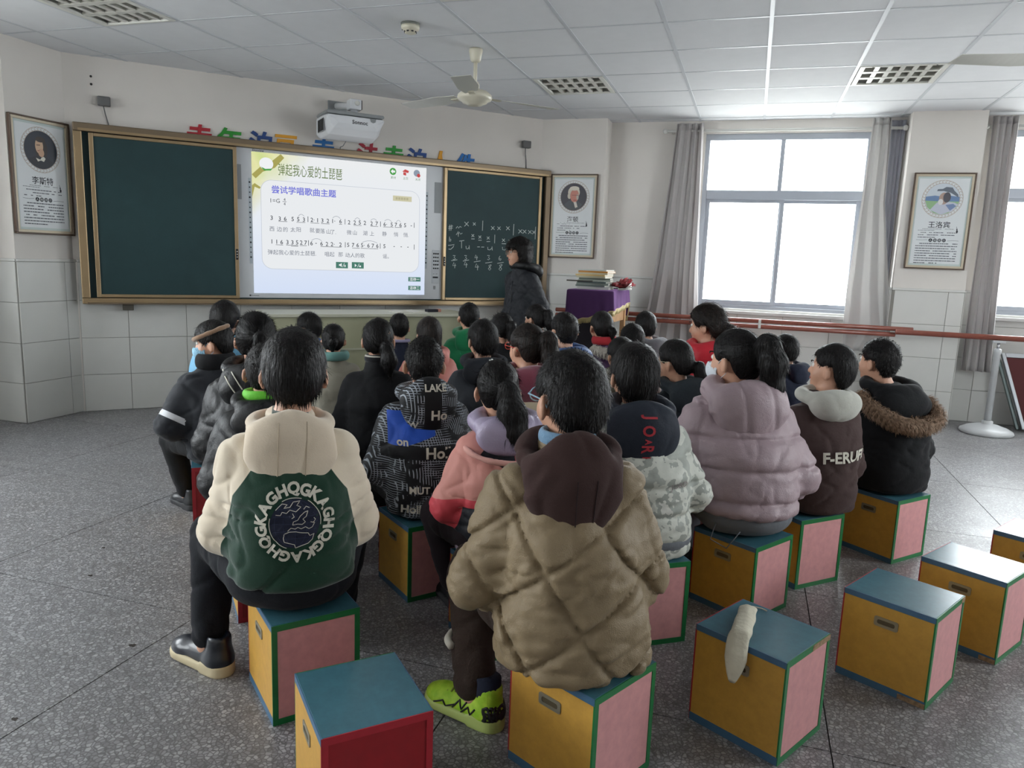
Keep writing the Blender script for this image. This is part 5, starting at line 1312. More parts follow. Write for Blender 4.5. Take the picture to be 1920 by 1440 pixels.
        lo = np.minimum(c - (w + .05, dep + .05, hgt + .05), cr - (.17, .15, .08)); hi = np.maximum(c + (w + .05, dep + .05, hgt + .05), cr + (.17, .15, .09))
        o = s.piece(name, f, lo, hi, h, m, None, attrs); V, Q = s.last
        s.hbvh = BVHTree.FromPolygons([tuple(map(float, v)) for v in V], [tuple(map(int, q)) for q in Q]); s.hoodo = o; return o
    def trousers(s, m, r=(.088, .066, .058), h=.012, wr=.004, cuff=.0):
        def f(P):
            d = ell(P, s.hip + np.array([0, -.02, -.025]), (.165, .135, .075 if not s.stand else .13))
            for i in (0, 1): d = smin(d, chain(P, [s.hj[i], s.kn[i], s.an[i] + (s.kn[i] - s.an[i]) * (.10 + cuff)], r), .04)
            d = d + wn(P, 26, 0, 3) * wr * .6 + fold(P, 22, 1) * wr
            if not s.stand:
                # sits on the stool top: flat underside where it rests
                on = smax(np.abs(P[:, 0]) - .16, np.abs(P[:, 1]) - .13, .01); d = smax(d, np.where(on < .02, s.zs + .002 - P[:, 2], -.5), .006)
            return d
        pts = np.array([s.hip, *s.hj, *s.kn, *s.an]); return s.piece('trousers', f, pts.min(0) - (.2, .2, .07), pts.max(0) + (.2, .2, .16), h, m)
    def shoes(s, m, ms=None):
        s.shoe_o = []
        for i in (0, 1):
            o = mobj('shoe', SHOE_ME, s.root, None); 
            if not SHOE_ME.materials: SHOE_ME.materials.append(m_black); SOLE_ME.materials.append(m_sole_d)
            o.material_slots[0].link = 'OBJECT'; o.material_slots[0].material = m
            o.location = (s.an[i][0], s.an[i][1] + .0, .001); o.rotation_euler = (0, 0, math.radians(s.ftd[i]))
            sh = o.location; q = mobj('sole', SOLE_ME, o); q.material_slots[0].link = 'OBJECT'; q.material_slots[0].material = ms or m_sole_d; s.shoe_o.append(o)
        return s
    def hair(s, style='short', m=None, n=900, seed=0, low=0.0, volume=1.0, front=.055, ear=.006, tail=None, tie=None, h=.0068, rough=.0018, blade=.0011, sidey=.055, ln=.035, lift=.12, jit=.16, side=None):
        m = m or m_hair; v = volume; rough = rough * (1.5 if style == 'crew' else 1)
        nape = {'short': -.086, 'bowl': -.094, 'crew': -.082, 'pony': -.070, 'long': -.20, 'bob': -.125}[style] - low
        ez = {'short': ear, 'bowl': .020, 'crew': .012, 'pony': .004, 'long': -.2, 'bob': -.11}[style]
        infl = {'short': .016, 'bowl': .020, 'crew': .011, 'pony': .012, 'long': .017, 'bob': .026}[style] * v
        def cap(H):
            y = H[:, 1]
            if style in ('long', 'bob'): zc = np.interp(y, [-.12, -.05, sidey - .045, sidey, sidey + .02, .11], [nape, nape, ez, ez * .7, front if sidey > .04 else .03, front + .01])
            else: zc = np.interp(y, [-.12, -.062, -.040, -.028, .022, .040, .062, .11], [nape, nape + .004, ez - .04, ez, ez, ez + .004, front, front + .012])
            zc = zc + .006 * np.sin(H[:, 0] * 130) * (style != 'crew') + .004 * np.sin(H[:, 0] * 310 + y * 90) + .003 * np.sin(H[:, 0] * 77 + y * 140)
            d = ell(H, (0, -.014, .028), (.073 + infl, .090 + infl, .088 + infl * 1.05))
            if style in ('long', 'bob'):
                d = smin(d, ell(H, (0, -.045, nape * .45), (.082 * v, .062 * v, abs(nape) * .75)), .04)
            elif style != 'crew': d = smin(d, ell(H, (0, -.05, -.02), (.064 + infl * .5, .05 + infl * .6, .07)), .03)
            else: d = smin(d, ell(H, (0, -.045, -.02), (.062, .049, .065)), .03)
            th = np.arctan2(H[:, 0], H[:, 1] + .03)
            d = d + rough * (np.sin(th * 46 + 9 * np.sin(H[:, 2] * 40 + th * 3)) * .5 + wn(H, 70, seed % 4, 3))
            d = smax(d, (zc - H[:, 2]) * .75, .012)
            return smax(d, -(ell(H, (0, .02, -.045), (.0585, .068, .082)) - .002), .006) if style not in () else d
        def f(P):
            H = s.toh(P); d = cap(H) * s.headk
            if tail is not None:
                tp = [s.fromh(p) if len(p) == 3 else np.array(p[:3]) for p in tail['pts']]
                t = chain(P, tp, tail['r'], .03); t = t + .003 * np.sin((P[:, 0] * .8 + P[:, 1]) * 240 + 5 * np.sin(P[:, 2] * 25)) * .7 + wn(P * np.array([1, 1, .2], f32), 90, 2, 3) * .0025
                d = smin(d, t, .012)
            return d
        pts = [s.hc]
        if tail is not None: pts += [s.fromh(p) for p in tail['pts']]
        pts = np.array(pts); lo, hi = pts.min(0) - .15, pts.max(0) + .15
        if style in ('long', 'bob'): lo[2] -= .13
        V, Q = snet(f, lo, hi, h * max(.9, min(s.res, 1.25))); me = np_mesh('hair', V, Q); s.hairo = mobj('hair', me, s.root, m)
        if n:
            N = vnormals(V, Q); crown = s.fromh((0, -.055, .10))
            tp0 = s.fromh(tail['pts'][0]) if tail is not None else None
            def flow(p, nn):
                H = s.toh(p)
                d = (p - crown) * np.array([1, 1, 1.0]); d = d / (np.linalg.norm(d, axis=1)[:, None] + 1e-6) + np.array([0, 0, -.8])
                if style == 'crew': d = d * .4 + nn * .0
                if tail is not None:
                    inh = (cap(H.astype(f32)) * s.headk < .012)[:, None]
                    d = np.where(inh, tp0 - p, np.array([0, 0, -1.0]))
                return d
            lf, jt, l_ = (.8, .4, .016) if style == 'crew' else (lift, jit, ln)
            W, T = strands(V, N, n, l_, blade * (1.5 if style == 'crew' else 1), flow, lf, jt, rg=np.random.default_rng(seed + 3))
            # strands that would start on the trimmed edge stay short
            o = mobj('hair_strands', np_mesh('hair_strands', W, T, False), s.hairo, m); tag(o, kind='stuff')
        if tie:
            kind, tm, at = tie; c = s.fromh(at if at else tail['pts'][0])
            ax = (s.fromh(tail['pts'][1]) - s.fromh(tail['pts'][0])); ax /= np.linalg.norm(ax); R0 = Vector(ax).to_track_quat('Z', 'Y').to_matrix(); R0 = np.array(R0, f32)
            rr, tt = (.024, .011) if kind == 'scrunchie' else (.017, .007)
            amp = .005 if kind == 'scrunchie' else .001
            def tf(P):
                q = (P - c.astype(f32)) @ R0; th = np.arctan2(q[:, 0], q[:, 1]); a = np.sqrt(q[:, 0] ** 2 + q[:, 1] ** 2) - rr - amp * np.sin(th * 9); return np.sqrt(a * a + (q[:, 2] - amp * np.cos(th * 11)) ** 2) - tt
            s.piece('hair_tie', tf, c - .05, c + .05, .005, tm, s.hairo)
        return s
    def glasses(s, m, lens=None):
        g = empty('glasses'); g.parent = s.root; g.location = s.hc; g.rotation_euler = Matrix(s.RH.tolist()).to_euler(); g.scale = (s.headk,) * 3
        for sx in (-1, 1):
            pts = [(sx * .033 + .025 * math.cos(t), .100 - .004 * abs(math.cos(t)), .008 + .019 * math.sin(t)) for t in np.linspace(0, 2 * PI, 20, endpoint=False)]
            tube('rim', pts, .0020, m, g, 5, True)
            v = pts; mobj('lens', py_mesh('lens', v, [tuple(range(20))]), g, m_glass)
            tube('temple', [(sx * .058, .097, .014), (sx * .072, .080, .013), (sx * .081, .02, .010), (sx * .083, -.012, .006), (sx * .082, -.03, -.010)], .0021, m, g, 5)
        tube('bridge', [(-.009, .101, .014), (0, .104, .017), (.009, .101, .014)], .0018, m, g, 5)
        return g
    def mask(s, m):
        def f(P):
            H = s.toh(P); d = smin(ell(H, (0, .028, -.042), (.064, .082, .058)), ell(H, (0, .085, -.035), (.02, .024, .034)), .03); d = np.abs(d) - .0022
            d = smax(d, (.016 + .25 * np.abs(H[:, 0])) - H[:, 1], .003); d = smax(d, H[:, 2] - (-.008), .003); return smax(d, -.094 - H[:, 2], .003)
        o = s.piece('face_mask', f, s.hc - .14, s.hc + .14, .0042, m)
        for sx in (-1, 1):
            tube('ear_loop', [s.fromh(p) for p in ((sx * .058, .035, -.018), (sx * .074, .015, .002), (sx * .085, -.012, .016), (sx * .086, -.026, -.005), (sx * .078, -.015, -.045), (sx * .060, .030, -.078))], .0014, m, o, 4)
        return o
    def clip(s, at, m, length=.036, ang=0):
        c = s.fromh(at); n = c - s.fromh((0, -.014, .028)); n /= np.linalg.norm(n); R0 = np.array(Vector(n).to_track_quat('Z', 'Y').to_matrix()); a = math.radians(ang)
        P = []
        for t in np.linspace(0, 2 * PI, 16, endpoint=False):
            x, y = length / 2 * math.copysign(abs(math.cos(t)) ** .6, math.cos(t)), .007 * math.copysign(abs(math.sin(t)) ** .8, math.sin(t)); x, y = x * math.cos(a) - y * math.sin(a), x * math.sin(a) + y * math.cos(a)
            P.append(c + R0 @ np.array([x, y, .004]))
        return tube('hair_clip', P, .0018, m, s.hairo, 5, True)
    def drape_vf(s, V2, F2, org, right, up, fwd, bvh, off=.002, rot=0.0):
        """lay flat glyphs onto the garment by casting along fwd; all vectors in the person's own frame"""
        out = []; org, right, up, fwd = map(lambda q: np.asarray(q, float), (org, right, up, fwd)); fw = Vector(fwd)
        cr, sr = math.cos(rot), math.sin(rot)
        for x, y in V2:
            x, y = x * cr - y * sr, x * sr + y * cr
            o = org + right * x + up * y; hit = bvh.ray_cast(Vector(o - fwd * .5), fw, 1.2)
            if hit[0] is None: hit = bvh.find_nearest(Vector(o)); 
            n = hit[1]; n = n if n.dot(fw) < 0 else -n
            out.append(tuple(hit[0] - fw * off))
        return out, F2
    def print_on(s, name, items, m, bvh, parent, org, right=(1, 0, 0), up=(0, 0, 1), fwd=(0, 1, 0), off=.0035):
        """items: list of (V2, F2, rot)"""
        V, F = [], []
        for V2, F2, rot in items:
            v, f = s.drape_vf(V2, F2, org, right, up, fwd, bvh, off, rot); F += [tuple(i + len(V) for i in q) for q in f]; V += v
        return mobj(name, py_mesh(name, V, F), parent, m)
    def fur(s, name, path, r, m, count, length, parent=None, blade=.0014, seed=0, m2=None):
        P = np.array([np.asarray(p, float) for p in path]); 
        t = np.linspace(0, len(P) - 1, len(P) * 5); i = np.clip(t.astype(int), 0, len(P) - 2); fr_ = (t - i)[:, None]
        def cr(i, u):
            p0, p1, p2, p3 = P[np.maximum(i - 1, 0)], P[i], P[np.minimum(i + 1, len(P) - 1)], P[np.minimum(i + 2, len(P) - 1)]
            return .5 * (2 * p1 + (p2 - p0) * u + (2 * p0 - 5 * p1 + 4 * p2 - p3) * u ** 2 + (3 * p1 - p0 - 3 * p2 + p3) * u ** 3)
        C = cr(i, fr_); v, f = tube_vf(C, np.interp(t, np.linspace(0, len(P) - 1, len(np.atleast_1d(r))), np.atleast_1d(r)), 14); f = [q for q in f if len(q) == 4]
        V = np.array(v); Q = np.array(f); o = mobj(name, np_mesh(name, V, Q), parent or s.root, m); N = vnormals(V, Q)
        if (N * (V - C.repeat(14, 0))).sum() < 0: N = -N
        rg = np.random.default_rng(seed); Vd = np.concatenate([V + rg.normal(0, .004, V.shape) for _ in range(6)]); Nd = np.concatenate([N] * 6)
        g = rg.normal(size=3)
        W, T = strands(Vd, Nd, count, length, blade, lambda p, n: np.array([0, -.2, -1.0]) + wn(p.astype(f32), 30, 1, 3)[:, None] * np.array([.8, .3, .2]), .9, .35, rg=rg)
        q = mobj(name + '_strands', np_mesh(name + '_strands', W, T, False), o, m2 or m); tag(q, kind='stuff'); return o

# ================================================================== the pupils nearest the viewer
m_blk = cloth('black_cotton', (18, 19, 22)); m_navy = cloth('navy_cotton', (28, 34, 52)); m_blks = cloth('black_shell', (15, 16, 19), .42, .0, (28, .5), spec=.35)
m_greyt = cloth('grey_marl_jersey', (112, 116, 122)); m_brown = cloth('brown_fleece', (64, 46, 42), .95, .4); m_jean = cloth('dark_denim', (44, 52, 68))
m_shoe_b = mat('black_shoe_leather', L(26, 28, 32), .4); m_wstr = mat('off_white_print', L(214, 210, 196), .8); m_red_p = mat('red_print', L(178, 46, 56), .7)
W_STOOL = {}
def seat_stool(x, y, rot, label): return stool(x, y, rot, label)
TARGET = (-3.6, 6.2)
def look(pos, t=TARGET): return math.degrees(math.atan2(t[1] - pos[1], t[0] - pos[0]))

# ---- boy in the green and cream hooded sweatshirt
seat_stool(-1.236, 1.858, -40, 'box stool under the boy in the green and cream sweatshirt')
p = Person((-1.262, 1.845), 1.125, 124, 'boy seen from behind in a green and cream hoodie with a globe print', head=122, pitch=-6, lean=7, feet=[(-.255, .19, 42), (.15, .34)], res=.85, hx=.012, arms=[(-.10, .25, .10), (.10, .25, .10)])
p.body(); p.trousers(cloth('black_fleece_trousers', (22, 24, 30), .95, .3), r=(.098, .078, .058), h=.0095, wr=.006)
p.shoes(mat('navy_shiny_shoe', L(22, 27, 38), .35, coat=.2), m_sole_w)
m_hood1 = cloth_mask('green_and_cream_fleece', [(22, 58, 42), (226, 212, 190)], ['cream'], .95, .35, (24, .3))
def raglan(V, t, q):
    x = np.abs(V[:, 0] - p.spine(V[:, 2])[0]); z = V[:, 2] - p.zs
    ray_ = x - np.interp(z, [.10, .24, .34, .46, .52], [.30, .175, .155, .070, .05]); side = (t - q) * 1.2
    return np.maximum(np.where(z > .22, ray_, -1), side - .004)
p.top(m_hood1, hem=.078, disp=None, attrs={'cream': raglan}, sleeve=.064, h=.008, wr=.007, prof=[(-.04, .160, .135), (.05, .178, .148), (.12, .180, .146), (.22, .168, .132), (.33, .160, .120), (.40, .146, .106), (.455, .112, .090), (.50, .080, .074), (.56, .066, .068)])
m_creamh = cloth('cream_fleece_hood', (224, 208, 186), .95, .35, (24, .3))
p.hood(m_creamh, w=.128, hgt=.138, dep=.050, drop=-.084, rim=.084, rimt=.022, h=.007, tiltd=10, rimup=.0, vtip=.45, back=-.098, wr=.004)
hood_o = p.hoodo
# hood seams
for xs in (-.03, .045):
    pts = []
    for z in np.linspace(.025, -.205, 14):
        o_ = p.c2 + np.array([xs - .012 * (z < 0) * (-z) * 4, -.4, z]); hh = p.hbvh.ray_cast(Vector(o_), Vector((0, 1, 0)), 1)
        if hh[0] is not None: pts.append(np.array(hh[0]) + np.array([0, -.0006, 0]))
    if len(pts) > 3: tube('seam', pts, .0016, cloth('cream_seam', (196, 178, 154)), hood_o, 5)
# globe print with a ring of letters
oc = np.array([.010, -.1, p.zs + .280])
ring = 'GHQGKA' * 3; items = []
for i_, ch in enumerate(ring):
    a = math.radians(-42 + 20 * i_); v, f = text_vf(ch, .040, .045, 3); r_ = .0905
    c_, s_ = math.cos(-a), math.sin(-a); v = np.stack([v[:, 0] * c_ - v[:, 1] * s_, v[:, 0] * s_ + v[:, 1] * c_], 1) + np.array([math.sin(a), math.cos(a)]) * r_
    items.append((v, f, 0.0))
p.print_on('ring_of_letters', items, m_wstr, p.jbvh, p.jacket, oc)
def disc_vf(r, nr=6, na=36):
    V = [(0, 0)]; F = []
    for i_ in range(1, nr + 1):
        for j_ in range(na): V.append((r * i_ / nr * math.cos(2 * PI * j_ / na), r * i_ / nr * math.sin(2 * PI * j_ / na)))
    for j_ in range(na): F.append((0, 1 + j_, 1 + (j_ + 1) % na))
    for i_ in range(nr - 1):
        for j_ in range(na): a = 1 + i_ * na; F.append((a + j_, a + na + j_, a + na + (j_ + 1) % na, a + (j_ + 1) % na))
    return np.array(V), F
v, f = disc_vf(.0655); p.print_on('globe_print', [(v, f, 0)], mat('navy_print', L(22, 28, 52), .8), p.jbvh, p.jacket, oc, off=.0016)
def dens(pl, n=5):
    out = []
    for a, b in zip(pl, pl[1:]):
        for t in np.linspace(0, 1, n, endpoint=False): out.append((a[0] + (b[0] - a[0]) * t, a[1] + (b[1] - a[1]) * t))
    return out + [pl[-1]]
coast = [[(-.045, .035), (-.03, .048), (-.018, .046), (-.026, .038), (-.012, .040), (-.004, .052), (.012, .054), (.004, .044), (.014, .040), (.002, .030), (-.012, .034), (-.02, .026), (-.03, .03), (-.034, .022), (-.045, .024)],
         [(-.006, -.002), (-.004, .006), (.006, .010), (.012, .020), (.022, .028), (.030, .030), (.026, .018), (.018, .012), (.024, .004), (.016, -.002), (.006, .0), (-.006, -.002)],
         [(-.018, -.018), (-.010, -.010), (.0, -.012), (.006, -.008), (.014, -.012), (.024, -.008), (.032, -.014), (.040, -.012), (.046, -.002), (.036, .002)],
         [(-.028, -.034), (-.026, -.024), (-.014, -.020), (.002, -.019), (.016, -.022), (.030, -.024), (.034, -.032), (.044, -.028), (.040, -.042), (.030, -.050), (.014, -.054), (.0, -.058), (-.002, -.050), (-.014, -.046), (-.026, -.042), (-.028, -.034)],
         [(-.006, .026), (-.002, .018), (-.008, .014)], [(.042, -.002), (.048, .006), (.044, .012)], [(.02, .034), (.026, .040), (.034, .036)]]
coast = [[(x * 1.12, y * 1.12) for x, y in pl] for pl in coast]
limb = [[(.068 * math.cos(t), .068 * math.sin(t)) for t in np.linspace(math.radians(a), math.radians(b), 14)] for a, b in ((165, 250), (-10, 60), (75, 120))]
p.print_on('continents', [ribbon_vf(dens(pl, 3), .0018) + (0,) for pl in coast + limb], m_wstr, p.jbvh, p.jacket, oc, off=.0026)
grid_ = [[(.063 * math.sin(math.radians(k)) * math.cos(t), .063 * math.sin(t)) for t in np.linspace(-1.4, 1.4, 12)] for k in (-60, -30, 0, 30, 60)] + [[(x, y) for x in np.linspace(-.06 * math.cos(y / .066), .06 * math.cos(y / .066), 9)] for y in (-.04, -.02, 0, .02, .04)]
p.print_on('globe_grid', [ribbon_vf(pl, .0009) + (0,) for pl in grid_], mat('faint_print', L(48, 58, 88), .8), p.jbvh, p.jacket, oc, off=.0021)
p.hair('bowl', n=4600, seed=1, front=.04, h=.0055, ln=.036, blade=.0009, lift=.10, jit=.12, volume=.95)
# ankle sock stripe of skin stays visible above the low shoe
P1 = p

# ---- boy in the khaki quilted jacket
seat_stool(-.345, 1.83, -27, 'box stool under the boy in the khaki quilted jacket')
p = Person((-.385, 1.825), 1.128, 114, 'boy in a khaki diamond-quilted jacket with a brown hood and blue glasses', head=136, pitch=-4, lean=6, lx=-.025, hx=.006, feet=[(-.225, .19, 50), (.14, .34)], res=.85, bulk=1.0, arms=[(-.15, .20, .08), (.10, .22, .10)])
p.body(); m_br_t = cloth('dark_brown_corduroy', (60, 48, 42), .95, .3, (60, .4)); p.trousers(m_br_t, r=(.09, .08, .064), h=.0095, wr=.008)
def neon():
    m, nt, b = base_mat('neon_green_knit_shoe', L(176, 220, 40), .6); x, y, z = nt.sep(nt.obj())
    c = nt.ramp(nt.noise(26, 4), [(.35, L(150, 206, 38)), (.65, L(196, 232, 70))]); nt.link(c, b.inputs['Base Color']); nt.bump(nt.noise(300, 2), .4, .002); return m
p.shoes(neon(), mat('lime_grey_sole', L(188, 206, 120), .6))
zig = [[(-.0, .10), (-.0, .10)]]
SB = BVHTree.FromPolygons([tuple(v.co) for v in SHOE_ME.vertices], [tuple(q.vertices) for q in SHOE_ME.polygons])
for so in p.shoe_o:
    lines = []
    for sx in (-1, 1):
        for base in ([(.115, .032), (.085, .045), (.075, .03), (.045, .045)], [(.052, .034), (.030, .062), (.020, .040), (.004, .066)], [(.022, .030), (-.004, .055), (-.012, .036), (-.03, .06)]):
            pts = []
            for (a, b), (c, d) in zip(base, base[1:]):
                for t in np.linspace(0, 1, 5, endpoint=False): pts.append((a + (c - a) * t, b + (d - b) * t))
            q = []
            for y, z in pts + [base[-1]]:
                hit = SB.ray_cast(Vector((sx * .2, y, z)), Vector((-sx, 0, 0)), .4)
                if hit[0] is not None: q.append(np.array(hit[0]) + np.array([sx * .0008, 0, 0]))
            if len(q) > 2: lines.append(q)
    [tube('zigzag_stripe', q, .0026, m_black, so, 5) for q in lines]
    lc = [[(-.022, .055 + .014 * k, .073 - .004 * k), (0, .058 + .014 * k, .080 - .005 * k), (.022, .062 + .014 * k, .073 - .004 * k)] for k in range(4)]
    tubes('laces', lc, .0028, mat('lime_lace', L(150, 170, 70), .8), so, 5)
    V, Q = snet(lambda P: smax(np.abs(shoe_f(P)) - .0025, np.maximum(P[:, 1] + .052, np.abs(P[:, 2] - .055) - .025), .004), (-.06, -.12, 0), (.06, .0, .12), .006)
    mobj('heel_patch', np_mesh('heel_patch', V, Q), so, m_black)
    sk_ = lathe('sock', [(.036, .07), (.037, .11), (.036, .145)], m_navy, so, 16); sk_.location = (0, -.045, 0)
band = tube('white_cuff_band', [p.an[0] + (p.kn[0] - p.an[0]) * .42 + np.array([.078 * math.cos(t), .078 * math.sin(t), 0]) for t in np.linspace(2.0, 3.6, 8)], .012, m_wstr, p.root, 6)
m_khaki = cloth('khaki_quilted_nylon', (140, 122, 94), .55, .05, (22, .55), spec=.4)
def quilt(P, t, q):
    a = bulge(P, (.80, -.2, .56), .165, .35, .0075); b = bulge(P, (-.60, .2, .77), .165, .15, .0075)
    sl_ = q < t
    w_ = wn(P * np.array([1, 1, 1.6], f32), 60, 2, 3) * .004
    return (a * b) * .015 - .005 + w_ * .7 - fold(P * np.array([1, 1, 1.4], f32), 24, 1) * .0035 + wn(P, 17, 0, 2) * .006
p.top(m_khaki, hem=.008, disp=quilt, sleeve=.068, h=.0074, wr=.006, prof=[(-.06, .172, .145), (.02, .192, .162), (.12, .188, .152), (.22, .166, .132), (.33, .158, .122), (.40, .148, .108), (.455, .114, .090), (.50, .080, .074), (.56, .066, .068)])
p.hood(cloth('dark_brown_sweat_hood', (66, 48, 46), .95, .4, (22, .35)), w=.122, hgt=.165, dep=.054, drop=-.075, rim=.090, rimt=.026, h=.007, tiltd=22, rimup=.012, cave=(-.035, .03, .082, .060, .034), vtip=.6, wr=.006, back=-.105)
for xs in (.0, .05):
    pts = []
    for z in np.linspace(-.02, -.235, 14):
        hh = p.hbvh.ray_cast(Vector(p.c2 + np.array([xs * (1 + z), -.4, z])), Vector((0, 1, 0)), 1)
        if hh[0] is not None: pts.append(np.array(hh[0]) + np.array([0, -.0006, 0]))
    if len(pts) > 3: tube('seam', pts, .0016, cloth('dark_seam', (44, 30, 30)), p.hoodo, 5)
p.collar(cloth('sky_blue_rib_knit', (120, 156, 186), .95, .3, (90, .6)), r=.056, t=.010, up=.052, name='knit_collar', hgt=2.0)
p.hair('short', n=5200, seed=2, h=.0055, ln=.024, blade=.0008, lift=.35, jit=.22, volume=.9, front=.05, ear=.020)
p.glasses(mat('pale_blue_plastic', L(150, 186, 206), .3))
P2 = p

# ---- boy in the white camouflage jacket
seat_stool(-.314, 2.666, -55, 'box stool under the boy in the white camouflage jacket')
p = Person((-.30, 2.67), 1.073, 112, 'boy in a white camouflage padded jacket with a dark hood lettered in red', head=122, pitch=2, lean=10, lx=-.045, hx=-.015, res=.95, bulk=.95)
p.body(); p.trousers(m_greyt); p.shoes(m_shoe_b)
def camo(name, cols, sc=11, rough=.6):
    m, nt, b = base_mat(name, L(*cols[0]), rough)
    c = nt.ramp(nt.noise(sc, 3, .55), [(0, L(*cols[0])), (.45, L(*cols[1])), (.56, L(*cols[2])), (.66, L(*cols[min(3, len(cols) - 1)]))], 'CONSTANT'); nt.link(c, b.inputs['Base Color']); nt.bump(nt.noise(30, 4), .35, .006); return m
m_camo = camo('white_grey_camouflage', [(170, 174, 166), (206, 208, 198), (158, 162, 154), (214, 214, 206)], 13)
baf = lambda P, t, q: bulge(P, (0, .05, 1), .105, .38, .008) * .011 - .004 + wn(P * np.array([1, 1, 1.5], f32), 60, 2, 3) * .003
p.top(m_camo, hem=.008, disp=baf, sleeve=.066, h=.009, wr=.003)
m_dh = cloth('dark_navy_hood', (38, 44, 56), .7, .1)
p.hood(m_dh, w=.138, hgt=.125, dep=.066, drop=-.055, rim=.090, rimt=.030, tiltd=18, h=.0075)
its = []
for ch, z, sc in (('J', .085, .05), ('O', .035, .05), ('A', -.005, .028), ('R', -.035, .05), ('H', -.075, .034)):
    v, f = text_vf(ch, sc, .03, 3); v = np.stack([v[:, 1], -v[:, 0]], 1) * np.array([1.25, 1]) + np.array([0, z]); its.append((v, f, 0))
p.print_on('red_letters', its, m_red_p, p.hbvh, p.hoodo, p.c2 + np.array([.005, -.12, -.065]))
v, f = text_vf('JORD', .03, .01); p.print_on('jacket_letters', [(v, f, .1)], mat('grey_print', L(150, 140, 140), .8), p.jbvh, p.jacket, np.array([.085, -.12, p.zs + .285]))
p.hair('short', n=2600, seed=3, ln=.05, lift=.06, jit=.12, volume=1.15, low=.006, front=.04, h=.006)

# ---- girl in the mauve puffer jacket
seat_stool(.052, 3.035, -33, 'box stool under the girl in the mauve puffer jacket')
p = Person((.05, 3.05), 1.122, 112, 'girl with a long ponytail in a mauve puffer jacket and a white mask', head=150, pitch=-3, lean=12, lx=-.03, hx=-.02, res=.95, bulk=1.10, arms=[(-.14, .22, .09), (.10, .22, .14)])
p.body(); p.trousers(m_greyt, r=(.10, .072, .06)); p.shoes(m_shoe_b)
m_mauve = cloth('mauve_nylon', (172, 152, 158), .45, .05, (24, .5), spec=.45)
baf4 = lambda P, t, q: bulge(P, (0, .08, 1), .118, .30, .009) * .016 - .005 - fold(P * np.array([1.6, 1, .9], f32), 26, 2) * .004 + wn(P, 50, 1, 3) * .003
p.top(m_mauve, hem=.095, disp=baf4, sleeve=.074, h=.0085, wr=.003)
p.hood(m_mauve, w=.148, hgt=.120, dep=.07, drop=-.045, rim=.098, rimt=.036, tiltd=14, h=.0078, vtip=.4, disp=lambda P: bulge(P, (1, 0, .15), .11, .5, .008) * .008)
p.hair('pony', n=3400, seed=4, ln=.05, lift=.05, jit=.09, h=.006, tail=dict(pts=[(.0, -.100, .055), (.0, -.140, .065), (.005, -.165, .0), (.01, -.165, -.09), (.015, -.150, -.185)], r=[.020, .042, .050, .040, .010]), tie=('band', m_black, None))
p.mask(mat('white_mask', L(214, 220, 226), .8))
tube('drawcord', [np.array([-.15, -.10, p.zs + .06]), np.array([-.17, -.11, p.zs + .0]), np.array([-.12, -.15, p.zs - .02]), np.array([-.08, -.165, p.zs + .05])], .0025, m_greyt, p.jacket, 5)

# ---- boy in the brown jacket
seat_stool(.281, 3.448, -46, 'box stool under the boy in the brown jacket with white lettering')
p = Person((.345, 3.46), 1.045, 118, 'boy in a brown jacket with white back lettering and a pale grey hood', head=158, pitch=4, lean=10, lx=.035, hx=.05, res=1.0, bulk=1.06)
p.body(); p.trousers(m_blk); p.shoes(m_shoe_b)
p.top(cloth('brown_canvas', (70, 54, 52), .9, .15, (20, .35)), hem=.008, sleeve=.064, h=.0092, wr=.007)
p.hood(cloth('pale_grey_sweat_hood', (196, 196, 186), .9, .2), w=.125, hgt=.075, dep=.06, drop=-.015, rim=.094, rimt=.030, tiltd=6, h=.0075)
v, f = text_vf('F-ERUFIS', .070, .035, 3); p.print_on('white_lettering', [(v, f, .05)], m_wstr, p.jbvh, p.jacket, np.array([.062, -.12, p.zs + .290]), off=.007)
tube('white_pocket_stripe', [np.array(p.jbvh.ray_cast(Vector((-.5, y, p.zs + z)), Vector((1, 0, 0)), 1)[0] or (-.2, y, p.zs + z)) for y, z in ((-.0, .20), (.02, .17), (.03, .13))], .004, m_wstr, p.jacket, 5)
p.hair('short', n=2600, seed=5, ln=.024, lift=.2, volume=.9, front=.060, h=.006, ear=.022)

# ---- boy in the black parka with fur
seat_stool(.718, 3.93, -41.5, 'box stool under the boy in the black fur-trimmed parka')
p = Person((.72, 3.95), 1.048, 118, 'boy in a black parka whose hood is trimmed with brown fur', head=140, pitch=0, lean=10, lx=-.02, hx=-.04, res=1.0, bulk=1.12)
p.body(); p.trousers(m_blk); p.shoes(m_shoe_b); p.top(m_blk, hem=.008, sleeve=.068, wr=.006)
p.hood(m_blk, w=.165, hgt=.095, dep=.085, drop=-.06, rim=.100, rimt=.032, tiltd=10, back=-.13)
m_fur = mat('brown_fur', L(124, 100, 80), .8, var=(40, .35)); m_furt = mat('tawny_fur_tips', L(150, 122, 98), .7, var=(60, .3))
c2 = p.c2
p.fur('fur_trim', [c2 + np.array(q) for q in ((-.175, -.05, -.02), (-.18, -.14, -.07), (-.12, -.225, -.12), (0, -.25, -.145), (.12, -.225, -.135), (.19, -.15, -.10), (.195, -.06, -.05))], [.022, .03, .036, .038, .036, .034, .026], m_fur, 9000, .030, m2=m_furt, seed=4)
p.hair('crew', n=2600, seed=6, volume=1.0, h=.0062)

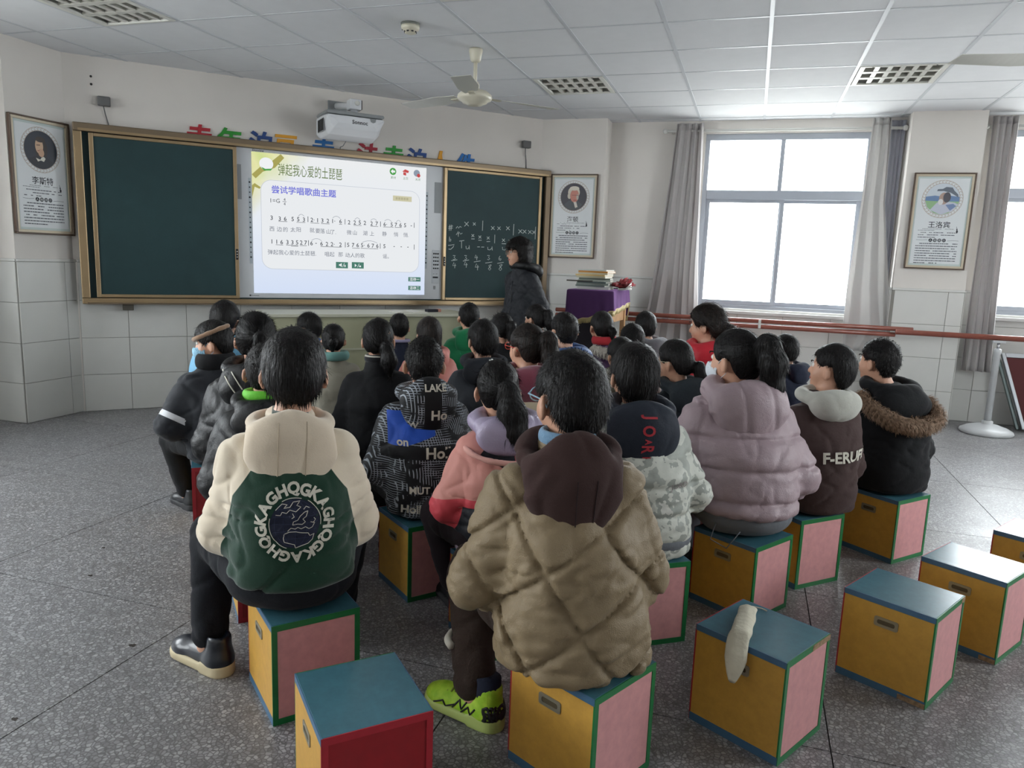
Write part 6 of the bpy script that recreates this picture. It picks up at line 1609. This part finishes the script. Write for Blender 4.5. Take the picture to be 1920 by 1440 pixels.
# ---- girl in the pink and black jacket
seat_stool(-.775, 2.415, -38, 'box stool under the girl in the pink and black jacket')
p = Person((-.79, 2.43), 1.005, 128, 'girl with a long black ponytail in a pink, coral and black jacket', head=118, pitch=-4, lean=8, lx=.02, hx=-.02, res=.95, bulk=1.04, arms=[(-.12, .22, .10), (.10, .24, .12)])
p.body(); p.trousers(cloth('dark_plum_fleece', (34, 26, 30), .95, .3), r=(.10, .078, .06)); p.shoes(m_shoe_b)
def z0(V): return V[:, 2] - p.zs
sl7 = lambda V, t, q: np.where(V[:, 0] < 0, (t - q) + .012, -1)
atr = {'pink': lambda V, t, q: np.maximum(np.minimum(sl7(V, t, q), z0(V) - .20), np.minimum(np.minimum(.44 - z0(V) - .55 * (V[:, 0] + .13), z0(V) - .255 - .12 * (V[:, 0] + .1)), .05 - V[:, 0])),
       'coral': lambda V, t, q: np.maximum(np.minimum(sl7(V, t, q), .215 - z0(V)), np.minimum(.017 - np.abs(z0(V) - .245 - .12 * (V[:, 0] + .1)), .06 - V[:, 0])),
       'coralb': lambda V, t, q: np.minimum(.022 - np.abs(z0(V) - .41 + .15 * V[:, 0]), V[:, 0] - .02)}
p.top(cloth_mask('pink_coral_black_shell', [(24, 26, 34), (206, 142, 132), (196, 66, 76), (196, 66, 76)], ['pink', 'coral', 'coralb'], .6, .05, (24, .4)), hem=.008, attrs=atr, sleeve=.066, wr=.006, h=.0085)
p.piece('lining_hem', lambda P: smax(np.abs(p.jf(P)) - .008, np.abs(P[:, 2] - p.zs - .02 - .25 * np.maximum(0, -P[:, 0] - .1)) - .016, .004), (-.33, -.25, p.zs - .03), (.3, .3, p.zs + .12), .009, cloth('lilac_lining', (170, 156, 178), .6))
p.hood(cloth('lilac_satin_hood', (172, 160, 186), .32, .0, (20, .5), spec=.5), w=.150, hgt=.085, dep=.068, drop=-.018, rim=.098, rimt=.036, tiltd=10, h=.0078, wr=.005)
p.piece('collar_edge', lambda P: torus(P, p.c2 + np.array([0, -.05, -.075]), .148, .012, rotm('x', 14), 1.15) + wn(P, 40, 2, 2) * .002, p.c2 - (.25, .27, .16), p.c2 + (.25, .2, .06), .009, cloth('pale_pink_collar_edge', (214, 160, 150)))
p.hair('pony', n=3400, seed=7, ln=.055, lift=.05, jit=.08, h=.006, tail=dict(pts=[(.012, -.098, .02), (.022, -.135, .01), (.035, -.155, -.07), (.045, -.150, -.15), (.05, -.130, -.20)], r=[.022, .036, .052, .056, .018]), tie=('band', m_black, None))
p.clip((-.03, -.02, .122), mat('pale_metal', L(206, 206, 200), .3, metal=.7), .02)

# ---- boy in the black and white plaid coat
seat_stool(-1.223, 2.711, -39, 'box stool under the boy in the plaid and blue coat')
p = Person((-1.22, 2.73), 1.033, 124, 'boy in a black and white scribble-plaid coat with a bright blue yoke', head=118, pitch=-4, lean=8, lx=.0, hx=.0, res=.95, bulk=1.06)
p.body(); p.trousers(m_blk); p.shoes(mat('red_shoe', L(150, 34, 36), .5))
def plaid(nt):
    oc_ = nt.obj(); outs = []
    for ax, fr_, sd in (((0, 0, 150), 0, 3), ((130, 60, 0), 1, 8)):
        mp = nt.new('ShaderNodeMapping'); mp.inputs['Scale'].default_value = (1, 1, 1); nt.link(oc_, mp.inputs[0])
        d_ = nt.new('ShaderNodeVectorMath', operation='DOT_PRODUCT'); nt.link(mp.outputs[0], d_.inputs[0]); d_.inputs[1].default_value = ax
        sgn = nt.math('SINE', nt.math('ADD', nt.math('MULTIPLY', d_.outputs['Value'], 4.2), nt.math('MULTIPLY', nt.noise(9, 2), 7)))
        ln_ = nt.ramp(sgn, [(.55, (0, 0, 0, 1)), (.75, (1, 1, 1, 1))]); gate = nt.ramp(nt.noise(6 + sd, 2, .5, stretch=(1, 1, 2 if fr_ else .6)), [(.46, (0, 0, 0, 1)), (.52, (1, 1, 1, 1))])
        outs.append(nt.math('MULTIPLY', ln_, gate))
    return nt.mix(nt.math('MULTIPLY', nt.math('MAXIMUM', outs[0], outs[1]), .8), L(22, 23, 26), L(178, 186, 196))
m_plaid = cloth_mask('scribble_plaid_shell', [(22, 23, 26), (36, 84, 190), (18, 19, 23)], ['blue', 'blackband'], .6, .05, (24, .4), pat={0: plaid})
p.top(m_plaid, hem=.008, attrs={'blue': lambda V, t, q: np.minimum(np.minimum(V[:, 2] - p.zs - .335 - .35 * (V[:, 0] + .1), .47 - V[:, 2] + p.zs), np.minimum(-V[:, 0] + .02, .175 + V[:, 0])), 'blackband': lambda V, t, q: np.minimum(.028 - np.abs(V[:, 2] - p.zs - .305), q - t + .02)}, sleeve=.066, wr=.006)
p.hood(cloth_mask('scribble_plaid_hood', [(22, 23, 26), (18, 19, 22)], ['mid'], .6, .05, (24, .4), pat={0: plaid}), w=.125, hgt=.140, dep=.066, drop=-.035, rim=.088, rimt=.030, tiltd=8, vtip=.3, attrs={'mid': lambda V: .038 - np.abs(V[:, 0] - p.c2[0] - .008)})
for tx, x, z, sz, on in (('LAKE', .02, .062, .042, 1), ('Ho', .035, -.055, .058, 1), ('W', -.075, -.10, .04, 1), ('Holl', .03, -.215, .066, 0), ('on', -.12, -.175, .045, 0), ('MUT', -.05, -.375, .042, 0), ('Holl', -.085, -.46, .05, 0), ('UT', .10, -.06, .045, 0)):
    v, f = text_vf(tx, sz, .03, 3); p.print_on('white_lettering', [(v, f, 0)], m_wstr, p.hbvh if on else p.jbvh, p.hoodo if on else p.jacket, p.c2 + np.array([x, -.15, z]))
p.hair('crew', n=4200, seed=8, h=.006, m=m_hair)

# ---- girl with the cream scrunchie
seat_stool(-1.78, 3.35, 138, 'box stool under the girl with the cream scrunchie')
p = Person((-1.78, 3.37), 1.035, 118, 'girl in a black top with a ponytail tied by a cream scrunchie', head=112, pitch=-4, lean=8, hx=-.0, res=1.05, bulk=.98)
p.body(); p.trousers(m_blk); p.shoes(m_shoe_b); p.top(m_blk, hem=.008, sleeve=.06, wr=.005)
cst = p.collar(cloth_mask('striped_rib_collar', [(28, 28, 32), (190, 186, 174)], ['st'], .9), r=.056, t=.013, up=.045, name='striped_collar', hgt=1.8)
set_attr(cst.data, 'st', [.004 - abs(v.co[2] - (p.c2[2] + .058)) for v in cst.data.vertices])
p.hair('pony', n=2600, seed=9, ln=.05, lift=.05, jit=.08, tail=dict(pts=[(.045, -.088, -.025), (.06, -.125, -.03), (.072, -.13, -.10), (.082, -.12, -.185)], r=[.020, .030, .040, .012]), tie=('scrunchie', cloth('cream_scrunchie', (206, 196, 172), .95, .3), None))
p.clip((.055, -.075, .055), mat('rose_gold', L(206, 170, 150), .3, metal=.7), .034, -50)

# ---- boy behind, green collar
seat_stool(-1.70, 2.33, 134, 'box stool beside the sweatshirt boy, under the boy with the neon green collar')
p = Person((-1.70, 2.34), 1.012, 128, 'boy in a black jacket with a neon green collar, half hidden behind the green hoodie', head=120, pitch=-4, lean=10, res=1.0, bulk=1.12)
p.body(); p.trousers(m_blk); p.shoes(m_shoe_b); p.top(m_blks, hem=.008, sleeve=.068, wr=.007)
p.hood(m_blks, w=.15, hgt=.085, dep=.07, drop=-.05, rim=.098, rimt=.028, tiltd=12, wr=.006); p.collar(cloth('neon_green_lining', (110, 206, 60), .6, .1, (30, .4)), r=.076, t=.014, up=.045, name='neon_collar', hgt=1.8)
p.hair('crew', n=2200, seed=10)

# ---- girl with brown hair tie
seat_stool(-2.03, 2.71, 136, 'box stool under the girl with the brown hair tie')
p = Person((-2.03, 2.72), 1.088, 124, 'girl with a ponytail in a brown tie and a shiny black jacket with white piping', head=116, pitch=-4, lean=8, res=1.0, bulk=1.1)
p.body(); p.trousers(m_blk); p.shoes(m_shoe_b); p.top(m_blks, hem=.008, sleeve=.068, wr=.007)
p.hood(m_blks, w=.16, hgt=.125, dep=.075, drop=-.065, rim=.098, rimt=.03, tiltd=14, wr=.006, vtip=.3)
for dx in (-.06, -.085):
    pts = []
    for t in np.linspace(0, 1, 10):
        hh = p.hbvh.ray_cast(Vector(p.c2 + np.array([dx * 1.6 + .12 * t, -.5, .02 - .19 * t])), Vector((0, 1, 0)), 1)
        if hh[0] is not None: pts.append(np.array(hh[0]) - np.array([0, .001, 0]))
    if len(pts) > 3: tube('white_piping', pts, .0028, m_wstr, p.hoodo, 5)
p.hair('pony', n=3000, seed=11, ln=.055, lift=.04, jit=.08, tail=dict(pts=[(.03, -.100, .025), (.04, -.135, .015), (.04, -.135, -.07), (.03, -.125, -.17)], r=[.018, .024, .026, .006]), tie=('band', cloth('brown_velvet_tie', (140, 104, 78)), None))

# ---- boy with the blue mask
seat_stool(-2.49, 3.03, 130, 'box stool at the left end of the rows, under the boy with the blue mask')
p = Person((-2.47, 3.03), 1.005, 150, 'boy in profile with a pale blue mask, brown fleece band and reflective sleeve stripe', head=205, pitch=-10, lean=10, res=1.0, bulk=1.14, arms=[(-.16, .24, .16), (.06, .26, .16)])
p.body(); p.trousers(m_blk); p.shoes(m_shoe_b)
p.top(cloth_mask('black_coat_reflective', [(34, 37, 43), (214, 216, 220)], ['refl'], .75, .1, (26, .35)), hem=.008, sleeve=.072, wr=.007, attrs={'refl': lambda V, t, q: np.where((t > q) & (V[:, 0] < 0), .016 - np.abs((V - p.sh[0]) @ ((p.el[0] - p.sh[0]) / np.linalg.norm(p.el[0] - p.sh[0])) - .20), -1)})
p.collar(m_blk, r=.078, t=.022, up=.04, hgt=2.0); p.hair('short', n=1800, seed=12, ln=.03, lift=.1, front=.045)
p.mask(mat('pale_blue_mask', L(150, 196, 222), .8))
bnd = p.piece('fleece_band', lambda P: torus(p.toh(P), (0, -.004, .060), .098, .013, rotm('x', -14), .88) + wn(P, 90, 1, 3) * .002, p.hc - .16, p.hc + .18, .006, cloth('brown_fleece_band', (150, 120, 96), .95, .4), p.hairo)

# ================================================================== the pupils farther on
def kid(pos, z, lb, top_m, hairk, face=None, head=None, hood=None, collar=None, bulk=1.06, pitch=-2, lean=9, trs=None, seatlb=None, **kw):
    fc = face if face is not None else look(pos) - 8; hd = head if head is not None else look(pos)
    q = Person(pos, z, fc, lb, head=hd, pitch=pitch, lean=lean, res=kw.pop('res', 1.4), bulk=bulk, **kw)
    q.body(); q.trousers(trs or m_blk, h=.013); q.shoes(m_shoe_b); q.top(top_m, hem=.008, sleeve=.064, wr=.006)
    if hood is not None: q.hood(hood[0], **hood[1])
    if collar is not None: q.collar(collar[0], **collar[1])
    q.hair(**hairk)
    if seatlb: stool(pos[0], pos[1] - .0, -36 + random.uniform(-6, 6), seatlb)
    return q
pony = lambda **k: dict(dict(pts=[(0, -.098, .04), (0, -.135, .035), (.005, -.145, -.05), (.01, -.13, -.14)], r=[.02, .03, .036, .010]), **k)
H = lambda st, seed, **k: dict(dict(style=st, seed=seed, n=1300), **k)
hd0 = dict(w=.14, hgt=.09, dep=.065, drop=-.035, rim=.094, rimt=.03, tiltd=12)
kid((-2.98, 3.72), 1.05, 'boy in a light blue jacket at the far left, behind the boy with the mask', cloth('light_blue_nylon', (116, 176, 212), .5, .05, (26, .45), spec=.4), H('short', 20), hood=(cloth('light_blue_hood', (120, 180, 214), .5, .05), hd0), seatlb='box stool under the boy in the light blue jacket', face=130)
kid((-2.80, 4.26), .957, 'boy with spiky hair looking left in front of the pale desk', cloth('royal_blue_shell', (36, 96, 176), .6), H('short', 21, ln=.045, lift=.5, jit=.3), head=178, pitch=-6, seatlb='box stool under the spiky-haired boy', hood=(cloth('royal_blue_hood', (36, 100, 184), .6), dict(hd0, drop=-.01)))
q = kid((-2.33, 3.84), .941, 'girl with a brown fleece headband in a grey-beige jacket with a teal collar', cloth('grey_beige_cotton', (146, 142, 128), .85, .1, (24, .4)), H('pony', 22, tail=pony(pts=[(0, -.10, .03), (.0, -.12, .0), (0, -.11, -.07)], r=[.02, .03, .012])), collar=(cloth('teal_lining', (110, 156, 150), .8), dict(r=.085, t=.022, up=.03)), face=118, seatlb='box stool under the girl with the headband')
q.piece('fleece_headband', lambda P: torus(q.toh(P), (0, .015, .02), .1, .012, rotm('y', 90) @ rotm('x', 0), 1.0) + wn(P, 90, 1, 3) * .002, q.hc - .16, q.hc + .17, .007, cloth('tan_fleece_headband', (176, 140, 114), .95, .4), q.hairo)
kid((-2.33, 4.73), .953, 'boy in a navy jacket with a white neck stripe, in front of the pale desk', m_navy, H('crew', 23, n=1600), collar=(cloth('lilac_stripe_collar', (150, 146, 176), .8), dict(r=.075, t=.014, up=.03, hgt=1.0)), seatlb='box stool under the boy with the white neck stripe')
kid((-1.85, 4.18), .987, 'girl with loose long hair in a salmon pink jacket', cloth('salmon_pink_nylon', (214, 134, 120), .5, .05, (24, .5), spec=.4), H('long', 24, m=m_hair_b, ln=.06, lift=.05, low=-.06), hood=(cloth('salmon_pink_hood', (212, 134, 122), .5, .05), dict(hd0, w=.13)), seatlb='box stool under the girl in salmon pink')
kid((-1.96, 5.16), 1.03, 'boy in a bright green hoodie in the front rows', cloth('bright_green_sweat', (20, 116, 72), .9, .3, (24, .35)), H('crew', 25, n=1600), hood=(cloth('bright_green_hood', (22, 122, 76), .9, .3), dict(hd0, hgt=.12, drop=-.05)), face=124, head=124, seatlb='box stool under the boy in the green hoodie', bulk=1.12)
kid((-1.33, 3.74), 1.03, 'boy in a dark jacket, left of the girl with red glasses', cloth('dark_slate_shell', (42, 46, 54), .6, .05, (24, .4)), H('short', 26, ln=.045, lift=.3, jit=.25), head=132, hood=(cloth('dark_slate_hood', (40, 44, 52), .7), dict(hd0, w=.15)), seatlb='box stool under the boy in the dark jacket beside the red glasses')
kid((-1.54, 4.74), 1.0, 'girl with messy dark hair just in front of the teacher', m_blk, H('pony', 27, ln=.05, lift=.3, jit=.3, tail=pony()), seatlb='box stool under the girl nearest the teacher')
q = kid((-.96, 3.35), 1.06, 'girl with red glasses and a maroon-collared cream coat', cloth_mask('cream_and_maroon_wool', [(196, 182, 156), (96, 42, 56)], ['mar'], .95, .3) , H('pony', 28, m=m_hair_b, n=1800, ln=.06, lift=.08, tail=dict(pts=[(.01, -.10, .05), (.02, -.14, .05), (.03, -.155, -.04), (.03, -.14, -.15)], r=[.022, .040, .042, .012])), head=148, hood=(cloth('maroon_fleece_hood', (126, 60, 76), .95, .4), dict(hd0, w=.135, hgt=.10, drop=-.03)), seatlb='box stool under the girl with red glasses')
set_attr(q.jacket.data, 'mar', [.05 - math.hypot(v.co[0] + .04, (v.co[2] - q.zs - .26) * .7) if v.co[1] < 0 else -1 for v in q.jacket.data.vertices])
q.glasses(mat('red_plastic_frame', L(206, 66, 50), .3))
kid((-1.48, 5.45), 1.03, 'girl with a ponytail facing left, right of the teacher', m_navy, H('pony', 29, tail=pony(pts=[(0, -.10, .06), (0, -.135, .05), (0, -.15, -.03), (0, -.14, -.12)])), head=160, seatlb='box stool under the ponytailed girl right of the teacher')
kid((-1.004, 4.35), 1.058, 'boy in a denim blue jacket before the purple cloth', cloth('denim_blue_nylon', (52, 84, 136), .5, .05, (24, .5), spec=.4), H('crew', 30, n=1600), hood=(cloth('denim_blue_hood', (54, 88, 142), .5), dict(hd0)), head=132, seatlb='box stool under the boy in the denim blue jacket')
q = kid((-.90, 5.08), 1.03, 'girl with a hair clip in a purple coat with red collar and white fur', cloth('purple_nylon', (82, 54, 92), .5, .05, (24, .5)), H('pony', 31, tail=pony(pts=[(.03, -.095, -.0), (.04, -.125, -.02), (.04, -.12, -.08)], r=[.02, .026, .01])), collar=(cloth('red_rib_collar', (176, 46, 54), .8), dict(r=.074, t=.018, up=.045, hgt=1.8)), head=126, seatlb='box stool under the girl with the white fur collar')
m_wf = mat('white_fur', L(196, 190, 178), .8); q.fur('fur_trim', [q.c2 + np.array(v_) for v_ in ((-.15, -.03, -.01), (-.13, -.13, -.03), (0, -.19, -.045), (.13, -.13, -.03), (.15, -.03, -.01))], [.025, .034, .036, .034, .025], m_wf, 4200, .03, seed=8)
q.clip((-.01, -.092, .075), mat('pale_gold', L(214, 200, 180), .3, metal=.6), .036, 55)
v, f = text_vf('UUA', .03, .02); q.print_on('collar_letters', [(v, f, 0)], m_wstr, q.jbvh, q.jacket, q.c2 + np.array([0, -.1, .0]))
m_camo2 = camo('brown_camouflage', [(96, 84, 74), (140, 122, 106), (70, 58, 54), (118, 96, 88)], 16)
kid((-.627, 4.64), .992, 'boy with close-cropped hair in a brown camouflage jacket', m_camo2, H('crew', 32, n=1600), hood=(m_camo2, dict(hd0)), head=128, seatlb='box stool under the boy in brown camouflage')
kid((-.66, 5.63), 1.01, 'boy in a grey hooded jacket before the left curtain', cloth('blue_grey_shell', (70, 82, 112), .6), H('short', 33), hood=(cloth('mid_grey_fleece_hood', (104, 104, 108), .95, .3), hd0), head=118, seatlb='box stool under the boy in the grey hood')
kid((-.60, 4.0), .961, 'boy in an olive jacket mostly hidden behind the red-lettered hood', cloth('olive_cotton', (104, 98, 84), .85), H('short', 34), hood=(cloth('olive_hood', (106, 100, 86), .85), hd0), head=126, seatlb='box stool under the boy in the olive jacket')
q = kid((-.25, 3.60), 1.01, 'girl with thin glasses and a low ponytail in a dark teal-black coat', cloth('dark_teal_black_coat', (34, 42, 48), .75, .1, (24, .35)), H('pony', 35, n=1800, tail=dict(pts=[(.02, -.095, -.02), (.03, -.135, -.03), (.04, -.145, -.08), (.04, -.13, -.13)], r=[.018, .028, .032, .01])), head=158, pitch=-6, hood=(cloth('dark_teal_hood', (36, 44, 50), .75, .1), dict(hd0, w=.15, hgt=.11)), bulk=1.16, seatlb='box stool under the girl with thin glasses', hx=-.03)
q.glasses(mat('thin_gold_frame', L(190, 184, 160), .3, metal=.7))
q = kid((-.177, 4.62), 1.14, 'taller person with fluffy dark brown hair in a bright red jacket, left of the window', cloth('bright_red_nylon', (186, 34, 48), .5, .05, (24, .45), spec=.4), H('pony', 36, m=m_hair_b, n=2600, ln=.05, lift=.35, jit=.28, low=.02, volume=1.7, front=.06, tail=dict(pts=[(0, -.11, -.02), (0, -.135, -.05), (0, -.12, -.12)], r=[.035, .045, .02])), face=120, head=166, pitch=-8, lean=14, hood=(cloth('bright_red_hood', (190, 36, 50), .5, .05), dict(hd0, hgt=.10)), bulk=1.1, seatlb='box stool under the person in the red jacket')
kid((.307, 5.03), .952, 'boy in a dark jacket mostly hidden behind the long ponytail', m_navy, H('short', 37, ln=.045, lift=.3, jit=.25), head=140, hood=(m_navy, hd0), seatlb='box stool under the boy behind the ponytail')

# ---- the teacher, standing
t = Person((-1.854, 6.10), 1.53, 230, 'woman teacher standing in a long dark quilted coat, glasses and short curly hair', head=212, pitch=-2, lean=3, stand=True, bulk=1.12, res=1.15, hx=.0, hy=.01)
t.body(); t.trousers(m_blk, h=.013); t.shoes(m_shoe_b)
t.top(cloth('dark_blue_black_down', (25, 28, 35), .6, .05, (30, .5), spec=.35), hem=-.34, sleeve=.068, wr=.005, prof=[(-.42, .205, .165), (-.2, .195, .155), (.0, .185, .145), (.12, .178, .14), (.22, .168, .13), (.33, .172, .125), (.40, .162, .112), (.455, .124, .094), (.50, .082, .076), (.56, .068, .07)], disp=lambda P, a, b: bulge(P, (.7, 0, .7), .085, .1, .007) * bulge(P, (-.7, 0, .7), .085, .1, .007) * .008 - .004, name='long_coat')
t.hood(m_blks, w=.16, hgt=.075, dep=.075, drop=-.02, rim=.098, rimt=.034, tiltd=10, back=-.10)
t.collar(m_blk, r=.06, t=.016, up=.03, name='black_neckline')
t.hair('bob', n=3600, seed=40, ln=.04, lift=.35, jit=.4, volume=1.2, low=-.03, front=.045, rough=.005, sidey=.008)
t.glasses(mat('thin_bronze_frame', L(150, 120, 100), .3, metal=.6))
tube('coat_zip', [np.array(t.jbvh.ray_cast(Vector((0, .6, t.zs + z)), Vector((0, -1, 0)), 1)[0]) + np.array([0, .001, 0]) for z in np.linspace(.42, -.25, 12)], .004, m_black, t.jacket, 5)
